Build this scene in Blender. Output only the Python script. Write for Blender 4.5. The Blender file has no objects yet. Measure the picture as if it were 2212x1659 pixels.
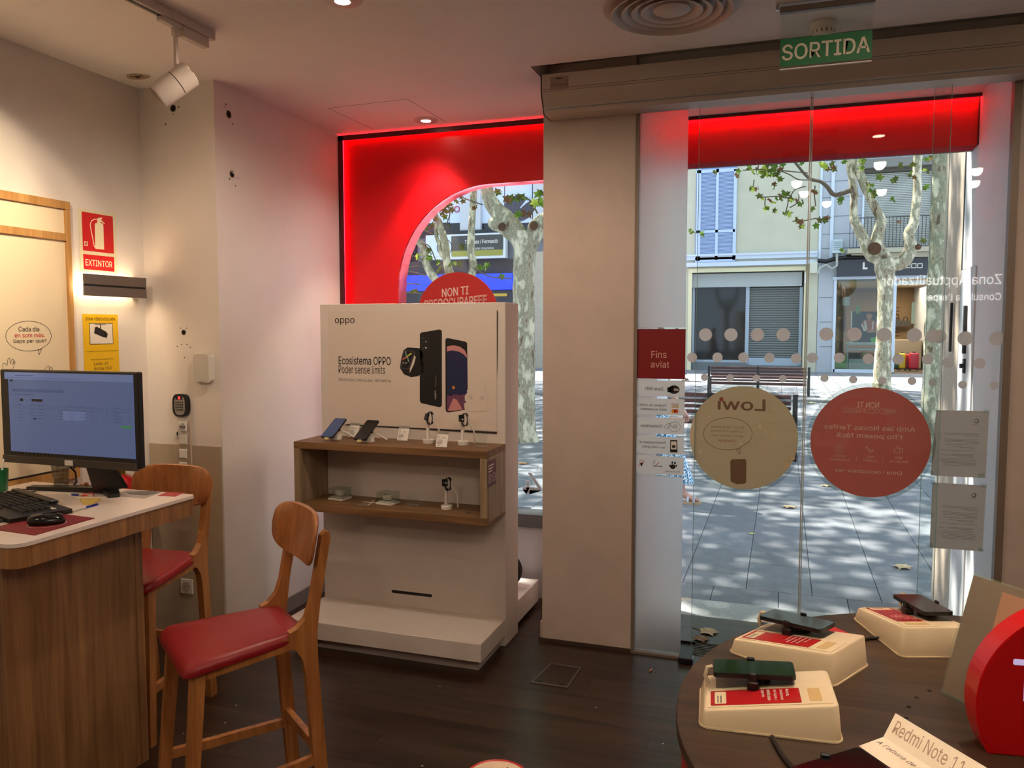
import bpy, bmesh, math, random
from math import sin, cos, pi, radians as R
from mathutils import Vector, Matrix
random.seed(7)
S = bpy.context.scene
COL = S.collection
# ------------------------------------------------------------------ camera, world, sun, exposure
CAM_H, CAM_PITCH, CAM_YAW, FPX = 1.65, R(3.98), R(18.7), 1726.0
cam = bpy.data.cameras.new('camera'); camo = bpy.data.objects.new('camera', cam); COL.objects.link(camo)
cam.sensor_width = 36.0; cam.lens = FPX / 2212 * 36.0; cam.clip_start = 0.05; cam.clip_end = 200
camo.location = (0, 0, CAM_H); camo.rotation_euler = (pi / 2 - CAM_PITCH, 0, CAM_YAW)
S.camera = camo
S.view_settings.view_transform = 'Standard'; S.view_settings.look = 'None'
S.view_settings.gamma = 1.0; S.view_settings.use_curve_mapping = False
S.view_settings.exposure = 0.9
try: S.cycles.use_denoising = True; S.cycles.max_bounces = 7; S.cycles.diffuse_bounces = 4; S.cycles.glossy_bounces = 3; S.cycles.transmission_bounces = 5; S.cycles.transparent_max_bounces = 20; S.cycles.use_adaptive_sampling = True; S.cycles.adaptive_threshold = 0.1; S.cycles.caustics_reflective = False; S.cycles.caustics_refractive = False; S.cycles.sample_clamp_indirect = 4.0
except Exception: pass
W = bpy.data.worlds.new('sky'); S.world = W; W.use_nodes = True
W.node_tree.nodes['Background'].inputs[0].default_value = (0.66, 0.80, 1.0, 1)
W.node_tree.nodes['Background'].inputs[1].default_value = 1.15
SUN_DIR = Vector((-0.48, 0.17, 0.86)).normalized()      # towards the sun: high, from the street's left
sl = bpy.data.lights.new('sun', 'SUN'); sl.energy = 8.5; sl.angle = R(0.9); sl.color = (1.0, 0.95, 0.86)
so = bpy.data.objects.new('sun', sl); COL.objects.link(so); so.rotation_euler = SUN_DIR.to_track_quat('Z', 'Y').to_euler(); so.location = (0, 8, 12)

# ------------------------------------------------------------------ pixel -> point on a plane of the place (for measured positions)
def _ray(x, y):
    a = (x - 1106.0) / FPX; b = (829.5 - y) / FPX
    f = cos(CAM_PITCH) + b * sin(CAM_PITCH); z = -sin(CAM_PITCH) + b * cos(CAM_PITCH)
    return Vector((-f * sin(CAM_YAW) + a * cos(CAM_YAW), f * cos(CAM_YAW) + a * sin(CAM_YAW), z))
def atY(x, y, Y): d = _ray(x, y); return Vector((0, 0, CAM_H)) + d * (Y / d.y)
def atX(x, y, X): d = _ray(x, y); return Vector((0, 0, CAM_H)) + d * (X / d.x)
def atZ(x, y, Z): d = _ray(x, y); return Vector((0, 0, CAM_H)) + d * ((Z - CAM_H) / d.z)

# ------------------------------------------------------------------ materials
def lin(c):
    c = c / 255.0
    return c / 12.92 if c <= 0.04045 else ((c + 0.055) / 1.055) ** 2.4
def rgb(*c):
    if len(c) == 1 and isinstance(c[0], str): h = c[0].lstrip('#'); c = [int(h[i:i + 2], 16) for i in (0, 2, 4)]
    elif len(c) == 1: c = c[0]
    return (lin(c[0]), lin(c[1]), lin(c[2]), 1.0)
MATS = {}
def mat(name, col=(200, 200, 200), rough=0.5, metal=0.0, spec=0.5, var=0.0, vscale=6.0, bump=0.0, bscale=60.0, emit=None, estr=0.0, alpha=1.0, coat=0.0, stretch=None):
    if name in MATS: return MATS[name]
    m = bpy.data.materials.new(name); m.use_nodes = True; MATS[name] = m
    nt = m.node_tree; b = nt.nodes['Principled BSDF']
    b.inputs['Base Color'].default_value = rgb(col); b.inputs['Roughness'].default_value = rough
    b.inputs['Metallic'].default_value = metal; b.inputs['Specular IOR Level'].default_value = spec
    b.inputs['Coat Weight'].default_value = coat; b.inputs['Alpha'].default_value = alpha
    if emit: b.inputs['Emission Color'].default_value = rgb(emit); b.inputs['Emission Strength'].default_value = estr
    if var or bump:
        tc = nt.nodes.new('ShaderNodeTexCoord'); mp = nt.nodes.new('ShaderNodeMapping'); nt.links.new(tc.outputs['Object'], mp.inputs[0])
        if stretch: mp.inputs['Scale'].default_value = stretch
    if var:
        n = nt.nodes.new('ShaderNodeTexNoise'); n.inputs['Scale'].default_value = vscale; n.inputs['Detail'].default_value = 5; n.inputs['Roughness'].default_value = 0.6
        nt.links.new(mp.outputs[0], n.inputs['Vector'])
        cr = nt.nodes.new('ShaderNodeValToRGB'); c = rgb(col)
        cr.color_ramp.elements[0].position = 0.3; cr.color_ramp.elements[1].position = 0.7
        cr.color_ramp.elements[0].color = (c[0] * (1 - var), c[1] * (1 - var), c[2] * (1 - var), 1)
        cr.color_ramp.elements[1].color = (min(1, c[0] * (1 + var)), min(1, c[1] * (1 + var)), min(1, c[2] * (1 + var)), 1)
        nt.links.new(n.outputs[0], cr.inputs[0]); nt.links.new(cr.outputs[0], b.inputs['Base Color'])
    if bump:
        n2 = nt.nodes.new('ShaderNodeTexNoise'); n2.inputs['Scale'].default_value = bscale; n2.inputs['Detail'].default_value = 3
        nt.links.new(mp.outputs[0], n2.inputs['Vector'])
        bp = nt.nodes.new('ShaderNodeBump'); bp.inputs['Strength'].default_value = bump; bp.inputs['Distance'].default_value = 0.01
        nt.links.new(n2.outputs[0], bp.inputs['Height']); nt.links.new(bp.outputs[0], b.inputs['Normal'])
    return m
def wood(name, c1, c2, axis=0, scale=1.0, rough=0.45, rnd=0.0, fine=60.0, coat=0.0):
    """grain stretched along one axis of the object"""
    if name in MATS: return MATS[name]
    m = bpy.data.materials.new(name); m.use_nodes = True; MATS[name] = m
    nt = m.node_tree; b = nt.nodes['Principled BSDF']; N = nt.nodes.new; L = nt.links.new
    b.inputs['Roughness'].default_value = rough; b.inputs['Coat Weight'].default_value = coat; b.inputs['Coat Roughness'].default_value = 0.15
    tc = N('ShaderNodeTexCoord'); mp = N('ShaderNodeMapping'); sc = [14.0 * scale] * 3; sc[axis] = 0.9 * scale
    mp.inputs['Scale'].default_value = sc
    oi = N('ShaderNodeObjectInfo'); vm = N('ShaderNodeVectorMath'); vm.operation = 'ADD'
    ml = N('ShaderNodeVectorMath'); ml.operation = 'SCALE'; ml.inputs[0].default_value = (37.0, 53.0, 71.0); L(oi.outputs['Random'], ml.inputs['Scale'])
    L(tc.outputs['Object'], vm.inputs[0]); L(ml.outputs[0], vm.inputs[1]); L(vm.outputs[0], mp.inputs[0])
    n = N('ShaderNodeTexNoise'); n.inputs['Scale'].default_value = 1.6; n.inputs['Detail'].default_value = 6; n.inputs['Distortion'].default_value = 0.6; L(mp.outputs[0], n.inputs['Vector'])
    mp2 = N('ShaderNodeMapping'); s2 = [fine * scale * 3] * 3; s2[axis] = 3.0 * scale; mp2.inputs['Scale'].default_value = s2; L(vm.outputs[0], mp2.inputs[0])
    n2 = N('ShaderNodeTexNoise'); n2.inputs['Scale'].default_value = 1.0; n2.inputs['Detail'].default_value = 3; L(mp2.outputs[0], n2.inputs['Vector'])
    ad = N('ShaderNodeMath'); ad.operation = 'MULTIPLY_ADD'; ad.inputs[1].default_value = 0.35; L(n2.outputs[0], ad.inputs[0]); L(n.outputs[0], ad.inputs[2])
    cr = N('ShaderNodeValToRGB'); cr.color_ramp.elements[0].position = 0.45; cr.color_ramp.elements[1].position = 0.9
    cr.color_ramp.elements[0].color = rgb(c1); cr.color_ramp.elements[1].color = rgb(c2); L(ad.outputs[0], cr.inputs[0])
    out = cr.outputs[0]
    if rnd:
        hs = N('ShaderNodeHueSaturation'); ma = N('ShaderNodeMath'); ma.operation = 'MULTIPLY_ADD'; ma.inputs[1].default_value = rnd; ma.inputs[2].default_value = 1 - rnd / 2
        L(oi.outputs['Random'], ma.inputs[0]); L(ma.outputs[0], hs.inputs['Value']); L(out, hs.inputs['Color']); out = hs.outputs[0]
    L(out, b.inputs['Base Color'])
    return m
def glass(name, tint=(255, 255, 255), refl=1.0, rough=0.0):
    """thin clear pane: straight-through light plus a Fresnel mirror"""
    if name in MATS: return MATS[name]
    m = bpy.data.materials.new(name); m.use_nodes = True; MATS[name] = m
    nt = m.node_tree; nt.nodes.clear(); N = nt.nodes.new; L = nt.links.new
    t = N('ShaderNodeBsdfTransparent'); t.inputs[0].default_value = rgb(tint)
    g = N('ShaderNodeBsdfGlossy'); g.inputs['Roughness'].default_value = rough
    fr = N('ShaderNodeFresnel'); gm = N('ShaderNodeNewGeometry'); io = N('ShaderNodeMath'); io.operation = 'MULTIPLY_ADD'     # same reflectance from both sides of the pane
    io.inputs[1].default_value = 1 / 1.45 - 1.45; io.inputs[2].default_value = 1.45; L(gm.outputs['Backfacing'], io.inputs[0]); L(io.outputs[0], fr.inputs['IOR'])
    mu = N('ShaderNodeMath'); mu.operation = 'MULTIPLY'; mu.inputs[1].default_value = refl; L(fr.outputs[0], mu.inputs[0])
    mx = N('ShaderNodeMixShader'); L(mu.outputs[0], mx.inputs[0]); L(t.outputs[0], mx.inputs[1]); L(g.outputs[0], mx.inputs[2])
    o = N('ShaderNodeOutputMaterial'); L(mx.outputs[0], o.inputs[0])
    return m
def film(name, col, trans=0.35, rough=0.35, clear=0.0):
    """vinyl or frosted film: partly diffuse, partly translucent, partly see-through"""
    if name in MATS: return MATS[name]
    m = bpy.data.materials.new(name); m.use_nodes = True; MATS[name] = m
    nt = m.node_tree; nt.nodes.clear(); N = nt.nodes.new; L = nt.links.new
    d = N('ShaderNodeBsdfDiffuse'); d.inputs[0].default_value = rgb(col)
    t = N('ShaderNodeBsdfTranslucent'); t.inputs[0].default_value = rgb(col)
    mx = N('ShaderNodeMixShader'); mx.inputs[0].default_value = trans; L(d.outputs[0], mx.inputs[1]); L(t.outputs[0], mx.inputs[2]); out = mx.outputs[0]
    if clear:
        r = N('ShaderNodeBsdfTransparent'); r.inputs[0].default_value = rgb(col); m2 = N('ShaderNodeMixShader'); m2.inputs[0].default_value = clear
        L(out, m2.inputs[1]); L(r.outputs[0], m2.inputs[2]); out = m2.outputs[0]
    o = N('ShaderNodeOutputMaterial'); L(out, o.inputs[0])
    return m

# ------------------------------------------------------------------ mesh builder
class MB:
    def __init__(s, frame=None):
        s.v = []; s.f = []; s.inv = frame
    def add(s, vs, fs):
        o = len(s.v); s.v += [tuple(p) for p in vs]; s.f += [tuple(i + o for i in f) for f in fs]; return s
    def box(s, a, b):
        (x0, y0, z0), (x1, y1, z1) = a, b
        return s.add([(x0, y0, z0), (x1, y0, z0), (x1, y1, z0), (x0, y1, z0), (x0, y0, z1), (x1, y0, z1), (x1, y1, z1), (x0, y1, z1)],
                     [(0, 3, 2, 1), (4, 5, 6, 7), (0, 1, 5, 4), (1, 2, 6, 5), (2, 3, 7, 6), (3, 0, 4, 7)])
    def rbox(s, a, b, r=0.005, seg=2, only=None):
        bm = bmesh.new(); c = [(p + q) / 2 for p, q in zip(a, b)]; d = [abs(q - p) for p, q in zip(a, b)]
        bmesh.ops.create_cube(bm, size=1.0, matrix=Matrix.Translation(c) @ Matrix.Diagonal((*d, 1)))
        es = bm.edges[:]
        if only is not None:
            es = [e for e in es if abs((e.verts[1].co - e.verts[0].co).normalized()[only]) > 0.9]
        bmesh.ops.bevel(bm, geom=es, offset=min(r, min(x for x in d if x > 1e-6) * 0.49 if only is None else r), segments=seg, profile=0.5, affect='EDGES', clamp_overlap=True)
        s.bm(bm); bm.free(); return s
    def bm(s, bm, M=None):
        bm.verts.ensure_lookup_table(); bm.verts.index_update()
        return s.add([(M @ v.co) if M else v.co.copy() for v in bm.verts], [[v.index for v in f.verts] for f in bm.faces])
    def prism(s, pts, d):
        """closed outline (3D points, planar) pushed along vector d"""
        n = len(pts); P = [Vector(p) for p in pts]; d = Vector(d)
        nrm = Vector((0, 0, 0))
        for i in range(n): nrm += P[i].cross(P[(i + 1) % n])
        fl = nrm.dot(d) > 0
        vs = P + [p + d for p in P]
        fs = [tuple(range(n)), tuple(range(2 * n - 1, n - 1, -1))]
        if fl: fs = [tuple(reversed(f)) for f in fs]
        for i in range(n):
            j = (i + 1) % n; q = (i, n + i, n + j, j)
            fs.append(tuple(reversed(q)) if fl else q)
        return s.add(vs, fs)
    def ring(s, outer, inner, d):
        """plate with a hole: outer and inner outlines have the same count"""
        n = len(outer); d = Vector(d); O = [Vector(p) for p in outer]; I = [Vector(p) for p in inner]
        vs = O + I + [p + d for p in O] + [p + d for p in I]; fs = []
        for i in range(n):
            j = (i + 1) % n
            fs += [(i, j, n + j, n + i), (2 * n + i, 3 * n + i, 3 * n + j, 2 * n + j), (i, 2 * n + i, 2 * n + j, j), (n + i, n + j, 3 * n + j, 3 * n + i)]
        return s.add(vs, fs)
    def tube(s, path, r, n=8, cap=True):
        P = [Vector(p) for p in path]; m = len(P); rr = r if isinstance(r, (list, tuple)) else [r] * m
        t0 = (P[1] - P[0]).normalized(); up = Vector((0, 0, 1)) if abs(t0.z) < 0.9 else Vector((1, 0, 0))
        u = t0.cross(up).normalized(); vs = []
        for i in range(m):
            t = (P[min(i + 1, m - 1)] - P[max(i - 1, 0)]).normalized()
            u = (u - t * u.dot(t)).normalized(); w = t.cross(u)
            vs += [P[i] + (u * cos(2 * pi * k / n) + w * sin(2 * pi * k / n)) * rr[i] for k in range(n)]
        fs = [(i * n + k, i * n + (k + 1) % n, (i + 1) * n + (k + 1) % n, (i + 1) * n + k) for i in range(m - 1) for k in range(n)]
        if cap: fs += [tuple(range(n - 1, -1, -1)), tuple(range((m - 1) * n, m * n))]
        return s.add(vs, fs)
    def lathe(s, prof, n=32, c=(0, 0, 0), M=None):
        """profile of (radius, z), spun round the z axis through c"""
        vs = []; fs = []; m = len(prof); c = Vector(c)
        for r, z in prof:
            for k in range(n):
                p = Vector((r * cos(2 * pi * k / n), r * sin(2 * pi * k / n), z)); vs.append(((M @ p) if M else p) + c)
        for i in range(m - 1):
            for k in range(n): fs.append((i * n + k, i * n + (k + 1) % n, (i + 1) * n + (k + 1) % n, (i + 1) * n + k))
        if prof[0][0] > 1e-6: fs.append(tuple(range(n - 1, -1, -1)))
        if prof[-1][0] > 1e-6: fs.append(tuple(range((m - 1) * n, m * n)))
        return s.add(vs, fs)
    def loft(s, rings, cap=True):
        n = len(rings[0]); vs = [p for r in rings for p in r]; fs = []
        for i in range(len(rings) - 1):
            for k in range(n): fs.append((i * n + k, i * n + (k + 1) % n, (i + 1) * n + (k + 1) % n, (i + 1) * n + k))
        if cap: fs += [tuple(range(n - 1, -1, -1)), tuple(range((len(rings) - 1) * n, len(rings) * n))]
        return s.add(vs, fs)
    def mesh(s, name, smooth=None, fix=True):
        me = bpy.data.meshes.new(name)
        vs = s.v
        if s.inv is not None: vs = [tuple(s.inv @ Vector(p)) for p in vs]
        me.from_pydata(vs, [], s.f); me.update()
        if fix:
            b = bmesh.new(); b.from_mesh(me); bmesh.ops.remove_doubles(b, verts=b.verts, dist=1e-6); bmesh.ops.recalc_face_normals(b, faces=b.faces); b.to_mesh(me); b.free()
        if smooth is not None:
            me.polygons.foreach_set('use_smooth', [True] * len(me.polygons))
            try: me.set_sharp_from_angle(angle=R(smooth))
            except Exception: pass
        return me
    def build(s, name, m, parent=None, smooth=None, kind=None, label=None, fix=True):
        me = s.mesh(name, smooth, fix); me.materials.append(m)
        return link(name, me, parent, kind, label)
def link(name, me, parent=None, kind=None, label=None):
    o = bpy.data.objects.new(name, me); COL.objects.link(o)
    if parent is not None: o.parent = parent
    if kind: o['kind'] = kind
    if label: o['label'] = label
    return o
def thing(name, label, cat, loc=(0, 0, 0), rz=0.0, group=None):
    o = bpy.data.objects.new(name, None); COL.objects.link(o); o.location = loc; o.rotation_euler = (0, 0, rz); o.empty_display_size = 0.1
    o['label'] = label; o['category'] = cat
    if group: o['group'] = group
    return o
def inv(t): return t.matrix_basis.inverted()
def WB(t): return MB(inv(t))          # builder taking world points for a part of thing t
def one(mb, name, m, label, cat, loc=(0, 0, 0), rz=0, group=None, smooth=None, kind=None, world=True):
    """a thing that is a single mesh; world points unless world=False"""
    M = Matrix.Translation(loc) @ Matrix.Rotation(rz, 4, 'Z')
    if world: mb.inv = M.inverted()
    me = mb.mesh(name, smooth); me.materials.append(m)
    o = link(name, me, None, kind); o.location = loc; o.rotation_euler = (0, 0, rz); o['label'] = label; o['category'] = cat
    if group: o['group'] = group
    return o
def dup(root, loc, rz, label=None, group=None):
    r = root.copy(); COL.objects.link(r); r.location = loc; r.rotation_euler = (root.rotation_euler.x, root.rotation_euler.y, rz)
    if label: r['label'] = label
    if group: r['group'] = group
    for ch in list(root.children):
        c = ch.copy(); COL.objects.link(c); c.parent = r
        for g in list(ch.children):
            d = g.copy(); COL.objects.link(d); d.parent = c
    return r
def struct(mb, name, m, parent=None, smooth=None):
    o = mb.build(name, m, parent, smooth)
    if parent is None: o['kind'] = 'structure'
    return o
def addmats(o, *ms):
    for m in ms: o.data.materials.append(m)
try:
    import os
    FONT = bpy.data.fonts.load(os.path.join(bpy.utils.system_resource('DATAFILES'), 'fonts', 'Inter.woff2'))      # the sans shipped inside Blender
except Exception: FONT = None
UX, UY, UZ = Vector((1, 0, 0)), Vector((0, 1, 0)), Vector((0, 0, 1))
def text(body, org, u, v, width=None, height=None, depth=0.0006, mirror=False, align='L', line=1.0, shear=0.0, bold=0.0, outline=0.0, res=3):
    """lettering as mesh data: block fitted to width and/or height (metres), lower-left (or centre) at org, running along u, up along v"""
    cu = bpy.data.curves.new('t', 'FONT'); cu.body = body; cu.resolution_u = res; cu.space_line = line; cu.shear = shear
    if FONT: cu.font = FONT
    cu.align_x = 'CENTER' if align == 'C' else ('RIGHT' if align == 'R' else 'LEFT')
    if outline: cu.fill_mode = 'NONE'; cu.bevel_depth = outline; cu.bevel_resolution = 0
    ob = bpy.data.objects.new('t', cu); COL.objects.link(ob)
    dg = bpy.context.evaluated_depsgraph_get(); me = bpy.data.meshes.new_from_object(ob.evaluated_get(dg))
    bpy.data.objects.remove(ob); bpy.data.curves.remove(cu)
    vs = [q.co.copy() for q in me.vertices]; fs = [tuple(p.vertices) for p in me.polygons]; bpy.data.meshes.remove(me)
    if not vs: return MB()
    x0 = min(p.x for p in vs); x1 = max(p.x for p in vs); y0 = min(p.y for p in vs); y1 = max(p.y for p in vs)
    sx = width / (x1 - x0) if width else None; sy = height / (y1 - y0) if height else None
    sx = sx or sy; sy = sy or sx
    u = Vector(u); v = Vector(v); n = u.cross(v); w = (x1 - x0) * sx; h = (y1 - y0) * sy; mb = MB(); out = []
    for p in vs:
        a = (p.x - x0) * sx; b = (p.y - y0) * sy; c = p.z * sx
        if mirror: a = w - a
        if align == 'C': a -= w / 2
        if align == 'CC': a -= w / 2; b -= h / 2
        if align == 'R': a -= w
        out.append(Vector(org) + u * a + v * b + n * (depth + c))
    if mirror: fs = [tuple(reversed(f)) for f in fs]
    mb.add(out, fs)
    if bold:                                   # heavier strokes: the same glyphs again, nudged a hair
        b = min(0.09, bold * 2.2) * h * 0.5
        for du, dv, dn in ((b, 0, 2e-5), (-b, 0, 4e-5), (0, b * 0.8, 6e-5), (0, -b * 0.8, 8e-5)): mb.add([q + u * du + v * dv + n * dn for q in out], fs)
    return mb
def lettering(thing_, body, org, u, v, m, name='lettering', parent=None, **k):
    mb = text(body, org, u, v, **k); mb.inv = inv(thing_)
    return mb.build(name, m, parent or thing_, fix=False)
def rrect(w, h, r, n=4):
    """rounded rectangle outline, centred"""
    out = []
    for cx, cy, a in ((w / 2 - r, h / 2 - r, 0), (-w / 2 + r, h / 2 - r, 90), (-w / 2 + r, -h / 2 + r, 180), (w / 2 - r, -h / 2 + r, 270)):
        for k in range(n + 1): t = R(a + 90 * k / n); out.append((cx + r * cos(t), cy + r * sin(t)))
    return out
def plate(pts2, org, u, v, d):
    """outline in the (u, v) plane pushed along the plane's normal by d"""
    u = Vector(u); v = Vector(v); n = u.cross(v); org = Vector(org)
    return MB().prism([org + u * a + v * b for a, b in pts2], n * d)
def circ(r, n=40, c=(0, 0), a0=0, a1=2 * pi):
    return [(c[0] + r * cos(a0 + (a1 - a0) * k / n), c[1] + r * sin(a0 + (a1 - a0) * k / n)) for k in range(n)]
def lamp(name, kind, loc, energy, color, parent=None, target=None, size=None, size_y=None, spot=None, blend=0.3, radius=0.03):
    l = bpy.data.lights.new(name, kind); l.energy = energy; l.color = color
    if kind == 'AREA': l.shape = 'RECTANGLE'; l.size = size; l.size_y = size_y or size
    if kind == 'SPOT': l.spot_size = R(spot); l.spot_blend = blend; l.shadow_soft_size = radius
    if kind == 'POINT': l.shadow_soft_size = radius
    o = bpy.data.objects.new(name, l); COL.objects.link(o); o.location = loc
    if target is not None: o.rotation_euler = (Vector(loc) - Vector(target)).to_track_quat('Z', 'Y').to_euler()
    return o
WARM = (1.0, 0.79, 0.59)
# ================================================================== THE SHOP SHELL
CEIL = 2.88
M_wall = mat('wall_paint', (228, 220, 214), 0.75, var=0.03, vscale=3, bump=0.08, bscale=90)
M_ceil = mat('ceiling_paint', (240, 232, 227), 0.8, var=0.03, vscale=2, bump=0.05, bscale=60)
M_white = mat('white_lacquer', (232, 226, 222), 0.35)
M_scuff = mat('scuffed_paint', (202, 184, 172), 0.6, var=0.06, vscale=5, bump=0.05, bscale=50)
M_black = mat('black_plastic', (16, 15, 16), 0.4)
M_dark = mat('dark_void', (6, 6, 6), 0.9)
M_bronze = mat('bronze_aluminium', (132, 116, 102), 0.45, 0.2, var=0.05)
M_wplas = mat('white_plastic', (232, 228, 220), 0.4)
M_ink = mat('dark_ink', (24, 20, 24), 0.6)
M_redink = mat('red_ink', (205, 30, 40), 0.55)
M_whiteink = mat('white_ink', (236, 230, 222), 0.6)
M_clear = glass('clear_acrylic', (246, 250, 248), 1.0)
M_glass = glass('door_glass', (249, 252, 251), 0.9)
M_edge = mat('glass_edge', (150, 190, 178), 0.15)
# floor -------------------------------------------------------------
M_floor = wood('dark_floor_wood', (24, 16, 11), (66, 46, 33), axis=0, scale=1.0, rough=0.30, rnd=0.25, fine=50)
fl = struct(MB().box((-3.4, -4.2, -0.12), (3.6, 4.62, -0.012)).box((-3.4, -4.2, -0.012), (3.6, 0.8, 0.0)), 'floor', mat('floor_base', (22, 15, 11), 0.4))
pl_me = MB().box((0, 0, -0.012), (1.3793, 0.1993, 0.0)).mesh('plank'); pl_me.materials.append(M_floor)
row = 0; y = 0.802
while y < 3.99:
    x = -3.4 + ((row * 0.517) % 1.38) - 1.38
    while x < 3.6:
        if x + 1.38 > -3.4 and x < 2.6:
            q = link('plank', pl_me, fl); q.location = (x, y, 0)
        x += 1.38
    row += 1; y += 0.2
for row2 in range(3):                              # the bay floor behind the display
    for k in range(2):
        q = link('plank', pl_me, fl); q.location = (-3.3 + 0.45 * row2 + 1.38 * k, 4.002 + 0.2 * row2, 0)
# ceiling ------------------------------------------------------------
ce = MB().box((-3.4, -4.2, CEIL), (3.6, 3.68, 3.0)).box((-3.4, 3.68, CEIL), (-1.155, 4.62, 3.0)).box((-1.155, 3.68, 2.97), (3.6, 4.62, 3.0))
struct(ce, 'ceiling', M_ceil)
# walls ----------------------------------------------------------------
struct(MB().box((-3.4, -4.2, 0), (-3.17, 4.62, CEIL)), 'wall_left', M_wall)
struct(MB().box((-3.17, 3.37, 0), (-2.705, 4.75, CEIL)), 'wall_corner', M_wall)
struct(MB().rbox((-1.173, 3.96, 0), (-0.70, 4.75, 2.97), 0.004, 2), 'wall_pier', M_scuff)
struct(MB().rbox((0.932, 3.96, 0), (3.6, 4.16, 2.97), 0.003, 1), 'wall_front', M_scuff)
struct(MB().box((3.6, -4.2, 0), (3.72, 4.2, 2.97)), 'wall_right', M_wall)
struct(MB().box((-3.4, -4.32, 0), (3.72, -4.2, 2.97)), 'wall_back', M_wall)
struct(MB().box((-0.70, 3.99, 2.74), (0.932, 4.05, 2.97)).box((-0.70, 4.0, 2.81), (0.904, 4.8, 2.97)), 'wall_lintel', M_wall)
struct(MB().box((0.904, 4.0, -0.05), (1.1, 4.862, 2.97)), 'wall_reveal', mat('reveal_white', (226, 224, 226), 0.5, var=0.03))
struct(MB().box((-2.705, 4.60, 0), (-1.173, 4.75, 0.443)), 'wall_sill', mat('sill_white', (222, 222, 226), 0.5))
struct(MB().box((-2.705, 3.38, 0), (-2.692, 4.60, 0.085)), 'baseboard_left', mat('baseboard_grey', (140, 128, 124), 0.5))
struct(MB().box((-1.186, 3.972, 0), (-1.174, 4.6, 0.10)), 'baseboard_pier', mat('baseboard_cream', (196, 178, 164), 0.5))
struct(MB().box((-1.19, 3.955, 0), (-0.70, 3.968, 0.018)), 'trim_1', mat('trim_brown', (70, 56, 46), 0.5))
# lower glossy panel on the corner column, with its worn seam
struct(MB().rbox((-3.165, 3.362, 0), (-2.712, 3.369, 1.045), 0.002, 1), 'trim_2', mat('greige_panel', (176, 160, 138), 0.18, var=0.05, vscale=2))
# window and door frames ------------------------------------------------
w1 = thing('window_1', 'tall shop window with a rounded red surround and clear pane', 'window', (-1.94, 4.62, 0.443)); w1['kind'] = 'structure'; del w1['category']
WB(w1).box((-2.705, 4.56, 0.443), (-1.173, 4.72, 0.523)).build('window_sill', mat('grey_alu', (126, 128, 132), 0.4, 0.6), w1)
WB(w1).box((-2.70, 4.735, 0.523), (-1.173, 4.743, 2.95)).build('pane', M_glass, w1)
d1 = thing('door_1', 'automatic glass sliding door in a bronze frame', 'door', (0.1, 3.95, 0)); d1['kind'] = 'structure'; del d1['category']
fr = WB(d1).box((-0.70, 3.955, 0), (-0.684, 4.0, 2.74)).box((-0.684, 3.955, 2.70), (-0.455, 3.99, 2.765)).box((-0.455, 3.945, 2.735), (0.70, 3.99, 2.775)).box((0.70, 3.955, 2.735), (0.932, 3.99, 2.80))
fr.build('door_frame', M_bronze, d1)
WB(d1).box((0.904, 3.952, 0), (0.934, 4.0, 2.80)).build('door_frame', M_bronze, d1)
WB(d1).box((-0.70, 3.95, 0), (-0.452, 3.985, 0.012)).box((0.60, 3.965, 0), (0.905, 3.985, 0.012)).build('floor_track', M_bronze, d1)
M_frost = bpy.data.materials.new('frosted_glass'); M_frost.use_nodes = True; MATS['frosted_glass'] = M_frost
_b = M_frost.node_tree.nodes['Principled BSDF']; _b.inputs['Base Color'].default_value = rgb(255, 255, 255); _b.inputs['Transmission Weight'].default_value = 0.85; _b.inputs['Roughness'].default_value = 0.55; _b.inputs['IOR'].default_value = 1.4
FZ0 = atY(1425, 1029, 3.966).z; FZ1 = atY(1425, 707, 3.966).z
fpz = [(0.02, FZ0), (FZ1, 2.70)]
for a, b in fpz: WB(d1).box((-0.684, 3.966, a), (-0.452, 3.976, b)).build('frosted_pane', M_frost, d1)
WB(d1).box((-0.684, 3.9665, FZ0), (-0.452, 3.9755, FZ1)).build('pane', M_glass, d1)
def leaf(x0, x1, y0):
    l = WB(d1).box((x0, y0, 0.03), (x1, y0 + 0.010, 2.74)).build('door_leaf', M_glass, d1)
    WB(d1).box((x0 - 0.0015, y0, 0.03), (x0, y0 + 0.010, 2.74)).build('glass_edge', M_edge, l)
    WB(d1).box((x1, y0, 0.03), (x1 + 0.0015, y0 + 0.010, 2.74)).build('glass_edge', M_edge, l)
    WB(d1).box((x0, y0 - 0.012, 2.70), (x1, y0 - 0.001, 2.745)).build('top_rail', M_bronze, l)
    return l
lf1 = leaf(-0.395, 0.099, 3.93); lf2 = leaf(0.104, 0.665, 3.93)
fx2 = WB(d1).box((0.605, 3.966, 0.02), (0.904, 3.976, 2.735)).build('pane', M_glass, d1)
WB(d1).box((0.6035, 3.966, 0.02), (0.605, 3.976, 2.735)).build('glass_edge', M_edge, fx2)
WB(d1).box((0.0945, 3.927, 0.03), (0.0985, 3.929, 2.72)).box((0.1045, 3.927, 0.03), (0.1075, 3.929, 2.72)).build('meeting_seal', mat('seal_grey', (196, 194, 190), 0.3), lf1)
WB(d1).rbox((-0.455, 3.90, 0.0), (-0.385, 3.96, 0.03), 0.004, 1).build('floor_guide', M_black, d1)
M_dot = film('dot_film', (222, 220, 220), 0.4)
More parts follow.
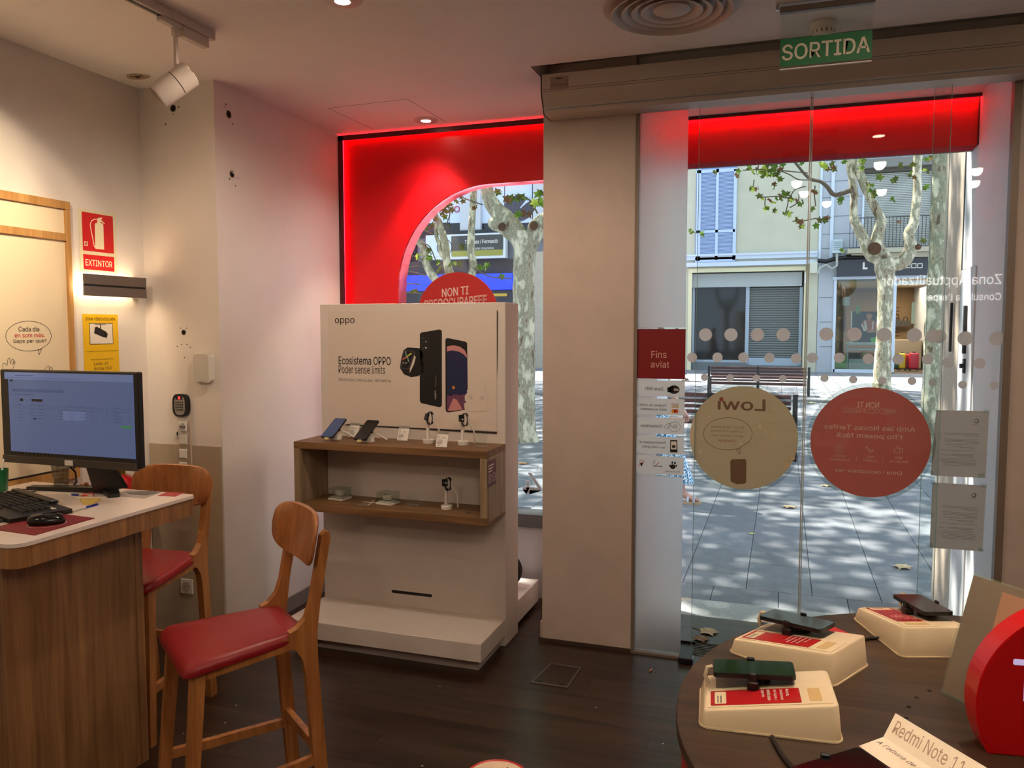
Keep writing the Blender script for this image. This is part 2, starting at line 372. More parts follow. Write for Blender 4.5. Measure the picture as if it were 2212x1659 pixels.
for lfp, y0, dots in ((lf1, 3.929, [(1524, 723, 0), (1579, 723, 0), (1636, 723, 0), (1692, 723, 0), (1495, 772, 1), (1550, 772, 1), (1606, 772, 1), (1662, 773, 1), (1720, 774, 1), (1522, 815, 2), (1577, 816, 2), (1634, 817, 2), (1691, 818, 2)]),
                      (lf2, 3.929, [(1785, 722, 0), (1846, 722, 0), (1910, 723, 0), (1975, 724, 0), (1755, 773, 1), (1813, 773, 1), (1876, 775, 1), (1940, 776, 1), (2004, 776, 1), (1781, 817, 2), (1843, 820, 2), (1906, 822, 2), (1970, 823, 2), (2016, 726, 0)]),
                      (fx2, 3.965, [(2028, 727, 0), (2085, 731, 0), (2153, 731, 0), (2048, 783, 1), (2116, 785, 1), (2079, 831, 2), (2147, 833, 2), (2015, 826, 2)])):
    for px, py, k in dots:
        p = atY(px, py, y0); r = (0.0305, 0.0235, 0.0172)[k]
        mb = WB(d1); mb.add([p + Vector((a, -0.0004, b)) for a, b in circ(r, 28)], [tuple(range(28))]); mb.build('dot', M_dot, lfp, fix=False)      # printed film, no thickness to speak of
# red lit fascia round the window and over the door ----------------------
M_red = mat('red_fascia', (225, 8, 22), 0.38)
M_redlip = film('red_lip', (250, 120, 136), 0.7, clear=0.2)
M_redframe = mat('red_frame_dark', (80, 4, 10), 0.5)
M_led = mat('red_led', (255, 20, 30), 0.5, emit=(255, 26, 44), estr=7.5)
M_led2 = mat('red_led_door', (255, 20, 30), 0.5, emit=(255, 26, 44), estr=20.0)
arc = [(-1.70 + 0.62 * cos(R(a)), 1.90 + 0.62 * sin(R(a))) for a in range(90, 181, 5)]
out = [(-2.703, 0.523), (-2.703, 2.868), (-1.176, 2.868), (-1.176, 2.527)] + [(-1.45, 2.527)] + [(x, z + 0.004) for x, z in arc] + [(-2.32, 0.523)]
fa = thing('red_fascia', 'glowing red panel with a rounded opening framing the shop window', 'panel', (-2.0, 4.6, 0.523))
mb = WB(fa); mb.prism([(x, 4.60, z) for x, z in out], (0, 0.015, 0)); mb.build('front_panel', M_red, fa)
lip = [(-1.176, 2.527), (-1.45, 2.527)] + [(x, z + 0.004) for x, z in arc] + [(-2.32, 0.523)]
mb = WB(fa)
for i in range(len(lip) - 1):
    (xa, za), (xb, zb) = lip[i], lip[i + 1]; j = 0.006 * ((i * 7) % 3 - 1)
    mb.add([(xa, 4.60, za), (xb, 4.60, zb), (xb + j * 0.4, 4.72, zb), (xa - j * 0.4, 4.72, za)], [(0, 1, 2, 3)])
mb.build('edge_band', M_redlip, fa)
WB(fa).box((-2.704, 4.54, 0.523), (-2.672, 4.548, 2.868)).box((-2.704, 4.54, 2.838), (-1.176, 4.548, 2.868)).build('frame_channel', M_redframe, fa)
WB(fa).box((-2.698, 4.582, 0.53), (-2.692, 4.588, 2.86)).box((-2.69, 4.582, 2.853), (-1.18, 4.588, 2.859)).build('led_strip', M_led, fa)
fb = thing('red_fascia', 'long glowing red panel across the top of the doorway', 'panel', (0.1, 4.6, 2.565))
WB(fb).box((-0.70, 4.60, 2.565), (0.898, 4.615, 2.800)).build('front_panel', M_red, fb)
WB(fb).box((-0.70, 4.60, 2.562), (0.898, 4.72, 2.565)).build('edge_band', M_redlip, fb)
WB(fb).box((-0.70, 4.567, 2.797), (0.90, 4.573, 2.803)).build('led_strip', M_led2, fb)
WB(fb).box((-0.70, 4.555, 2.793), (0.904, 4.562, 2.812)).box((0.898, 4.59, 2.565), (0.904, 4.615, 2.80)).build('frame_channel', M_redframe, fb)
WB(fb).box((-0.70, 4.72, 2.562), (1.1, 4.75, 2.95)).build('back_board', M_redframe, fb)
# automatic door header -----------------------------------------------------
hd = thing('sliding_door_header', 'long bronze box housing the automatic door drive under the ceiling', 'door drive', (-1.13, 3.87, 2.69))
prof = [(3.78, 2.868), (3.78, 2.785), (3.79, 2.765), (3.815, 2.722), (3.815, 2.716), (3.82, 2.716), (3.82, 2.704), (3.835, 2.692), (3.955, 2.692), (3.955, 2.868)]
mb = WB(hd); mb.prism([(-1.128, a, b) for a, b in prof], (4.7, 0, 0)); mb.build('housing', mat('header_bronze', (204, 188, 174), 0.45, 0.15, var=0.04, vscale=3), hd)
mb = WB(hd); mb.prism([(-1.134, a, b) for a, b in prof], (0.006, 0, 0)); mb.build('end_cap', M_black, hd)
WB(hd).box((-1.128, 3.779, 2.797), (3.5, 3.7802, 2.7985)).box((-1.128, 3.779, 2.786), (3.5, 3.7802, 2.787)).build('groove', mat('groove_brown', (70, 58, 50), 0.6), hd)
WB(hd).box((-1.128, 3.812, 2.712), (3.5, 3.83, 2.7155)).build('track_lip', mat('track_alu', (170, 172, 176), 0.3, 0.8), hd)
WB(hd).box((-1.085, 3.778, 2.792), (-0.995, 3.7798, 2.852)).build('label_sticker', mat('sticker_silver', (170, 150, 134), 0.5), hd)
lettering(hd, 'SAT: 902 501 694', (-1.082, 3.778, 2.807), UX, UZ, M_ink, width=0.084, height=0.011)
WB(hd).box((-1.056, 3.7776, 2.840), (-1.028, 3.778, 2.845)).build('print', M_ink, hd)
lettering(hd, 'CE', (-1.008, 3.778, 2.823), UX, UZ, M_ink, width=0.010, height=0.009)
# dark sensor bar on the soffit behind the leaves
sb = MB().rbox((-0.03, 3.99, 2.735), (0.225, 4.04, 2.775), 0.004, 1)
one(sb, 'motion_sensor', mat('sensor_black', (40, 38, 38), 0.3), 'black motion sensor bar above the meeting edge of the door leaves', 'sensor', (0.1, 4.01, 2.735))
# ================================================================== CEILING FIXTURES AND ROOM LIGHT
M_bulb = mat('lamp_glow', (255, 240, 214), 0.5, emit=(255, 236, 205), estr=14.0)
M_trimw = mat('downlight_trim', (206, 196, 188), 0.4)
M_chrome = mat('chrome', (200, 200, 200), 0.15, 1.0)
def downlight(x, y, energy, label, spot=95, blend=0.6, tgt=None, group='recessed downlights in the ceiling', r=0.055):
    t = thing('downlight', label, 'ceiling light', (x, y, CEIL - 0.006), 0, group)
    MB().lathe([(r * 0.78, 0.004), (r * 0.80, 0.0), (r * 1.2, 0.0), (r * 1.28, 0.003), (r * 1.28, 0.005)], 36).build('trim_ring', M_trimw, t, smooth=50)
    MB().lathe([(r * 0.80, -0.001), (r * 0.70, 0.003), (r * 0.6, 0.0035)], 32).build('reflector', M_trimw, t, smooth=50)
    MB().lathe([(r * 0.62, 0.0005), (r * 0.5, -0.0015), (0.0, -0.002)], 28).build('bulb', M_bulb, t, smooth=60)
    l = lamp('downlight_lamp', 'SPOT', (x, y, CEIL - 0.02), energy * 2.3, WARM, target=tgt or (x, y, 0), spot=spot, blend=blend, radius=0.04); return t
downlight(-2.028, 4.404, 10, 'round recessed downlight close to the red window fascia', spot=80, blend=0.35)
downlight(-1.594, 2.725, 13.5, 'round recessed downlight cut by the top of the picture above the chairs', spot=172, blend=0.5)
lamp('downlight_lamp', 'SPOT', (-2.028, 4.404, CEIL - 0.02), 12, (1.0, 0.88, 0.84), target=(-2.4, 4.2, 0), spot=118, blend=1.0, radius=0.04)  # extra wide lamp added at the same fixture to fill the bay wall
downlight(0.55, 2.2, 19, 'round recessed downlight above the round table', spot=70, blend=0.5, r=0.07)
for i, (px, py, Yg, e) in enumerate([(2110, 365, 3.97, 1.8), (2105, 392, 3.97, 2.2), (1721, 392, 3.93, 4.4), (1737, 414, 3.93, 4.4), (1901, 351, 3.93, 4.4), (1905, 410, 3.93, 4.4), (1786, 436, 3.93, 4.4)]):      # found from their reflections in the door glass
    g = atY(px, py, Yg); k = (CEIL - 0.008 - CAM_H) / (g.z - CAM_H); downlight(g.x * k, Yg - Yg * (k - 1), e, 'unseen round recessed downlight in the shop ceiling', r=0.085, spot=178, blend=0.2)
for x, y, e in ((-1.4, 0.3, 6), (-2.5, -1.2, 10), (1.7, 2.55, 3.5)): downlight(x, y, e, 'unseen round recessed downlight in the shop ceiling', r=0.085, spot=178, blend=0.3)  # out of view; the right-hand one is added to light the front wall
# round air diffuser: each ring a louvre
vt = thing('air_diffuser', 'round white ceiling air diffuser of concentric rings', 'air vent', (-0.43, 3.175, CEIL - 0.03))
M_vent = mat('vent_white', (206, 190, 180), 0.45)
for k, r in enumerate((0.205, 0.165, 0.127, 0.092)):
    MB().lathe([(r, 0.03 - 0.002), (r + 0.012, 0.012), (r + 0.026, 0.0 + 0.002 * k), (r + 0.022, -0.002 + 0.002 * k), (r + 0.004, 0.012), (r - 0.006, 0.028)], 48).build('louvre_ring', M_vent, vt, smooth=60)
MB().lathe([(0.062, 0.028), (0.07, 0.012), (0.055, 0.004), (0.0, 0.0)], 40).build('centre_cone', M_vent, vt, smooth=60)
MB().lathe([(0.232, 0.029), (0.232, 0.0295), (0.0, 0.0295)], 40).build('duct_shadow', M_dark, vt)
MB().lathe([(0.226, 0.026), (0.236, 0.022), (0.262, 0.026), (0.262, 0.0299)], 48).build('outer_flange', M_vent, vt, smooth=60)
# access hatch outline and the patched hole
ah = MB()
for (xa, ya), (xb, yb) in (((-2.441, 4.001), (-1.941, 3.979)), ((-1.941, 3.979), (-1.936, 4.50)), ((-2.441, 4.001), (-2.43, 4.50))):
    d = Vector((xb - xa, yb - ya, 0)).normalized(); n = Vector((-d.y, d.x, 0)) * 0.0012
    ah.prism([Vector((xa, ya, CEIL)) - n, Vector((xb, yb, CEIL)) - n, Vector((xb, yb, CEIL)) + n, Vector((xa, ya, CEIL)) + n], (0, 0, -0.0006))
one(ah, 'ceiling_hatch', mat('seam_dark', (84, 70, 66), 0.8), 'square access hatch seam in the ceiling before the red fascia', 'hatch', (-2.19, 4.2, CEIL))
hp = thing('ceiling_hole', 'patched torn hole left by a removed ceiling fitting', 'hole', (-3.02, 3.205, CEIL))
MB().prism([(0.062 * cos(a) * (1 + 0.15 * sin(3 * a)), 0.04 * sin(a) * 1.1, -0.0005) for a in [2 * pi * k / 20 for k in range(20)]], (0, 0, -0.0008)).build('plaster_patch', mat('patch_tan', (178, 152, 130), 0.9), hp)
for dx, dy, r in ((0, 0, 0.014), (-0.025, -0.01, 0.006), (0.022, 0.008, 0.005), (0.03, -0.01, 0.005), (-0.012, 0.014, 0.007)):
    MB().prism([(dx + r * 1.3 * cos(a), dy + r * sin(a), -0.0014) for a in [2 * pi * k / 10 for k in range(10)]], (0, 0, -0.0006)).build('hole', mat('hole_brown', (60, 36, 26), 0.9), hp)
# lighting track with its spot
tk = thing('track_light', 'white ceiling track with a tilted cylindrical spotlight', 'track light', (-2.28, 2.58, 2.84))
M_trk = mat('track_white', (206, 192, 182), 0.4)
WB(tk).box((-2.30, 0.6, 2.842), (-2.26, 2.835, 2.879)).build('track_rail', M_trk, tk)
WB(tk).box((-2.288, 0.6, 2.8405), (-2.272, 2.60, 2.842)).build('track_slot', M_black, tk)
WB(tk).rbox((-2.296, 2.54, 2.822), (-2.264, 2.65, 2.842), 0.003, 1).build('adapter', M_trk, tk)
WB(tk).rbox((-2.296, 2.65, 2.80), (-2.262, 2.80, 2.841), 0.003, 1).build('driver_box', M_trk, tk)
WB(tk).rbox((-2.29, 2.61, 2.79), (-2.27, 2.638, 2.826), 0.003, 1).build('bracket', M_trk, tk)
WB(tk).box((-2.286, 2.618, 2.645), (-2.274, 2.632, 2.81)).build('stem', M_trk, tk)
def spot_head(A, ax, stem_z):
    M3 = ax.to_track_quat('Z', 'Y').to_matrix()
    def cyl(prof, name, m): mb = WB(tk); mb.lathe(prof, 32, A, M3); return mb.build(name, m, tk, smooth=45)
    cyl([(0.0, -0.055), (0.046, -0.055), (0.05, -0.052), (0.05, 0.012)], 'rear_can', M_trk)
    cyl([(0.049, 0.012), (0.049, 0.0155)], 'shadow_gap', M_black)
    cyl([(0.05, 0.0155), (0.05, 0.10), (0.047, 0.108), (0.043, 0.108), (0.041, 0.09), (0.0, 0.09)], 'front_can', M_trk)
    cyl([(0.0, -0.0555), (0.036, -0.0555), (0.036, -0.058)], 'heat_sink', mat('sink_grey', (150, 140, 134), 0.5))
    for k in range(6):
        a = R(200 + 7 * k); mb = WB(tk); u = M3 @ Vector((cos(a), sin(a), 0)); c = A + ax * 0.075 + u * 0.0495
        mb.tube([c, c + ax * 0.022], 0.0016, 6); mb.build('vent_slit', M_black, tk)
A = Vector((-2.268, 2.625, 2.618)); ax = Vector((-0.55, -0.50, -0.62)).normalized(); spot_head(A, ax, 2.8)
A2 = Vector((-2.28, 1.68, 2.62)); ax2 = (Vector((-3.17, 2.15, 2.04)) - A2).normalized(); spot_head(A2, ax2, 2.8)
WB(tk).box((-2.286, 1.673, 2.65), (-2.274, 1.687, 2.842)).build('stem', M_trk, tk)
lamp('track_lamp', 'SPOT', A + ax * 0.115, 16, (1.0, 0.80, 0.5), target=(-3.17, 2.44, 2.10), spot=58, blend=1.0, radius=0.02)
lamp('track_lamp', 'SPOT', A2 + ax2 * 0.115, 24, (1.0, 0.80, 0.54), target=(-3.17, 2.15, 2.04), spot=74, blend=0.22, radius=0.03)
# emergency exit sign on a hanging clear plate
YS = 3.0
ex = thing('exit_sign', 'green SORTIDA exit sign on a hanging clear plate', 'exit sign', (0.118, YS, 2.56))
WB(ex).rbox((-0.035, YS - 0.012, 2.737), (0.268, YS + 0.012, 2.758), 0.002, 1).build("channel", mat("bracket_grey", (120, 108, 100), 0.4, 0.3), ex)
WB(ex).rbox((-0.05, YS - 0.03, 2.765), (0.268, YS + 0.03, 2.879), 0.004, 1).build("luminaire", M_wplas, ex)
WB(ex).tube([(-0.043, YS, 2.75), (-0.043, YS, 2.77)], 0.006, 8).build("screw", M_chrome, ex)
WB(ex).box((-0.031, YS - 0.002, 2.548), (0.262, YS + 0.002, 2.745)).build('clear_plate', M_clear, ex)
WB(ex).box((-0.031, YS - 0.0035, 2.556), (0.262, YS - 0.0025, 2.650)).build('green_panel', mat('sign_green', (10, 118, 62), 0.45), ex)
lettering(ex, 'SORTIDA', (0.1155, YS - 0.0037, 2.577), UX, UZ, mat('sign_cream', (238, 226, 204), 0.5), width=0.278, height=0.052, align='C', bold=0.02)
WB(ex).box((-0.031, YS - 0.004, 2.546), (0.262, YS + 0.004, 2.550)).build('bottom_rail', M_whiteink, ex)
sm = thing('smoke_detector', 'round white smoke detector on the ceiling behind the exit sign', 'detector', (0.129, 3.55, CEIL))
MB().lathe([(0.0, -0.001), (0.052, -0.001), (0.052, -0.022), (0.048, -0.026)], 32).build('base', M_wplas, sm, smooth=40)
MB().lathe([(0.044, -0.026), (0.044, -0.044), (0.036, -0.054), (0.0, -0.056)], 32).build('chamber', M_wplas, sm, smooth=40)
for k in range(14):
    a = 2 * pi * k / 14; MB().rbox((0.0405 * cos(a) - 0.004, 0.0405 * sin(a) - 0.004, -0.044), (0.0405 * cos(a) + 0.004, 0.0405 * sin(a) + 0.004, -0.030), 0.001, 1).build('slot', mat('slot_grey', (130, 120, 112), 0.6), sm)


zs_ = thing('wall_sign', 'lit wall lettering Zona Apptualitzador on the back wall behind the viewer', 'sign', (2.2, -4.19, 2.1))
M_lit = mat('lit_letters', (240, 240, 240), 0.5, emit=(255, 250, 244), estr=5.0)
lettering(zs_, 'Zona Apptualitzador', (2.72, -4.196, 2.20), -UX, UZ, M_lit, width=1.45, height=0.17); lettering(zs_, "Consulta a l'expert", (2.72, -4.196, 2.0), -UX, UZ, M_lit, width=0.95, height=0.12)
# ================================================================== PHONE DISPLAY UNIT
DX0, DX1, DY, DYB = -2.405, -1.329, 3.823, 4.03
M_unit = mat('unit_white', (222, 212, 204), 0.42, var=0.02, vscale=4)
M_oak = wood('oak_brown', (104, 74, 46), (150, 112, 74), axis=0, scale=1.2, rough=0.5)
M_oakv = wood('oak_light_vertical', (128, 104, 80), (168, 146, 118), axis=2, scale=1.2, rough=0.5)
un = thing('display_unit', 'white freestanding phone display panel with a low plinth and slotted foot', 'display stand', ((DX0 + DX1) / 2, 3.75, 0))
WB(un).rbox((DX0, DY, 0.0), (DX1, DYB, 1.782), 0.003, 1).build('panel', M_unit, un)
WB(un).rbox((DX0, 3.462, 0.058), (DX1, DY - 0.001, 0.15), 0.003, 1).build('foot_shelf', M_unit, un)
WB(un).box((DX0 + 0.03, 3.51, 0.0), (DX1 - 0.03, DY - 0.001, 0.058)).build('recessed_plinth', mat('plinth_grey', (178, 168, 162), 0.5), un)
p0 = atY(838, 1270, DY); p1 = atY(943, 1306, DY)
pc = Vector(((p0.x + p1.x) / 2, DY, (atY(890, 1288, DY)).z)); 
for (w, h, d, nm, m, r) in ((0.275, 0.085, 0.003, 'slot_plate', M_unit, 0.008), (0.24, 0.016, 0.0036, 'slot', M_black, 0.007)):
    mb = plate(rrect(w, h, r), pc + Vector((0, 0, 0.016 if nm == 'slot' else 0)), UX, UZ, d); mb.inv = inv(un); mb.build(nm, m, un)
# oak shelf box: five boards
sh = thing('shelf_box', 'oak open shelf box fixed across the white display panel', 'shelf', ((DX0 + DX1) / 2, 3.69, 0.70))
SY0 = 3.552
WB(sh).rbox((DX0, SY0, 1.026), (DX1, DY - 0.001, 1.062), 0.001, 1).build('top_board', M_oak, sh)
WB(sh).rbox((DX0, SY0, 0.70), (DX1, DY - 0.001, 0.736), 0.001, 1).build('bottom_board', M_oak, sh)
WB(sh).rbox((DX0, SY0, 0.736), (DX0 + 0.036, DY - 0.001, 1.026), 0.001, 1).build('side_board', M_oakv, sh)
WB(sh).rbox((DX1 - 0.036, SY0, 0.736), (DX1, DY - 0.001, 1.026), 0.001, 1).build('side_board', M_oakv, sh)
WB(sh).box((DX1, SY0 + 0.025, 0.715), (DX1 + 0.0012, DY - 0.012, 1.03)).build('side_inlay', wood('oak_grey_inlay', (150, 130, 106), (186, 168, 142), axis=2, scale=2.0, rough=0.5), sh)
WB(sh).box((DX0 + 0.3, SY0 + 0.02, 0.694), (DX0 + 0.62, SY0 + 0.13, 0.70)).build('mounting_plate', M_unit, sh)
mb = WB(sh); mb.rbox((-1.94, DY - 0.012, 0.985), (-1.865, DY - 0.002, 1.022), 0.003, 1); hk = mb.build('hook_plate', M_white, sh)
WB(sh).rbox((-1.915, DY - 0.014, 1.003), (-1.893, DY - 0.0125, 1.018), 0.001, 1).build('hook', mat('hook_tan', (150, 120, 96), 0.5), hk)
WB(sh).box((-1.70, DY - 0.003, 0.980), (-1.38, DY - 0.0015, 0.981)).box((-1.68, DY - 0.003, 1.010), (-1.40, DY - 0.0015, 1.014)).build('panel_seam', mat('seam_brown', (90, 64, 48), 0.7), sh)
# warning sticker on the side of the shelf
st = thing('warning_sticker', 'small purple warning sticker on the end of the oak shelf', 'sticker', (DX1 + 0.002, 3.60, 0.89))
mb = MB().box((DX1 + 0.0013, SY0 + 0.008, 0.885), (DX1 + 0.0022, SY0 + 0.125, 1.012)); mb.inv = inv(st); mb.build('label', mat('sticker_purple', (112, 62, 82), 0.5), st)
for k in range(3):
    mb = MB().box((DX1 + 0.0022, SY0 + 0.014, 0.985 - 0.014 * k), (DX1 + 0.0026, SY0 + 0.09 - 0.012 * k, 0.992 - 0.014 * k)); mb.inv = inv(st); mb.build('print_line', M_whiteink, st)
for k in range(6):
    mb = MB().box((DX1 + 0.0022, SY0 + 0.014, 0.944 - 0.008 * k), (DX1 + 0.0026, SY0 + 0.055, 0.946 - 0.008 * k)); mb.inv = inv(st); mb.build('print_line', M_whiteink, st)
mb = WB(st); cc = Vector((DX1 + 0.0022, SY0 + 0.092, 0.925)); O = [cc + Vector((0, a, b)) for a, b in circ(0.021, 24)]; I = [cc + Vector((0, a, b)) for a, b in circ(0.0175, 24)]
mb.ring(O, I, (0.0005, 0, 0)); mb.box((cc.x, cc.y - 0.013, cc.z - 0.001), (cc.x + 0.0005, cc.y + 0.013, cc.z + 0.001)); mb.build('prohibition_icon', M_whiteink, st)
# poster ---------------------------------------------------------------------
PY = DY - 0.0015
po = thing('phone_poster', 'beige advertising poster of black phones, watch and earbuds on the display panel', 'poster', (-1.87, PY, 1.1))
def P2(x, y, Y=PY): return atY(x, y, Y)
c = [P2(708, 670), P2(1075, 671), P2(1076, 938), P2(712, 912)]
M_poster = mat('poster_paper', (222, 208, 196), 0.6)
mb = WB(po); X0, X1 = -2.353, -1.375; mb.box((X0, PY - 0.0012, 1.125), (X1, PY, 1.742)); mb.build('sheet', M_poster, po)
mb = WB(po); mb.prism([(X1 + 0.001, PY, 1.745), (X1 + 0.006, PY - 0.004, 1.735), (X1 + 0.004, PY - 0.004, 1.5), (X1 + 0.001, PY, 1.4)], (0, -0.001, 0)); mb.prism([(X0 + 0.10, PY, 1.129), (X1, PY, 1.121), (X1, PY, 1.112), (X0 + 0.10, PY, 1.124)], (0, -0.002, 0)); mb.build('edge_shadow', mat('shadow_strip', (26, 20, 30), 0.6), po)  # dark strips painted where shade falls along the poster's edges
def ptxt(b, x0, y0, x1, y1, m, **k):
    a = P2(x0, y1); e = P2(x1, y0); lettering(po, b, (a.x, PY - 0.0012, a.z), UX, UZ, m, width=e.x - a.x, height=e.z - a.z, **k)
ptxt('oppo', 724, 687, 766, 702, M_ink, bold=0.008)
ptxt('Ecosistema OPPO', 732, 771, 844, 787, M_ink, bold=0.01)
ptxt('Poder sense límits', 732, 790, 832, 806, M_ink)
ptxt('OPPO Find X5 Pro  |  OPPO Enco Buds  |  OPPO Watch Free', 732, 818, 845, 825, mat('ink_grey', (90, 78, 74), 0.6))
def pshape(px, name, m, lift=0.0016, parent=None):
    mb = WB(po); mb.prism([P2(x, y) + Vector((0, -lift, 0)) for x, y in px], (0, -0.0003, 0)); return mb.build(name, m, parent or po)
z = lambda x, y: (620 + x / 3.95, 620 + y / 3.95)
Q = lambda L: [z(*p) for p in L]
M_pk = mat('print_black', (14, 13, 16), 0.5); M_pg = mat('print_grey', (66, 62, 66), 0.5); M_pnavy = mat('print_navy', (26, 34, 78), 0.5)
M_ppur = mat('print_purple', (112, 66, 96), 0.5); M_ppink = mat('print_pink', (206, 140, 140), 0.5); M_por = mat('print_orange', (222, 140, 40), 0.5); M_pcr = mat('print_cream', (222, 208, 196), 0.5); M_pcs = mat('print_cream_shade', (204, 188, 176), 0.5)
pshape(Q([(965, 690), (975, 620), (995, 540), (1030, 515), (1130, 522), (1180, 560), (1180, 720), (1120, 760), (1060, 768), (1000, 745)]), 'printed_watch', M_pk)
pshape(Q([(1000, 538), (1080, 545), (1095, 560), (1050, 690), (1035, 705), (975, 695), (972, 680)]), 'printed_watch_face', M_pg, 0.002)
pshape(Q([(1006, 548), (1075, 552), (1084, 564), (1042, 685), (1030, 695), (982, 688)]), 'printed_watch_glass', M_pk, 0.0024)
pshape(Q([(1060, 560), (1068, 570), (1028, 598), (1020, 590)]), 'printed_mark', mat('print_lime', (190, 196, 90), 0.5), 0.0028)
pshape(Q([(1020, 592), (1028, 600), (992, 622), (986, 614)]), 'printed_mark', mat('print_salmon', (224, 120, 90), 0.5), 0.0028)
pshape(Q([(1008, 550), (1016, 548), (1026, 588), (1018, 592)]), 'printed_mark', mat('print_sage', (140, 170, 170), 0.5), 0.0028)
pshape(Q([(1026, 598), (1034, 596), (1044, 634), (1036, 640)]), 'printed_mark', mat('print_sage', (140, 170, 170), 0.5), 0.0028)
pshape(Q([(1050, 700), (1090, 580), (1100, 600), (1085, 660), (1048, 735)]), 'printed_strap_side', M_pcr, 0.0026)
lettering(po, '09:30', P2(*z(988, 655)) + Vector((0, -0.0028, 0)), UX, UZ, M_pcr, width=0.026, height=0.009)
ph = pshape(Q([(1135, 400), (1150, 388), (1300, 362), (1318, 368), (1323, 385), (1324, 1005), (1315, 1022), (1300, 1025), (1145, 990), (1134, 970)]), 'printed_phone_back', M_pk)
pshape(Q([(1318, 372), (1323, 385), (1324, 1005), (1316, 1020)]), 'printed_phone_edge', M_pg, 0.002, ph)
pshape(Q([(1140, 420), (1150, 410), (1205, 402), (1216, 415), (1217, 530), (1200, 545), (1160, 552), (1142, 545)]), 'printed_camera_bump', mat('print_black2', (30, 28, 30), 0.4), 0.002, ph)
for cx, cy, r, mm in ((1163, 437, 0.012, M_pk), (1163, 520, 0.012, M_pk), (1187, 467, 0.0035, M_pcr), (1187, 518, 0.005, M_pcs), (1163, 437, 0.006, M_pg), (1163, 520, 0.006, M_pg)):
    o = P2(*z(cx, cy)); mb = WB(po); mb.prism([o + Vector((a, -0.0022 - (0.0004 if r < 0.011 else 0), b)) for a, b in circ(r, 16)], (0, -0.0003, 0)); mb.build('printed_lens', mm, ph)
lettering(po, 'oppo', P2(*z(1278, 958)) + Vector((0, -0.0022, 0)), UZ, -UX, M_pcr, parent=ph, width=0.046, height=0.011)
lettering(po, 'HASSELBLAD', P2(*z(1275, 848)) + Vector((0, -0.0022, 0)), UZ, -UX, M_pcs, parent=ph, width=0.058, height=0.004)
p2_ = pshape(Q([(1352, 450), (1362, 436), (1378, 436), (1525, 466), (1538, 478), (1540, 620), (1542, 870), (1530, 1045), (1380, 1070), (1362, 1065), (1354, 1045)]), 'printed_phone_front', M_pk)
pshape(Q([(1365, 510), (1420, 498), (1480, 510), (1520, 545), (1537, 590), (1537, 870), (1527, 1042), (1380, 1062), (1366, 1050)]), 'printed_screen', M_pnavy, 0.002, p2_)
pshape(Q([(1366, 508), (1420, 496), (1480, 510), (1518, 540), (1537, 585), (1537, 605), (1510, 575), (1470, 552), (1410, 540), (1366, 550)]), 'printed_glow', M_ppink, 0.0024, p2_)
pshape(Q([(1366, 920), (1400, 930), (1430, 915), (1480, 925), (1520, 910), (1527, 1042), (1380, 1062), (1366, 1050)]), 'printed_glow', M_ppur, 0.0024, p2_)
pshape(Q([(1375, 1055), (1420, 950), (1450, 960), (1500, 1045), (1440, 1054)]), 'printed_glow', M_ppink, 0.0028, p2_)
pshape(Q([(1412, 845), (1424, 842), (1438, 862), (1426, 872), (1412, 868)]), 'printed_flame', M_por, 0.0028, p2_)
lp = pshape(Q([(1510, 995), (1525, 985), (1700, 985), (1716, 1000), (1715, 1040), (1690, 1060), (1560, 1062), (1520, 1050)]), 'printed_earbud_case', M_pcr, 0.0024)
pshape(Q([(1518, 930), (1535, 905), (1570, 885), (1680, 888), (1710, 905), (1718, 945), (1700, 985), (1540, 985), (1520, 970)]), 'printed_earbud_lid', M_pcr, 0.0026, lp)
for L in ([(1535, 880), (1560, 870), (1590, 885), (1580, 910), (1545, 915)], [(1650, 845), (1670, 820), (1695, 825), (1700, 870), (1680, 895), (1655, 885)]): pshape(Q(L), 'printed_earbud', M_pcr, 0.003, lp)
for cx, cy in ((1572, 942), (1668, 945)):
    o = P2(*z(cx, cy)); mb = WB(po); mb.prism([o + Vector((a, -0.003, b)) for a, b in circ(0.0105, 16)], (0, -0.0003, 0)); mb.build('printed_socket', M_pcs, lp)
# ---- goods on the shelf ------------------------------------------------------
M_scr = mat('phone_glass', (12, 12, 14), 0.08); M_scrb = mat('phone_screen_blue', (40, 62, 96), 0.1, emit=(60, 92, 140), estr=0.08)
M_pwhite = mat('gloss_white', (236, 230, 222), 0.25)
def phone_stand(name, label, loc, rz, screen):
    t = thing(name, label, 'phone', loc, rz, 'phones on tilted stands on the shelf')
    MB().lathe([(0.0, 0.0), (0.030, 0.0), (0.031, 0.004), (0.027, 0.022), (0.020, 0.038), (0.016, 0.046), (0.0, 0.047)], 28).build('stand_base', M_pwhite, t, smooth=40)
    a = R(32); u = Vector((0, cos(a), sin(a))); n = Vector((0, -sin(a), cos(a))); o = Vector((-0.005, -0.012, 0.058))
    out = rrect(0.074, 0.158, 0.008)
    MB().prism([o + UX * p + u * q for p, q in out], n * 0.0085).build('phone_body', M_black, t)
    MB().prism([o + n * 0.0086 + UX * p * 0.95 + u * q * 0.975 for p, q in out], n * 0.0004).build('screen', screen, t)
    MB().rbox((-0.018, -0.02, 0.042), (0.018, 0.016, 0.062), 0.004, 2).build('clamp', M_black, t)
    MB().rbox((-0.012, -0.096, 0.008), (0.010, -0.076, 0.022), 0.004, 2).build('plug', mat('plug_yellowish', (226, 214, 150), 0.4), t)
    MB().tube([(0.02, 0.02, 0.045), (0.045, 0.04, 0.03), (0.06, 0.055, 0.014), (0.075, 0.06, 0.006)], [0.005, 0.006, 0.006, 0.005], 8).build('cable', M_pwhite, t, smooth=60)
    return t
ZT = 1.0625; ZB = 0.7365
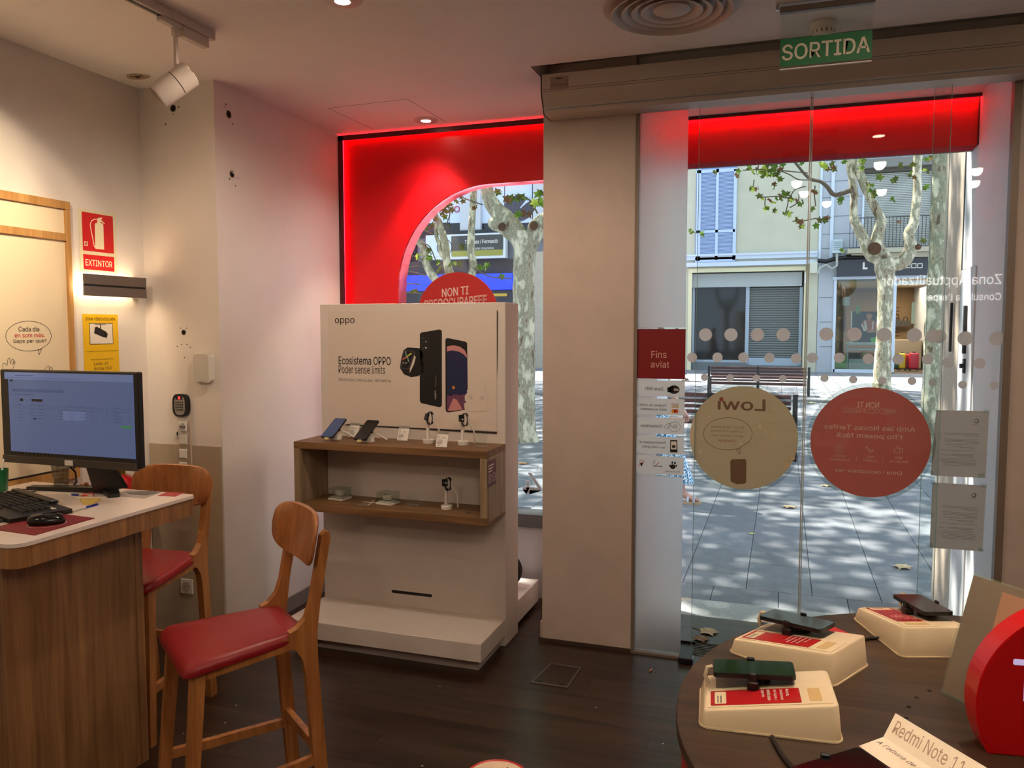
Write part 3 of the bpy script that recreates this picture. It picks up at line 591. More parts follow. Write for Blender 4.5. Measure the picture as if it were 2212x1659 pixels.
l = atZ(727, 949, ZT); phone_stand('display_phone', 'dark blue-lit smartphone on a white tilted stand at the left end of the shelf top', (l.x, l.y, ZT), R(-4), M_scrb)
l = atZ(797, 954, ZT); phone_stand('display_phone', 'black smartphone with dark screen on a white tilted stand between price cards', (l.x, l.y, ZT), R(-4), M_scr)
def price_card(label, loc, rz, digit=None, cat='price card', h=0.078, w=0.064):
    t = thing('price_card_holder' if digit is None else 'price_card', label, cat, loc, rz, 'small clear easels on the oak shelf')
    a = R(68); u = Vector((0, cos(a), sin(a))); n = Vector((0, -sin(a), cos(a)))
    e = MB().box((-w / 2, -0.002, 0), (w / 2, 0.038, 0.0015)); o = Vector((0, 0, 0.0015))
    e.prism([o + UX * p + u * q for p, q in ((-w / 2, 0), (w / 2, 0), (w / 2, h + 0.005), (-w / 2, h + 0.005))], n * 0.0015); e.build('acrylic_easel', M_clear, t)
    if digit is not None:
        o2 = o + n * 0.0018
        cdo = MB().prism([o2 + UX * p + u * q for p, q in ((-w / 2 + 0.002, 0.002), (w / 2 - 0.002, 0.002), (w / 2 - 0.002, h), (-w / 2 + 0.002, h))], n * 0.0004).build('card', M_pwhite, t)
        MB().prism([o2 + UX * p + u * q for p, q in ((-w / 2 + 0.002, h - 0.012), (w / 2 - 0.002, h - 0.012), (w / 2 - 0.002, h), (-w / 2 + 0.002, h))], n * 0.0008).build('card_header', mat('card_grey', (140, 132, 126), 0.5), t)
        mb = text(digit, o2 + n * 0.0005 + u * (h * 0.56) - UX * (w * 0.4), UX, u, height=0.013); mb.build('lettering', M_ink, t, fix=False)
        for k, (q, ww) in enumerate(((0.60, 0.3), (0.44, 0.42), (0.36, 0.5), (0.28, 0.46), (0.20, 0.4), (0.10, 0.3))):
            x0 = -w * 0.4 if k else -w * 0.05
            MB().prism([o2 + UX * p + u * r for p, r in ((x0, h * q), (x0 + w * ww, h * q), (x0 + w * ww, h * q + 0.0022), (x0, h * q + 0.0022))], n * 0.0008).build('print_line', M_pg, t)
    return t
for (px, py, dg, lb) in ((768, 944, '30', 'small white price card half hidden between the two shelf phones'), (869, 953, '3', 'small white price card alone in the middle of the shelf top'), (953, 967, '9', 'small white price card in front of the two shelf-top watches'), (1037, 965, None, 'empty clear easel at the right end of the shelf top')):
    l = atZ(px, py, ZT); price_card(lb, (l.x, min(l.y, 3.776), ZT), 0, dg)
def watch_stand(label, loc, rz, h=0.125, face=1):
    t = thing('display_watch', label, 'watch', loc, rz, 'black smart watches on white posts')
    MB().lathe([(0.0, 0.0), (0.029, 0.0), (0.030, 0.003), (0.030, 0.018), (0.027, 0.021), (0.0, 0.021)], 28).build('stand_base', M_pwhite, t, smooth=40)
    MB().rbox((-0.014, -0.004, 0.02), (0.002, 0.010, h), 0.003, 1).build('post', M_pwhite, t)
    c = Vector((0.012, -0.004, h + 0.004)); L = []
    for k in range(15):
        a = R(-60 + 300 * k / 14); L.append(c + Vector((0.016 * cos(a), 0.012 * sin(a) * 0.5, 0.03 * sin(a) * 1.0)))
    for sgn in (1,):
        mb = MB()
        prof = [(0.030 * cos(t_) * (0.62), 0.034 * sin(t_)) for t_ in [2 * pi * k / 24 for k in range(24)]]
        inn = [(p * 0.86, q * 0.9) for p, q in prof]; ov = Vector((0.008, -0.009, 0))
        mb.ring([c + Vector((p, -0.010, q)) for p, q in prof], [c + Vector((p, -0.010, q)) for p, q in inn], (0, 0.020, 0)); mb.build('strap', M_black, t, smooth=50)
    ca = Matrix.Translation(c + Vector((-0.012, -0.014, 0.008))) @ Matrix.Rotation(R(-25 * face), 4, 'Z') @ Matrix.Rotation(R(-20), 4, 'X')
    bm = bmesh.new(); bmesh.ops.create_cube(bm, size=1, matrix=Matrix.Diagonal((0.03, 0.011, 0.036, 1))); bmesh.ops.bevel(bm, geom=bm.edges[:], offset=0.004, segments=2, affect='EDGES', profile=0.5); MB().bm(bm, ca).build('watch_case', M_scr, t, smooth=40); bm.free()
    MB().tube([c + Vector((0.016, 0.0, -0.01)), c + Vector((0.03, 0.01, -0.03)), c + Vector((0.04, 0.02, -0.06)), Vector((0.045, 0.035, 0.004))], 0.0045, 8).build('cable', M_pwhite, t, smooth=60)
    MB().rbox(c + Vector((0.008, -0.004, -0.012)), c + Vector((0.022, 0.006, 0.02)), 0.003, 1).build('sensor_clip', M_pwhite, t)
    return t
for (px, py, Z_, lb, f) in ((926, 957, ZT, 'black smart watch on a white post facing forward on the shelf top', 1), (1001, 961, ZT, 'black smart watch on a white post turned sideways on the shelf top', -1), (965, 1099, ZB, 'black smart watch on a white post alone inside the oak shelf', -1)):
    l = atZ(px, py, Z_); watch_stand(lb, (l.x, l.y, Z_), R(-6), face=f)
def earbuds(label, loc, rz):
    t = thing('earbud_display', label, 'earbuds', loc, rz, 'earbud cases under clear covers')
    MB().rbox((-0.048, -0.042, 0.0), (0.048, 0.042, 0.012), 0.002, 1).build('plinth', M_pwhite, t)
    MB().rbox((-0.040, -0.034, 0.012), (0.040, 0.034, 0.017), 0.002, 1).build('plinth_step', M_pwhite, t)
    MB().loft([[(0.030 * s_ * cos(a) , 0.020 * s_ * sin(a), z_) for a in [2 * pi * k / 24 for k in range(24)]] for s_, z_ in ((0.6, 0.019), (0.92, 0.023), (1.0, 0.032), (0.97, 0.040))]).build('case_body', M_pwhite, t, smooth=60)
    MB().loft([[(0.030 * s_ * cos(a), 0.020 * s_ * sin(a), z_) for a in [2 * pi * k / 24 for k in range(24)]] for s_, z_ in ((0.97, 0.041), (0.94, 0.047), (0.7, 0.052), (0.3, 0.053))]).build('case_lid', M_pwhite, t, smooth=60)
    b = MB()
    for (a, d) in (((-0.046, -0.040, 0.012), (-0.0445, 0.040, 0.062)), ((0.0445, -0.040, 0.012), (0.046, 0.040, 0.062)), ((-0.046, -0.040, 0.0605), (0.046, 0.040, 0.062)), ((-0.046, 0.0385, 0.012), (0.046, 0.040, 0.062)), ((-0.046, -0.040, 0.012), (0.046, -0.0385, 0.062))): b.box(a, d)
    b.build('clear_cover', M_clear, t); return t
for px, py, lb in ((734, 1078, 'white earbud case under a clear cover near the left end of the oak shelf'), (838, 1088, 'white earbud case under a clear cover in the middle of the oak shelf')):
    l = atZ(px, py, ZB); earbuds(lb, (l.x, l.y, ZB), R(-8))
l = atZ(889, 1093, ZB); price_card('empty clear easel standing inside the oak shelf beside the earbuds', (l.x, l.y, ZB), 0, None)
t = thing('price_card_holder', 'clear easel lying folded flat between the two earbud cases', 'price card', (atZ(787, 1090, ZB).x, atZ(787, 1090, ZB).y, ZB))
MB().box((-0.032, -0.022, 0), (0.032, 0.022, 0.0018)).build('acrylic_easel', M_clear, t); MB().tube([(0.030, -0.02, 0.002), (0.042, 0.0, 0.012), (0.036, 0.03, 0.018)], 0.0018, 6).build('folded_lip', M_pwhite, t)
MB().box((-0.04, 0.05, 0.0), (0.05, 0.066, 0.002)).build('paper_slip', M_pwhite, t)
l = atZ(1012, 1108, ZB); one(MB().rbox((l.x - 0.012, l.y - 0.004, ZB), (l.x + 0.012, l.y + 0.006, ZB + 0.004), 0.001, 1), 'cable_grommet', mat('grommet_brown', (84, 56, 34), 0.5), 'tiny brown grommet on the inside floor of the oak shelf', 'grommet', (l.x, l.y, ZB))
l = atZ(1003, 1085, ZB); one(MB().rbox((l.x - 0.035, l.y - 0.01, ZB), (l.x + 0.035, l.y + 0.01, ZB + 0.003), 0.001, 1), 'paper_slip', M_pwhite, 'white paper slip behind the watch inside the oak shelf', 'paper', (l.x, l.y, ZB))
# low white plinth behind the unit with a scooter wheel
lp2 = one(MB().rbox((-2.3, 4.05, 0.02), (-1.355, 4.50, 0.15), 0.003, 1), 'window_plinth', M_white, 'low white plinth behind the display unit in the window bay', 'plinth', (-1.83, 4.28, 0.0))
for x in (-2.2, -1.42): MB().box((x - 0.03 + 1.83, 0.18, 0.0), (x + 0.03 + 1.83, 0.21, 0.02)).build('foot', M_white, lp2)
wh = thing('scooter_wheel', 'black rubber scooter wheel edge showing behind the display unit', 'wheel', (-1.497, 4.30, 0.151))
Mw = Matrix.Rotation(R(90), 3, 'X')
MB().lathe([(0.07, -0.02), (0.088, -0.026), (0.098, -0.02), (0.103, 0.0), (0.098, 0.02), (0.088, 0.026), (0.07, 0.02), (0.07, -0.02)], 40, (0, 0, 0.103), Mw).build('tyre', mat('rubber', (18, 17, 18), 0.7, bump=0.3, bscale=40), wh, smooth=40)
MB().lathe([(0.0, -0.022), (0.03, -0.022), (0.071, -0.008), (0.071, 0.008), (0.03, 0.022), (0.0, 0.022)], 32, (0, 0, 0.103), Mw).build('rim', mat('rim_grey', (70, 70, 72), 0.4, 0.6), wh, smooth=40)
# round red window sign
rs = thing('round_window_sign', 'round red cardboard sign reading NON TI PREOCCUPARE rising behind the display panel', 'sign', (-1.70, 4.45, 0.151))
r0 = 0.264; c0 = Vector((atY(987, 588, 4.45).x, 4.45, atY(987, 588, 4.45).z - r0))
mb = WB(rs); mb.prism([c0 + Vector((a, 0, b)) for a, b in circ(r0, 64)], (0, 0.006, 0)); mb.build('disc', mat('sign_red', (190, 38, 34), 0.5), rs)
WB(rs).box((c0.x - 0.1, 4.455, 0.151), (c0.x + 0.1, 4.465, c0.z - r0 * 0.6)).build('strut', M_white, rs)
def tl(x0, y0, x1, y1): a = atY(x0, y1, 4.449); b = atY(x1, y0, 4.449); return a, b.x - a.x, b.z - a.z
a, w_, h_ = tl(955, 620, 1012, 642); lettering(rs, 'NON TI', a, (UX * 0.995 + UZ * 0.09), (UZ * 0.995), mat('sign_pale', (230, 200, 190), 0.5), width=w_, height=0.05, bold=0.02)
a, w_, h_ = tl(917, 640, 1052, 664); lettering(rs, 'PREOCCUPAREEE', a + Vector((0, 0, -0.012)), (UX * 0.997 + UZ * 0.07), UZ, mat('sign_pale', (230, 200, 190), 0.5), width=w_, height=0.055, outline=0.018)
M_decal = film('white_decal', (236, 238, 242), 0.5)
lt = thing('window_lettering', 'white mirrored numerals stuck on the window glass beside the display', 'lettering', (-1.4, 4.73, 0.6))
a = atY(1128, 1066, 4.733); lettering(lt, '24', Vector((a.x + 0.005, 4.733, a.z)), UX, UZ, M_decal, width=0.26, height=0.135, mirror=True, bold=0.02)
a = atY(1158, 1016, 4.733); lettering(lt, 'obert', Vector((a.x, 4.733, a.z)), UX, UZ, M_decal, width=0.15, height=0.03, mirror=True)
# ================================================================== STOOLS
M_beech = wood('beech_ply', (150, 92, 46), (196, 134, 76), axis=2, scale=1.6, rough=0.4, coat=0.2)
M_beechx = wood('beech_back', (150, 88, 44), (188, 120, 66), axis=2, scale=1.4, rough=0.35, coat=0.3)
M_vinyl = mat('red_vinyl', (146, 28, 34), 0.4, bump=0.03, bscale=200)
def bar(a, b, w, h, w2=None, h2=None, up=(0, 0, 1)):
    a, b = Vector(a), Vector(b); d = (b - a).normalized(); s = d.cross(Vector(up)).normalized(); t = s.cross(d); w2 = w2 or w; h2 = h2 or h
    r = lambda c, x, y: [c + s * x / 2 + t * y / 2, c - s * x / 2 + t * y / 2, c - s * x / 2 - t * y / 2, c + s * x / 2 - t * y / 2]
    return MB().loft([r(a, w, h), r(b, w2, h2)])
def make_stool(label):
    t = thing('counter_stool', label, 'stool', (0, 0, 0), 0, 'beech counter stools with red seats')
    out = [(0.258, 0), (0.228, 0.40), (0.216, 0.58), (0.216, 0.66), (0.228, 0.76), (0.266, 0.965), (0.264, 0.983), (0.252, 0.988), (0.236, 0.975),
           (0.196, 0.76), (0.178, 0.71), (0.150, 0.682), (0.125, 0.672), (0.120, 0.625), (0.145, 0.61), (0.166, 0.575), (0.176, 0.52), (0.184, 0.40), (0.214, 0)]
    for sx in (-1, 1):
        m = MB(); xi = 0.150 * sx; m.prism([(xi - 0.015, y, z) for y, z in out], (0.030, 0, 0)); m.build('back_leg', M_beech, t)
        MB().loft([[(sx * 0.195 + dx * 0.015, -0.212 + dy * 0.017, 0) for dx, dy in ((-1, -1), (1, -1), (1, 1), (-1, 1))], [(sx * 0.165 + dx * 0.017, -0.160 + dy * 0.021, 0.625) for dx, dy in ((-1, -1), (1, -1), (1, 1), (-1, 1))]]).build('front_leg', M_beech, t)
        bar((sx * 0.165, -0.14, 0.612), (sx * 0.150, 0.13, 0.638), 0.026, 0.042).build('side_apron', M_beech, t)
        bar((sx * 0.184, -0.182, 0.21), (sx * 0.150, 0.205, 0.225), 0.022, 0.030).build('side_rail', M_beech, t)
    bar((-0.15, -0.155, 0.60), (0.15, -0.155, 0.60), 0.026, 0.042).build('front_apron', M_beech, t)
    bar((-0.172, -0.200, 0.15), (0.172, -0.200, 0.15), 0.026, 0.034).build('front_rail', M_beech, t)
    bar((-0.136, 0.208, 0.27), (0.136, 0.208, 0.27), 0.022, 0.032).build('rear_rail', M_beech, t)
    # curved plywood backrest
    n = 48; rings = []
    def bp(u, v, off):
        x = 0.205 * u; zz = 0.955 + 0.088 * v; y = 0.232 + 0.19 * (zz - 0.955) - 0.9 * x * x + 0.012 + off
        return (x, y, zz)
    so_ = [(math.copysign(abs(cos(a)) ** 0.55, cos(a)), math.copysign(abs(sin(a)) ** 0.62, sin(a))) for a in [2 * pi * k / n for k in range(n)]]
    so_ = [(u * (1.0 - 0.05 * (v < 0) * abs(v)), v) for u, v in so_]
    for sc, off in ((0.02, -0.02), (0.35, -0.02), (0.7, -0.02), (0.96, -0.02), (1.0, -0.016), (1.0, -0.010), (0.96, -0.006), (0.7, -0.006), (0.35, -0.006), (0.02, -0.006)):
        rings.append([bp(u * sc, v * sc, off) for u, v in so_])
    MB().loft(rings).build('backrest', M_beechx, t, smooth=40)
    # cushion
    def outline(s, dz):
        hw_f, hw_r, yf, yr, r = 0.205, 0.160, -0.208, 0.195, 0.045; pts = []
        for cx, cy, a0 in ((hw_r - r, yr - r, 0), (-(hw_r - r), yr - r, 90), (-(hw_f - r), yf + r, 180), (hw_f - r, yf + r, 270)):
            for k in range(7): a = R(a0 + 15 * k); pts.append((cx + (r - s) * cos(a) if True else 0, cy + (r - s) * sin(a)))
        o = []
        for x, y in pts:
            zz = dz - 1.6 * max(0.0, -0.10 - y) ** 2 + 0.006 * (y / 0.2)
            o.append((x, y, zz))
        return o
    rg = [outline(0.012, 0.628), outline(0.002, 0.632), outline(0.0, 0.642), outline(0.003, 0.654), outline(0.012, 0.662), outline(0.030, 0.666)]
    m = MB(); k = len(rg[0]); m.loft(rg, cap=False)
    top = rg[-1]; cen = [(p[0] * 0.5, p[1] * 0.5, 0.667 - 1.6 * max(0.0, -0.10 - p[1] * 0.5) ** 2 + 0.003) for p in top]; b0 = len(m.v)
    m.add(top + cen, [(i, (i + 1) % k, k + (i + 1) % k, k + i) for i in range(k)] + [tuple(range(k, 2 * k))]); m.add(rg[0], [tuple(range(k - 1, -1, -1))])
    m.build('seat_cushion', M_vinyl, t, smooth=50)
    return t
st1 = make_stool('beech stool with a red padded seat standing alone in front of the display')
st1.location = (-1.684, 2.142, 0); st1.rotation_euler = (0, 0, R(-37))
dup(st1, (-2.543, 2.637, 0), R(3.4), 'beech stool with a red padded seat tucked behind the end of the desk')
# ================================================================== DESK AND WHAT IS ON IT
DZ = 1.0
M_dwood = wood('desk_oak', (120, 82, 50), (172, 128, 84), axis=2, scale=1.3, rough=0.45)
M_dwoodx = wood('desk_band', (126, 84, 48), (176, 126, 76), axis=2, scale=1.3, rough=0.4)
dk = thing('service_desk', 'tall wooden service desk with a white top and rounded corner', 'desk', (-2.6, 2.1, 0))
def dtop(z0, z1, e, nm, m):
    pts = [(-3.01 + e, 1.755 - 0 + e), (-2.165 - 0.045 - e, 1.755 + e)] + [(-2.165 - 0.05 - e + 0.05 * sin(R(a)), 1.755 + 0.05 + e - 0.05 * cos(R(a))) for a in range(10, 91, 16)] + [(-2.165 - e, 2.52), (-2.18 - e, 2.535 - e), (-3.01 + e, 2.535 - e)]
    mb = WB(dk); mb.prism([(x, y, z0) for x, y in pts], (0, 0, z1 - z0)); return mb.build(nm, m, dk)
dtop(0.988, 1.0, 0.0, 'white_top', mat('laminate_white', (236, 224, 214), 0.3)); dtop(0.922, 0.988, 0.003, 'edge_band', M_dwoodx)
WB(dk).rbox((-2.98, 1.80, 0), (-2.285, 2.345, 0.922), 0.002, 1).build('carcass', M_dwood, dk)
WB(dk).rbox((-2.285, 1.79, 0), (-2.270, 2.320, 0.922), 0.001, 1).build('side_panel', M_dwood, dk)
WB(dk).rbox((-2.288, 2.320, 0), (-2.266, 2.356, 0.922), 0.002, 1).build('corner_post', M_dwood, dk)
# monitor
MY = 2.35
mo = thing('computer_monitor', 'wide black desktop monitor showing a pale web page on the desk', 'monitor', (-2.6, 2.45, DZ))
WB(mo).rbox((-2.945, MY, 1.126), (-2.258, MY + 0.028, 1.488), 0.004, 1).build('bezel', M_black, mo)
WB(mo).rbox((-2.945, MY - 0.004, 1.117), (-2.270, MY + 0.01, 1.147), 0.002, 1).build('chin', mat('chin_grey', (60, 54, 48), 0.5), mo)
sc_ = WB(mo).box((-2.918, MY - 0.0012, 1.150), (-2.277, MY + 0.001, 1.478)).build('screen', mat('screen_blue', (60, 72, 100), 0.35, emit=(88, 106, 150), estr=0.27), mo)
def sm_(x0, z0, x1, z1, m, nm='screen_print'):        # coordinates inside the screen, 0..1 from top left
    W_, H_ = 0.641, 0.328; WB(mo).box((-2.918 + x0 * W_, MY - 0.0018, 1.478 - z1 * H_), (-2.918 + x1 * W_, MY - 0.0013, 1.478 - z0 * H_)).build(nm, m, sc_)
M_sd = mat('screen_dark', (18, 18, 26), 0.4); M_sg = mat('screen_grey', (58, 68, 98), 0.4, emit=(70, 84, 120), estr=0.15); M_sb = mat('screen_band', (86, 100, 140), 0.4, emit=(96, 114, 158), estr=0.3)
sm_(0, 0.96, 1, 1.0, M_sd, 'task_bar'); sm_(0, 0.085, 0.028, 0.96, M_sd, 'side_bar'); sm_(0.0, 0.0, 1, 0.085, M_sb, 'tool_bar')
for i in range(15): sm_(0.03 + 0.03 * i, 0.972, 0.038 + 0.03 * i, 0.988, M_whiteink, 'task_icon')
for i in range(16): sm_(0.02 + 0.038 * i, 0.062, 0.042 + 0.038 * i, 0.067, M_sg)
sm_(0.09, 0.035, 0.24, 0.042, M_sg); sm_(0.045, 0.09, 0.065, 0.112, M_sd); sm_(0.07, 0.262, 0.23, 0.27, M_sg)
sm_(0.12, 0.315, 0.145, 0.345, M_sd); sm_(0.215, 0.315, 0.24, 0.345, M_sd); sm_(0.245, 0.315, 0.30, 0.345, M_sd)
sm_(0.06, 0.40, 0.98, 0.402, M_sg); sm_(0.06, 0.425, 0.98, 0.427, M_sg)
for r_ in range(5):
    for x_, w_ in ((0.10, 0.04), (0.20, 0.035), (0.26, 0.05), (0.43, 0.035), (0.51, 0.035), (0.60, 0.035), (0.68, 0.01), (0.71, 0.01), (0.79, 0.01), (0.85, 0.05), (0.96, 0.01)): sm_(x_, 0.383 + 0.035 * r_ + (0.02 if r_ else 0), x_ + w_, 0.388 + 0.035 * r_ + (0.02 if r_ else 0), M_sg)
sm_(0.46, 0.445, 0.635, 0.555, M_sb, 'dialog'); sm_(0.90, 0.585, 0.975, 0.612, mat('screen_green', (40, 96, 60), 0.4, emit=(60, 130, 80), estr=0.3)); sm_(0.225, 0.545, 0.245, 0.562, mat('screen_royal', (30, 40, 140), 0.4))
lettering(mo, 'Revisión de Albaranes Mercancia Vodafone', (-2.918 + 0.06 * 0.641, MY - 0.0014, 1.478 - 0.232 * 0.328), UX, UZ, M_sg, parent=sc_, width=0.265, height=0.014)
WB(mo).box((-2.62, MY - 0.0055, 1.122), (-2.58, MY - 0.004, 1.142)).build('asset_label', M_whiteink, mo)
mb = WB(mo); mb.loft([[(-2.555, MY + 0.03, 1.25), (-2.455, MY + 0.03, 1.25), (-2.455, MY + 0.05, 1.25), (-2.555, MY + 0.05, 1.25)], [(-2.57, MY + 0.04, 1.13), (-2.47, MY + 0.04, 1.13), (-2.45, MY + 0.065, 1.13), (-2.56, MY + 0.065, 1.13)], [(-2.565, 2.42, 1.018), (-2.475, 2.42, 1.018), (-2.455, 2.49, 1.018), (-2.555, 2.49, 1.018)]]); mb.build('neck', M_black, mo)
for tip in ((-2.425, 2.387), (-2.875, 2.405)): bar((-2.52, 2.46, 1.012), (tip[0], tip[1], 1.007), 0.06, 0.022, 0.04, 0.014).build('foot', M_black, mo); 
for o in [c_ for c_ in mo.children if c_.name.startswith('foot')]: o.data.transform(inv(mo))
WB(mo).tube([(-2.64, MY + 0.02, 1.13), (-2.65, 2.42, 1.08), (-2.70, 2.47, 1.03), (-2.735, 2.48, 1.004)], 0.004, 6).build('cable', M_black, mo)
# keyboard with single keys
kb = thing('keyboard', 'black desktop keyboard with wrist rest under the monitor', 'keyboard', (-2.62, 2.12, DZ), R(-19))
MB().prism([(-0.25, -0.10, 0.0), (0.24, -0.10, 0.0), (0.24, 0.10, 0.0), (-0.25, 0.10, 0.0)], (0, 0, 0.016)).build('case', M_black, kb)
MB().rbox((-0.25, 0.085, 0.012), (0.10, 0.115, 0.028), 0.004, 1).build('rear_ridge', M_black, kb)
MB().rbox((-0.25, -0.165, 0.0), (0.20, -0.10, 0.011), 0.004, 1).build('wrist_rest', mat('rest_grey', (44, 42, 42), 0.6), kb)
MB().rbox((0.14, 0.05, 0.016), (0.20, 0.065, 0.018), 0.001, 1).build('badge', mat('badge', (190, 184, 176), 0.4), kb)
k_me = MB().loft([[(0.0078 * a, 0.0078 * b, 0.016) for a, b in ((-1, -1), (1, -1), (1, 1), (-1, 1))], [(0.0062 * a, 0.0062 * b, 0.0235) for a, b in ((-1, -1), (1, -1), (1, 1), (-1, 1))]]).mesh('key'); k_me.materials.append(mat('key_black', (24, 23, 24), 0.45))
for r_ in range(6):
    for c_ in range(22):
        if c_ in (15,) or (r_ == 0 and c_ % 5 == 4) or (c_ > 17 and r_ == 0): continue
        q = link('key', k_me, kb); q.location = (-0.235 + 0.0195 * c_, 0.072 - 0.0295 * 0.66 * r_ - (0.006 if r_ else 0) - 0.012 * 0, 0)
MB().loft([[(0.05 * a, 0.0078 * b - 0.045 - 0.012, 0.016) for a, b in ((-1, -1), (1, -1), (1, 1), (-1, 1))], [(0.048 * a, 0.0062 * b - 0.045 - 0.012, 0.0235) for a, b in ((-1, -1), (1, -1), (1, 1), (-1, 1))]]).build('space_bar', MATS['key_black'], kb)
MB().tube([(-0.22, 0.115, 0.012), (-0.24, 0.17, 0.006), (-0.30, 0.20, 0.004), (-0.34, 0.15, 0.004)], 0.0022, 6).build('cable', M_black, kb)
# mouse pad and mouse
pd = thing('mouse_pad', 'dark red mouse pad with a white ring print on the desk', 'mouse pad', (-2.31, 1.99, DZ))
q4 = [atZ(*p, DZ) for p in ((-22, 1143), (75, 1157), (205, 1120), (150, 1111))]; q4[3] = q4[0] + q4[2] - q4[1]
mb = WB(pd); mb.prism([Vector((p.x, p.y, DZ)) for p in q4], (0, 0, 0.002)); mb.build('mat', mat('pad_red', (128, 20, 30), 0.55), pd)
mb = WB(pd); cc = Vector((-2.305, 1.985, DZ + 0.0021)); mb.ring([cc + Vector((a, b, 0)) for a, b in circ(0.058, 36)], [cc + Vector((a, b, 0)) for a, b in circ(0.0555, 36)], (0, 0, 0.0003)); mb.build('ring_print', M_whiteink, pd)
ms = thing('computer_mouse', 'glossy black computer mouse on the red pad', 'mouse', (-2.305, 1.985, DZ + 0.0025), R(-50))
rings = []
for z_, s_ in ((0.0, 0.9), (0.006, 1.0), (0.016, 0.98), (0.026, 0.86), (0.033, 0.62), (0.036, 0.3), (0.0365, 0.03)): rings.append([(0.031 * s_ * cos(a) * (1 + 0.06 * sin(a)), 0.057 * s_ * sin(a) - 0.006 * z_ / 0.036, z_ * (1 - 0.12 * (sin(a) > 0))) for a in [2 * pi * k / 28 for k in range(28)]])
MB().loft(rings).build('shell', mat('mouse_black', (14, 13, 14), 0.18), ms, smooth=60)
MB().tube([(0, 0.03, 0.0325), (0, 0.046, 0.026)], 0.004, 8).build('wheel', mat('wheel_grey', (60, 58, 56), 0.5), ms)
# cup with pens, glass, small things
l = (-2.965, 2.335); cu = thing('pencil_cup', 'green plastic cup holding pens at the edge of the desk', 'cup', (l[0], l[1], DZ))
MB().lathe([(0.0, 0.001), (0.034, 0.0), (0.036, 0.003), (0.041, 0.088), (0.039, 0.088), (0.034, 0.006), (0.0, 0.005)], 32).build('cup', mat('green_plastic', (8, 104, 60), 0.3), cu, smooth=40)
for k, (a, m_) in enumerate(((-0.02, M_ink), (0.004, mat('pen_blue', (60, 70, 130), 0.4)), (0.02, M_pwhite))): MB().tube([(a * 0.5, 0.0, 0.01), (a * 1.3, 0.012 * (k - 1), 0.13)], 0.0042, 8).build('pen', m_, cu)
gl = thing('drinking_glass', 'clear plastic tumbler of water behind the monitor', 'glass', (-2.80, 2.485, DZ))
MB().lathe([(0.0, 0.001), (0.027, 0.0), (0.036, 0.105), (0.0345, 0.105), (0.0262, 0.004), (0.0, 0.0035)], 28).build('tumbler', glass('tumbler_clear', (226, 226, 224), 1.2), gl, smooth=40)
for k in range(5): MB().lathe([(0.0285 + 0.0016 * k, 0.02 + 0.017 * k), (0.0295 + 0.0016 * k, 0.021 + 0.017 * k), (0.0287 + 0.0016 * k, 0.022 + 0.017 * k)], 24).build('rib', glass('tumbler_clear'), gl, smooth=60)
fg = thing('wooden_figure', 'tiny wooden animal figure beside the monitor foot', 'figurine', (-2.66, 2.465, DZ + 0.02))
MB().rbox((-0.016, -0.007, 0.010), (0.014, 0.007, 0.024), 0.004, 2).build('body', mat('toy_wood', (176, 104, 52), 0.5), fg); MB().rbox((0.009, -0.006, 0.018), (0.024, 0.006, 0.032), 0.004, 2).build('head', MATS['toy_wood'], fg)
for x in (-0.013, 0.008):
    for y in (-0.005, 0.003): MB().box((x, y, 0), (x + 0.005, y + 0.003, 0.011)).build('leg', MATS['toy_wood'], fg)
fg.location.z = DZ
def flat(name, px, m, label, cat, h=0.0006, z0=DZ):
    c_ = [atZ(*p, z0) for p in px]; ctr = sum(c_, Vector()) / len(c_)
    return one(MB().prism(c_, (0, 0, h)), name, m, label, cat, (ctr.x, ctr.y, z0))
lf_ = thing('leaflet', 'grey printed leaflet with a red corner block near the desk end', 'leaflet', (-2.36, 2.47, DZ))
mb = WB(lf_); mb.prism([atZ(*p, DZ) for p in ((240, 1070), (277, 1058), (352, 1063), (312, 1077))], (0, 0, 0.0006)); mb.build('sheet', mat('leaflet_grey', (170, 160, 156), 0.5), lf_)
mb = WB(lf_); mb.prism([atZ(*p, DZ + 0.0007) for p in ((270, 1063), (330, 1060), (345, 1064), (318, 1070), (280, 1068))], (0, 0, 0.0003)); mb.build('photo_print', mat('leaflet_dark', (86, 80, 84), 0.5), lf_)
flat('red_card', ((340, 1071), (361, 1063), (398, 1065), (378, 1073)), mat('card_red', (176, 40, 44), 0.5), 'small red card lying at the far right corner of the desk', 'card')
flat('sticky_notes', ((172, 1079), (218, 1079), (197, 1092), (180, 1090)), mat('note_yellow', (240, 214, 120), 0.6), 'pad of yellow sticky notes beside the keyboard', 'notes', 0.006)
flat('paper_sheet', ((90, 1068), (140, 1066), (172, 1078), (150, 1084)), M_pwhite, 'white paper sheet half under the keyboard', 'paper')
def pen(a, b, cap, label):
    a = atZ(*a, DZ + 0.004); b = atZ(*b, DZ + 0.004); t = thing('ballpoint_pen', label, 'pen', ((a.x + b.x) / 2, (a.y + b.y) / 2, DZ)); k = b - a
    WB(t).tube([a, a + k * 0.62], 0.0035, 8).build('barrel', mat('pen_clear', (214, 206, 200), 0.25), t); WB(t).tube([a + k * 0.62, a + k * 0.97, b], [0.0044, 0.004, 0.002], 8).build('cap', cap, t)
M_bcap = mat('cap_blue', (26, 40, 150), 0.3)
pen((140, 1108), (212, 1089), M_bcap, 'clear ballpoint pen with a blue cap beside the keyboard')
pen((200, 1070), (154, 1068), M_bcap, 'clear ballpoint pen lying beside a red eraser below the monitor foot')
flat('eraser', ((175, 1069), (200, 1067), (203, 1071), (178, 1073)), mat('eraser_red', (214, 70, 60), 0.5), 'small red and white eraser behind the sticky notes', 'eraser', 0.006)
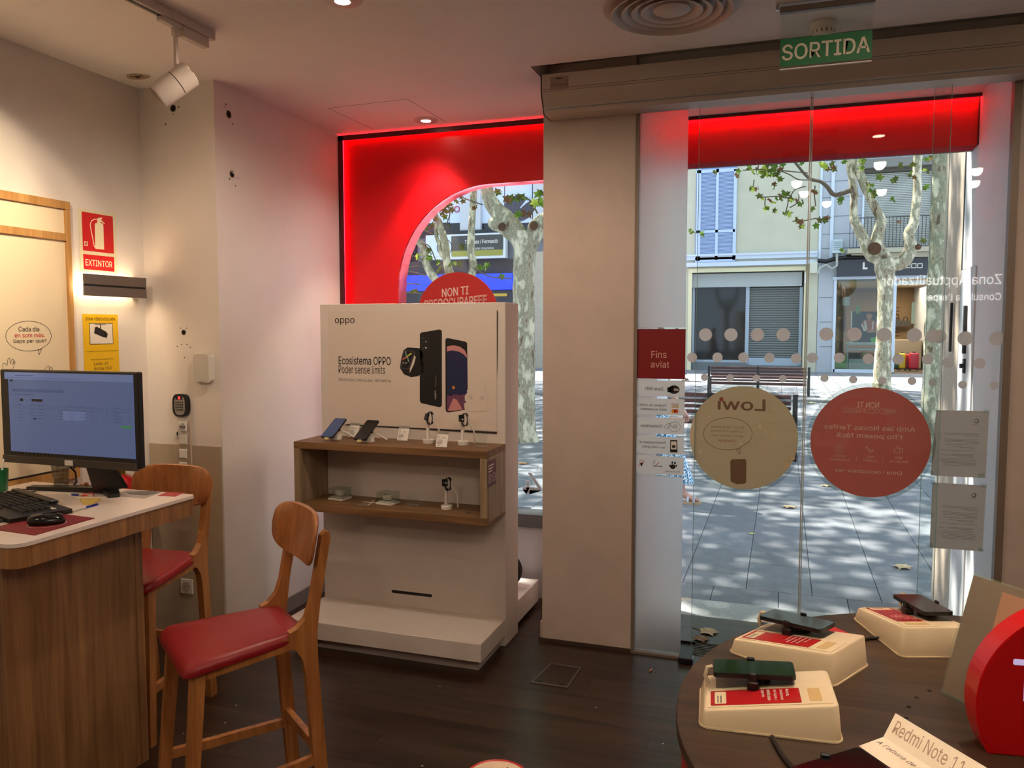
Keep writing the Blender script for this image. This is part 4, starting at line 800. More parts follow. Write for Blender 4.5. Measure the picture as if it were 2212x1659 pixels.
# ================================================================== THINGS ON THE LEFT WALL AND CORNER COLUMN
WX = -3.169
def RX(a, b, d0=0.0, d1=0.001):      # box on the left wall from (Y,z) a to (Y,z) b
    return (WX + d0, a[0], a[1]), (WX + d1, b[0], b[1])
M_oakf = wood('frame_oak', (176, 126, 66), (206, 158, 96), axis=2, scale=1.6, rough=0.45)
M_panel = mat('cream_board', (240, 222, 190), 0.45)  # plain cream board
wp = thing('wall_poster_board', 'tall oak-framed cream poster board with a speech bubble on the side wall', 'poster', (WX, 2.1, 0.945))
for a, b, nm in (((1.2, 2.199), (2.901, 2.235), 'rail'), ((1.2, 2.054), (2.877, 2.087), 'rail'), ((2.877, 0.945), (2.901, 2.199), 'stile'), ((1.2, 0.945), (2.877, 0.995), 'rail')):
    WB(wp).rbox(*RX(a, b, 0, 0.022), 0.001, 1).build(nm, M_oakf, wp)
WB(wp).box(*RX((1.2, 2.087), (2.877, 2.199), 0, 0.008)).build('upper_panel', M_panel, wp); WB(wp).box(*RX((1.2, 0.995), (2.877, 2.054), 0, 0.008)).build('lower_panel', M_panel, wp)
WB(wp).box(*RX((1.2, 0.993), (2.877, 0.999), 0.008, 0.0225)).build('shadow_line', M_black, wp)
bx = WX + 0.0082
def bub(px, nm, m, w=0.0011, close=True):
    pts = [atX(x, y, bx) for x, y in px]; mb = WB(wp); n = len(pts)
    for i in range(n if close else n - 1): mb.tube([pts[i], pts[(i + 1) % n]], w, 5)
    return mb.build(nm, m, wp)
zz = lambda x, y: (x / 2.989, 540 + y / 2.989)
ell = [zz(184 + 147 * cos(a), 556 + 97 * sin(a)) for a in [R(65 + 10 * k) for k in range(0, 34)]]
bub(ell + [zz(248, 648), zz(252, 678), zz(268, 640)][::1], 'speech_bubble', M_ink)
for b_, x0, y0, x1, y1, m_ in (('Cada dia', 120, 495, 252, 526, M_ink), ('en som més.', 95, 536, 288, 565, M_redink), ('Saps per què?', 85, 574, 300, 606, M_ink)):
    a = atX(*zz(x0, y1), bx); e = atX(*zz(x1, y0), bx); lettering(wp, b_, a, UY, UZ, m_, width=e.y - a.y, height=e.z - a.z, bold=0.008)
for L in ([(20, 790), (18, 735), (30, 730), (45, 745), (52, 700), (62, 697), (66, 735), (78, 703), (88, 708), (82, 740), (94, 715), (98, 725), (80, 775), (60, 790)], [(268, 790), (290, 770), (305, 750), (316, 747), (318, 775), (330, 755), (340, 765), (330, 790)]): bub([zz(*p) for p in L], 'waving_hand', M_ink, 0.0009, False)
# fire extinguisher sign
sg = thing('extinguisher_sign', 'red and cream EXTINTOR sign on the wall above the grey light bar', 'sign', (WX, 3.08, 1.92))
WB(sg).box(*RX((2.966, 1.920), (3.186, 2.218), 0, 0.002)).build('backing', mat('sign_lumi', (226, 216, 184), 0.4), sg)
M_sred = mat('sign_red2', (206, 22, 30), 0.45); M_lumi = mat('lumi_white', (238, 228, 196), 0.4)
WB(sg).box(*RX((2.983, 2.021), (3.169, 2.204), 0.002, 0.0025)).build('pictogram_field', M_sred, sg); WB(sg).box(*RX((2.983, 1.932), (3.169, 2.004), 0.002, 0.0025)).build('text_field', M_sred, sg)
sx = WX + 0.0026
zs = lambda x, y: atX(x / 6.38, 380 + y / 6.38, sx)
def sp(L, nm): mb = WB(sg); mb.prism([zs(*p) for p in L], (0.0004, 0, 0)); mb.build(nm, M_lumi, sg)
sp([(1307, 665), (1318, 650), (1338, 648), (1345, 585), (1370, 575), (1415, 577), (1392, 600), (1385, 650), (1412, 655), (1423, 675), (1435, 1015), (1318, 1005), (1290, 960), (1312, 965)], 'extinguisher_icon')
sp([(1385, 612), (1392, 605), (1443, 655), (1437, 664), (1390, 628)], 'lever_icon')
hp_ = [(1340, 598), (1300, 596), (1262, 618), (1243, 665), (1252, 740), (1275, 850), (1296, 960)]; mb = WB(sg)
mb.tube([zs(*p) + Vector((0.0002, 0, 0)) for p in hp_], 0.0022, 6); mb.build('hose_icon', M_lumi, sg)
mb = WB(sg); P_ = [zs(1160, 900), zs(1208, 905), zs(1208, 965), zs(1160, 960)]; I_ = [p + (sum(P_, Vector()) / 4 - p) * 0.35 for p in P_]; mb.ring(P_, I_, (0.0003, 0, 0)); mb.tube([P_[0], P_[2]], 0.0008, 5); mb.build('maker_mark', M_lumi, sg)
a = zs(1180, 1215); e = zs(1542, 1180); lettering(sg, 'EXTINTOR', Vector((sx, a.y, 1.951)), UY, UZ, M_lumi, width=e.y - a.y, height=0.030, bold=0.012)
# video surveillance sign
vs_ = thing('surveillance_sign', 'yellow ZONA VIDEOVIGILADA notice with a camera picture below the light bar', 'sign', (WX, 3.07, 1.42))
M_yel = mat('sign_yellow', (238, 190, 10), 0.45)
WB(vs_).box(*RX((2.967, 1.40), (3.18, 1.719), 0, 0.0015)).build('sheet', M_yel, vs_)
WB(vs_).box(*RX((3.003, 1.572), (3.146, 1.676), 0.0015, 0.0019)).build('picture_border', M_ink, vs_); WB(vs_).box(*RX((3.006, 1.575), (3.143, 1.673), 0.0019, 0.0022)).build('picture_field', mat('sign_offwhite', (232, 222, 210), 0.5), vs_)
vx = WX + 0.0023; zv = lambda x, y: atX(x / 2.989, 540 + y / 2.989, vx)
for L in ([(612, 500), (625, 495), (690, 530), (672, 565), (608, 538)], [(646, 482), (652, 482), (652, 530), (646, 530)], [(612, 478), (682, 478), (682, 482), (612, 482)], [(678, 540), (690, 535), (684, 565), (672, 562)], [(690, 540), (697, 537), (688, 570), (682, 566)]):
    mb = WB(vs_); mb.prism([zv(*p) for p in L], (0.0004, 0, 0)); mb.build('camera_icon', M_ink, vs_)
lettering(vs_, 'ZONA VIDEOVIGILADA', Vector((WX + 0.0016, 2.983, 1.689)), UY, UZ, M_ink, width=0.180, height=0.0135, bold=0.006)
lettering(vs_, 'LEY ORGANICA 15/1999, DE PROTECCION DE DATOS', Vector((WX + 0.0016, 2.974, 1.535)), UY, UZ, M_ink, width=0.2, height=0.0065)
lettering(vs_, 'PUEDE EJERCITAR SUS DERECHOS ANTE', Vector((WX + 0.0016, 3.005, 1.496)), UY, UZ, M_ink, width=0.14, height=0.005)
lettering(vs_, 'Laitel 32', Vector((WX + 0.0016, 3.022, 1.471)), UY, UZ, M_ink, width=0.09, height=0.015, shear=0.3)
lettering(vs_, 'B60147920', Vector((WX + 0.0016, 3.022, 1.447)), UY, UZ, M_ink, width=0.11, height=0.014, shear=0.3)
# grey wall-washer light bar
lb = thing('wall_light_bar', 'grey horizontal wall light bar with a dark groove beside the corner', 'wall light', (WX, 3.05, 1.805))
M_bar = mat('bar_grey', (116, 104, 98), 0.45, 0.3)
WB(lb).box((-3.092, 2.905, 1.803), (-3.08, 3.285, 1.848)).box((-3.092, 2.905, 1.858), (-3.08, 3.285, 1.905)).box((-3.092, 3.281, 1.803), (WX, 3.285, 1.905)).build('housing', M_bar, lb)
WB(lb).box((-3.092, 2.905, 1.848), (-3.084, 3.285, 1.858)).build('groove', M_black, lb)
M_tube = mat('bar_glow', (255, 238, 210), 0.5, emit=(255, 226, 180), estr=7.0)
WB(lb).box((-3.15, 2.92, 1.862), (-3.105, 3.275, 1.868)).build('upper_tube', M_tube, lb); WB(lb).box((-3.15, 2.92, 1.840), (-3.105, 3.275, 1.846)).build('lower_tube', M_tube, lb)
# fire extinguisher
fe = thing('fire_extinguisher', 'red fire extinguisher with a yellow tag standing behind the desk', 'fire extinguisher', (-3.06, 3.06, 0.0))
M_fe = mat('extinguisher_red', (170, 18, 24), 0.25)
MB().lathe([(0.0, 0.42), (0.075, 0.42), (0.084, 0.43), (0.085, 0.84), (0.08, 0.88), (0.062, 0.915), (0.035, 0.932), (0.02, 0.938), (0.0, 0.94)], 36).build('cylinder', M_fe, fe, smooth=40)
MB().lathe([(0.02, 0.938), (0.02, 0.975), (0.0, 0.976)], 16).build('neck', mat('brass', (150, 120, 60), 0.3, 0.9), fe)
bar((0.0, 0.0, 0.985), (0.11, 0.03, 1.01), 0.02, 0.008).build('lever', M_fe, fe); bar((0.0, 0.0, 0.97), (0.10, 0.03, 0.955), 0.02, 0.008).build('carry_handle', M_black, fe)
MB().tube([(-0.02, -0.02, 0.95), (-0.08, -0.04, 0.90), (-0.092, -0.02, 0.7), (-0.092, 0.0, 0.5)], 0.008, 8).build('hose', M_black, fe)
MB().box((-0.1, -0.02, 0.55), (-0.085, 0.02, 0.75)).build('wall_bracket', M_black, fe)
def wrap(z0, z1, a0, a1, m_, nm, r=0.0858, n=10):
    mb = MB(); vs = []
    for k in range(n + 1):
        a = R(a0 + (a1 - a0) * k / n); vs += [(r * cos(a), r * sin(a), z0), (r * cos(a), r * sin(a), z1)]
    mb.add(vs, [(2 * i, 2 * i + 2, 2 * i + 3, 2 * i + 1) for i in range(n)]); return mb.build(nm, m_, fe)
wrap(0.60, 0.818, -52, -22, M_whiteink, 'label'); wrap(0.56, 0.826, -22, 30, M_yel, 'tag', 0.0865)
dr = Vector((cos(R(-37)), sin(R(-37)), 0)); lettering(fe, 'SE', fe.location + dr * 0.0862 + Vector((0.0, 0, 0.785)) + Vector((sin(R(37)), cos(R(37)), 0)) * -0.020, Vector((sin(R(37)), cos(R(37)), 0)), UZ, M_ink, width=0.036, height=0.026, bold=0.02)
# corner column fittings (face at Y = 3.37)
CY = 3.3695
def hole(px, py, r, label, dots=(), plane='Y'):
    c_ = atY(px, py, CY) if plane == 'Y' else atX(px, py, -2.7045)
    t = thing('wall_hole', label, 'hole', c_); e = (UX, UZ, Vector((0, -0.0008, 0))) if plane == 'Y' else (UY, UZ, Vector((0.0008, 0, 0)))
    O = [e[0] * a * 1.0 + e[1] * b for a, b in circ(r * 1.12, 20)]; I = [e[0] * a + e[1] * b for a, b in circ(r * 0.9, 20)]
    MB().ring(O, I, e[2]).build('rim', mat('raw_plaster', (186, 170, 156), 0.9), t)
    MB().prism([p for p in I], e[2] * 0.6).build('opening', M_dark, t)
    for dx, dy, rr in dots: MB().prism([e[0] * (dx + a) + e[1] * (dy + b) for a, b in circ(rr, 10)], e[2]).build('screw_hole', mat('plug_brown', (40, 28, 22), 0.9), t)
hole(374, 234, 0.018, 'round cable hole high on the corner column under the spotlight', ((0.035, 0.004, 0.004), (-0.05, -0.075, 0.004), (0.0, -0.03, 0.003)))
hole(397, 718, 0.014, 'cable hole between two screw marks on the middle of the corner column', ((-0.018, 0.022, 0.003), (0.018, 0.022, 0.003), (-0.044, -0.072, 0.003), (-0.016, -0.062, 0.003), (0.018, -0.062, 0.003), (0.038, -0.076, 0.003), (0.0, -0.13, 0.003)))
hole(494, 247, 0.020, 'torn cable hole near the ceiling on the pink-lit bay wall', ((-0.02, 0.045, 0.005), (-0.03, 0.03, 0.003), (0.03, -0.04, 0.004)), 'X')
hole(501, 376, 0.018, 'lower cable hole with a loose white wire on the pink-lit bay wall', ((-0.02, -0.028, 0.004), (0.025, -0.055, 0.004)), 'X')
c_ = atX(501, 376, -2.7045); one(MB().tube([c_ + Vector((0.001, -0.005, 0.012)), c_ + Vector((0.02, 0.0, -0.006)), c_ + Vector((0.03, 0.03, -0.004)), c_ + Vector((0.028, 0.045, 0.002))], 0.002, 6), 'loose_wire', M_wplas, 'short white wire poking out of the bay wall hole', 'wire', c_)
a = atY(424, 762, CY); b = atY(463, 826, CY); si = thing('alarm_siren', 'white rounded alarm siren box on the corner column', 'alarm', ((a.x + b.x) / 2, CY, (a.z + b.z) / 2))
MB().prism([(p, 0, q) for p, q in rrect(b.x - a.x + 0.004, a.z - b.z, 0.022, 6)], (0, -0.03, 0)).build('case', M_wplas, si); MB().prism([(p - 0.002, -0.0302, q) for p, q in rrect((b.x - a.x) * 0.86, (a.z - b.z) * 0.93, 0.018, 6)], (0, -0.003, 0)).build('grille', mat('grille_grey', (206, 200, 192), 0.6, bump=0.3, bscale=400), si)
MB().box((-0.014, -0.0335, -0.074), (0.010, -0.033, -0.070)).build('logo', mat('logo_grey', (160, 150, 140), 0.4), si)
a = atY(378, 850, CY); b = atY(412, 900, CY); kp = thing('alarm_keypad', 'black oval alarm keypad with a red digit on the corner column', 'keypad', ((a.x + b.x) / 2, CY, (a.z + b.z) / 2)); w_, h_ = b.x - a.x, a.z - b.z
def oval(w, h, y0, y1, e=0.62): return MB().prism([(math.copysign(abs(cos(t_)) ** e, cos(t_)) * w / 2, y0, math.copysign(abs(sin(t_)) ** e, sin(t_)) * h / 2) for t_ in [2 * pi * k / 36 for k in range(36)]], (0, y1 - y0, 0))
oval(w_, h_, 0, -0.022).build('case', M_black, kp); m_ = oval(w_ * 0.68, h_ * 0.84, -0.022, -0.024).build('face', mat('keypad_grey', (150, 144, 134), 0.4), kp)
MB().box((-0.024, -0.0255, 0.03), (0.018, -0.024, 0.05)).build('display', M_black, kp); MB().box((-0.006, -0.0262, 0.033), (0.006, -0.0255, 0.046)).build('red_digit', mat('led_red', (255, 30, 30), 0.5, emit=(255, 40, 40), estr=2.0), kp)
for i in range(4):
    for j in range(4): MB().rbox((-0.026 + 0.013 * i, -0.0265, 0.012 - 0.013 * j), (-0.017 + 0.013 * i, -0.024, 0.020 - 0.013 * j), 0.001, 1).build('button', mat('button_dark', (60, 56, 52), 0.5), kp)
def plate_(px, py, s, nm, label, cat, kids, grp=None):
    c_ = atY(px, py, 3.362); t = thing(nm, label, cat, (c_.x, 3.362, c_.z), 0, grp)
    MB().rbox((-s / 2, -0.008, -s / 2), (s / 2, 0, s / 2), 0.003, 1).build('cover_plate', M_wplas, t)
    kids(t); return t
def keys(t):
    M2 = Matrix.Rotation(R(90), 3, 'X'); MB().lathe([(0.0, 0.012), (0.014, 0.012), (0.014, 0.006), (0.018, 0.0)], 20, (0, -0.006, 0), M2).build('lock_barrel', M_chrome, t)
    MB().box((-0.004, -0.03, -0.004), (0.004, -0.012, 0.004)).build('key', M_chrome, t)
    MB().ring([(a, -0.026, b - 0.018) for a, b in circ(0.012, 16)], [(a, -0.026, b - 0.018) for a, b in circ(0.0095, 16)], (0, -0.002, 0)).build('key_ring', M_chrome, t)
    MB().box((-0.02, -0.026, -0.065), (-0.012, -0.024, -0.025)).box((-0.026, -0.026, -0.045), (-0.006, -0.024, -0.028)).build('hanging_key', M_chrome, t)
plate_(396, 921, 0.052, 'key_switch', 'white key switch with keys hanging from it on the corner column', 'switch', keys)
def rock(t): MB().rbox((-0.02, -0.011, -0.02), (0.02, -0.008, 0.02), 0.002, 1).build('rocker', M_wplas, t)
for k, (y_, lb_) in enumerate(((950, 'white light switch just below the key switch'), (980, 'white light switch second below the key switch'), (1008, 'white light switch peeking above the stool backrest'))): plate_(397, y_, 0.05, 'light_switch', lb_, 'switch', rock, 'light switches on the corner column')
one(MB().rbox((atY(413, 900, CY).x, CY - 0.014, 0.86), (atY(416, 900, CY).x, CY - 0.0085, 1.20), 0.001, 1), 'cable_conduit', mat('conduit_white', (206, 192, 174), 0.5), 'thin vertical cable conduit beside the switches', 'conduit', (atY(414, 900, CY).x, CY - 0.008, 0.86))
def sock(t):
    M2 = Matrix.Rotation(R(90), 3, 'X')
    MB().lathe([(0.026, 0.002), (0.024, 0.0), (0.024, -0.001), (0.0, -0.001)], 28, (0, -0.0085, 0), M2).build('well', mat('well_grey', (190, 180, 168), 0.5), t)
    for x in (-0.009, 0.009): MB().lathe([(0.003, 0.0005), (0.0, 0.0006)], 10, (x, -0.010, 0), M2).build('pin_hole', M_black, t)
plate_(405, 1266, 0.08, 'wall_socket', 'white wall socket low on the greige panel behind the stool', 'socket', sock)
# ================================================================== ROUND TABLE AND WHAT STANDS ON IT
TZ = 0.88; TC = (0.502, 1.68); TR = 0.696
tb = thing('round_table', 'round dark wood table with a red drum base by the door', 'table', (TC[0], TC[1], 0))
M_tw = wood('table_walnut', (38, 27, 19), (82, 62, 46), axis=0, scale=1.0, rough=0.4)
MB().lathe([(0.0, TZ - 0.03), (TR - 0.004, TZ - 0.03), (TR, TZ - 0.026), (TR, TZ - 0.003), (TR - 0.003, TZ), (0.0, TZ)], 96).build('table_top', M_tw, tb, smooth=30)
MB().lathe([(TR - 0.012, 0.06), (TR - 0.012, TZ - 0.03)], 72).build('drum', mat('gloss_red', (176, 12, 20), 0.22), tb, smooth=40)
MB().lathe([(TR - 0.05, 0.0), (TR - 0.05, 0.06)], 64).build('kick_plinth', M_black, tb, smooth=40)
for p in ((2008, 1492), (1980, 1507), (1963, 1527), (1958, 1551)):
    c = atZ(*p, TZ); mb = WB(tb); mb.prism([Vector((c.x + a, c.y + b, TZ + 0.0002)) for a, b in circ(0.0045, 12)], (0, 0, 0.0003)); mb.build('drilled_hole', M_dark, tb)
M_cream = mat('cream_plastic', (226, 206, 170), 0.42)
M_lred = mat('label_red', (176, 30, 34), 0.22); M_recess = mat('recess_tan', (206, 172, 112), 0.5)
def device_box(label, loc, rz, screen, flip=False, tray=True):
    t = thing('phone_display_box', label, 'display stand', loc, rz, 'cream wedge display boxes on the round table')
    L_, W_, h0, h1 = 0.258, 0.178, 0.030, 0.070; r = 0.018
    def ring(ins, zf):
        o = []
        for cx, cy, a0 in ((L_ - r, W_ - r, 0), (r, W_ - r, 90), (r, r, 180), (L_ - r, r, 270)):
            for k in range(6): a = R(a0 + 18 * k); x = cx + (r - ins) * cos(a) if True else 0; y = cy + (r - ins) * sin(a); o.append((x, y, zf(x)))
        return o
    zt = lambda x: h0 + (h1 - h0) * x / L_
    MB().loft([ring(0.004, lambda x: 0.0), ring(0.0, lambda x: 0.002), ring(0.0, lambda x: 0.006), ring(0.006, lambda x: zt(x) - 0.004), ring(0.008, lambda x: zt(x) - 0.001), ring(0.012, zt)]).build('shell', M_cream, t, smooth=40)
    MB().loft([ring(-0.003, lambda x: 0.0), ring(-0.003, lambda x: 0.003)]).build('base_plate', M_cream, t)
    sl = (h1 - h0) / L_; u = Vector((1, 0, sl)).normalized(); v = UY; n = u.cross(v)
    def on(x0, y0, x1, y1, nm, m_, h=0.0006, par=None, rr=0.003):
        o = Vector((0, 0, h0)); c_ = o + u * ((x0 + x1) / 2) + v * ((y0 + y1) / 2); return plate(rrect(abs(x1 - x0), abs(y1 - y0), rr), c_ + n * 0.0002, u, v, h).build(nm, m_, par or t)
    on(0.014, 0.018, 0.246, 0.094, 'label_tray', M_cream, 0.001)
    lbp = on(0.020, 0.024, 0.190, 0.088, 'label', M_lred, 0.0016)
    on(0.028, 0.030, 0.050, 0.082, 'label_field', M_cream, 0.0020, lbp)
    on(0.205, 0.030, 0.228, 0.084, 'recess', M_recess, 0.0014)
    for k in range(2): on(0.033 + 0.006 * k, 0.034, 0.035 + 0.006 * k, 0.064, 'print_line', M_pg, 0.0023, lbp, 0.0008)
    for k, s_ in enumerate(('Per a tu,', "l'smartphone que", "més t'agrada, a", 'terminis sense', 'pagar més')):
        o = Vector((0, 0, h0)) + u * (0.163 - 0.0115 * k) + v * 0.082 + n * 0.0021
        mb = text(s_, o, -v, u, height=0.0072, width=min(0.046, 0.0034 * len(s_))); mb.build('lettering', M_whiteink, lbp, fix=False)
    on(0.03, 0.104, 0.185, 0.165, 'phone_shadow', mat('phone_shade', (120, 106, 88), 0.5), 0.0006, None, 0.006)  # the phone's shade, painted as a darker patch on the top
    # phone on its holder
    a = Vector((1, 0, 0.06)).normalized(); nn = a.cross(v); pc_ = Vector((0.104, 0.128, 0.068))
    MB().prism([pc_ + a * p + v * q for p, q in rrect(0.160, 0.074, 0.009)], nn * 0.0085).build('phone_body', M_black, t)
    MB().prism([pc_ + nn * 0.0086 + a * p * 0.975 + v * q * 0.95 for p, q in rrect(0.160, 0.074, 0.008)], nn * 0.0004).build('screen', screen, t)
    MB().lathe([(0.018, 0.0), (0.022, 0.03), (0.022, 0.026)], 20, (0.118, 0.13, 0.042)).build('holder_disc', M_black, t)
    for sy in (-1, 1):
        MB().rbox((0.092, 0.128 + sy * 0.040 - 0.003, 0.056), (0.108, 0.128 + sy * 0.040 + 0.003, 0.081), 0.002, 1).build('clamp_arm', M_black, t)
        MB().rbox((0.090, 0.128 + sy * 0.040 - 0.006, 0.047), (0.112, 0.128 + sy * 0.030 + 0.006, 0.064), 0.002, 1).build('clamp_block', M_black, t)
    MB().tube([(0.022, 0.128, 0.070), (0.012, 0.125, 0.069), (0.008, 0.122, 0.052), (0.014, 0.120, 0.036)], 0.0045, 8).build('cable_plug', mat('plug_clear', (206, 190, 160), 0.2), t, smooth=50)
    return t
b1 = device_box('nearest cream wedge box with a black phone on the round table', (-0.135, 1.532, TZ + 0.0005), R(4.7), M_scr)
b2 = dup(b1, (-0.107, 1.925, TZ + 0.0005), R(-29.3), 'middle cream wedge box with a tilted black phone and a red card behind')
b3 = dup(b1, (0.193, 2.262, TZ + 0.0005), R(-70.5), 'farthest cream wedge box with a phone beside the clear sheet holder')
scb = [c for c in b3.children if c.name.startswith('screen')][0]; scb.data = scb.data.copy(); scb.data.materials[0] = mat('phone_glass_brown', (60, 26, 22), 0.1)
rc = atZ(1830, 1372, TZ); one(MB().prism([atZ(*p, TZ) + Vector((0, 0, 0.0004)) for p in ((1772, 1356), (1790, 1350), (1842, 1372), (1815, 1378))], (0, 0, 0.001)), 'red_leaflet', mat('leaflet_red', (196, 30, 34), 0.4), 'red leaflet with a white edge lying behind the middle display box', 'leaflet', (rc.x, rc.y, TZ))
# cable runs
def cable(px, r, label, z=TZ):
    P_ = [atZ(*p, z) + Vector((0, 0, r)) for p in px]; return one(MB().tube(P_, r, 8), 'cable', M_black, label, 'cable', (P_[0].x, P_[0].y, z), smooth=60)
cable(((1668, 1598), (1678, 1615), (1693, 1642), (1716, 1668), (1730, 1690)), 0.005, 'black flat cable running off the near edge from the nearest display box')
cable(((1868, 1384), (1880, 1382), (1900, 1381), (1915, 1384)), 0.004, 'short black cable between the middle and farthest display boxes')
# clear sheet holder
sh2 = thing('sheet_holder', 'clear acrylic sheet holder with a printed notice leaning behind the red sign', 'sheet holder', (0.40, 1.80, TZ))
BL = Vector((0.334, 1.847, TZ + 0.0036)); TL = atZ(2103, 1238, 1.13); dv = Vector((0.63, -0.777, 0)); upv = (TL - BL); nv = dv.cross(upv).normalized()
if nv.y > 0: nv = -nv
def shp(a0, b0, a1, b1, off, th, nm, m_): mb = WB(sh2); q = [BL + dv * a + upv * b + nv * off for a, b in ((a0, b0), (a1, b0), (a1, b1), (a0, b1))]; mb.prism(q, nv * th); return mb.build(nm, m_, sh2)
shp(0, 0, 0.205, 1, 0, 0.002, 'back_plate', M_clear); shp(0, 0, 0.205, 1, 0.004, 0.002, 'front_plate', M_clear)
shp(0.004, 0.01, 0.201, 0.985, 0.0028, 0.0006, 'notice', mat('notice_paper', (150, 122, 110), 0.6))
shp(0.075, 0.55, 0.201, 0.93, 0.0036, 0.0003, 'orange_panel', mat('notice_orange', (226, 150, 120), 0.6))
for k in range(5): shp(0.02, 0.62 - 0.03 * k, 0.11, 0.625 - 0.03 * k, 0.0036, 0.0002, 'print_line', mat('print_faint', (140, 112, 100), 0.6))
WB(sh2).tube([BL, BL + dv * 0.205], 0.003, 6).build('bottom_fold', M_clear, sh2)
for s_ in (0.0,): mb = WB(sh2); mb.prism([BL + nv * 0.001, BL - nv * 0.1 + Vector((0, 0, 0)), BL - nv * 0.1 + dv * 0.205, BL + dv * 0.205 + nv * 0.001], (0, 0, 0.002)); mb.build('foot_plate', M_clear, sh2)
# red disc sign
ds = thing('round_red_sign', 'thick round red sign with a white letter T standing on the table', 'sign', (0.5316, 1.65, TZ))
ud = Vector((cos(R(8)), sin(R(8)), 0)); nd = Vector((sin(R(8)), -cos(R(8)), 0)); cd_ = Vector((0.5316, 1.6267, TZ + 0.0912)); rd = 0.1877
a0 = math.asin(0.0905 / rd); outl = [(rd * cos(a), rd * sin(a)) for a in [-a0 + (pi + 2 * a0) * k / 56 for k in range(57)]]
mb = WB(ds); mb.prism([cd_ + ud * a + UZ * b for a, b in outl], -nd * 0.055); mb.build('disc', mat('disc_red', (206, 10, 16), 0.25), ds)
mb = WB(ds); mb.prism([cd_ + nd * 0.0002 + ud * a * 0.985 + UZ * b * 0.985 for a, b in outl], nd * 0.001); mb.build('face', mat('disc_red_shaded', (178, 6, 12), 0.3), ds)  # face shade put into the colour: darker red than the rim
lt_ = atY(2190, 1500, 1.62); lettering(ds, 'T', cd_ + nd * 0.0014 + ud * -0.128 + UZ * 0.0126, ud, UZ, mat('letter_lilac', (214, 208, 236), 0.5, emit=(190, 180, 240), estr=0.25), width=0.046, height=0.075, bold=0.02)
# folded card
cdn = thing('folded_card', 'folded cream card printed Redmi Note at the near table edge', 'card', (0.25, 1.55, TZ))
A_ = Vector((0.196, 1.602, TZ + 0.002)); B_ = atZ(2009, 1658, TZ + 0.002); dd = (B_ - A_).normalized(); ln = 0.22
T0 = atZ(1935, 1541, TZ + 0.036); upc = T0 - A_; F0 = atZ(1855, 1612, TZ + 0.001); fl_ = F0 - A_
def cq(o, s1, s2, off, nm, m_, th=0.0008):
    mb = WB(cdn); n_ = s1.cross(s2).normalized(); n_ = n_ if n_.dot(Vector((0, 0, CAM_H)) - o) > 0 else -n_; mb.prism([o + n_ * off, o + s1 + n_ * off, o + s1 + s2 + n_ * off, o + s2 + n_ * off], n_ * th); mb.build(nm, m_, cdn); return n_
M_card = mat('card_cream', (244, 230, 204), 0.5)
n1 = cq(A_, dd * ln, upc, 0, 'upright_panel', M_card); n2 = cq(A_, dd * ln, fl_, 0, 'flap', M_card)
lettering(cdn, 'Redmi Note 11', A_ + dd * 0.012 + upc * 0.3 + n1 * 0.001, dd, upc.normalized(), mat('ink_taupe', (176, 146, 122), 0.5), width=0.155, height=0.028)
lettering(cdn, "A l'altura de", A_ + dd * 0.006 + fl_ * 0.42 + n2 * 0.001, dd, -fl_.normalized(), mat('ink_plum', (90, 60, 62), 0.5), width=0.09, height=0.011, shear=0.25)
# phone on its stand at the near edge
pn = thing('smartphone', 'black smartphone on a low holder cut by the bottom of the picture', 'phone', (0.12, 1.36, TZ))
q = [atZ(*p, TZ + 0.055) for p in ((1668, 1668), (1855, 1612), (1920, 1660))]; e1 = q[1] - q[0]; e2 = q[2] - q[1]; e1 = e1.normalized() * 0.160; e2 = e2.normalized() * 0.075; o_ = q[1] - e1
mb = WB(pn); cpt = o_ + e1 * 0.5 + e2 * 0.5; mb.prism([cpt + e1.normalized() * a + e2.normalized() * b for a, b in rrect(0.160, 0.075, 0.010)], (0, 0, -0.0085)); mb.build('phone_body', M_black, pn)
mb = WB(pn); mb.prism([cpt + Vector((0, 0, 0.0002)) + e1.normalized() * a * 0.98 + e2.normalized() * b * 0.95 for a, b in rrect(0.160, 0.075, 0.010)], (0, 0, 0.0004)); mb.build('screen', M_scr, pn)
WB(pn).lathe([(0.045, 0.0), (0.045, 0.006), (0.02, 0.012), (0.018, 0.046)], 24, (cpt.x, cpt.y, TZ)).build('holder', M_black, pn)
k_ = o_ + e1 * 0.52; WB(pn).rbox(k_ + Vector((-0.008, -0.006, -0.012)), k_ + Vector((0.008, 0.004, 0.006)), 0.002, 1).build('clamp', M_black, pn)
# ---- small round stand, floor box, litter -------------------------------------
rs_ = thing('round_stand', 'small round cream-topped stand with a red rim at the bottom of the picture', 'stand', (-0.70, 1.94, 0))
MB().lathe([(0.0, 0.0), (0.12, 0.0), (0.12, 0.02), (0.03, 0.03), (0.03, 0.42), (0.075, 0.43)], 32).build('pedestal', mat('pedestal_red', (170, 26, 30), 0.35), rs_, smooth=40)
MB().lathe([(0.070, 0.425), (0.086, 0.43), (0.088, 0.45), (0.084, 0.454), (0.080, 0.450)], 48).build('rim', mat('rim_red', (196, 44, 44), 0.35), rs_, smooth=40)
MB().lathe([(0.0805, 0.445), (0.079, 0.4515), (0.0, 0.4525)], 48).build('top', mat('top_cream', (226, 200, 168), 0.5, var=0.05, vscale=20), rs_, smooth=40)
MB().lathe([(0.005, 0.4525), (0.0, 0.4575)], 12, (0.015, 0.045, 0)).build('knob', mat('knob_brown', (110, 30, 26), 0.4), rs_)
fb_ = thing('floor_box', 'flat metal-framed floor box let into the dark floor', 'floor box', (-1.0, 3.60, 0))
q = [atZ(*p, 0.001) for p in ((1190, 1433), (1257, 1443), (1226, 1487), (1145, 1475))]; c_ = sum(q, Vector()) / 4
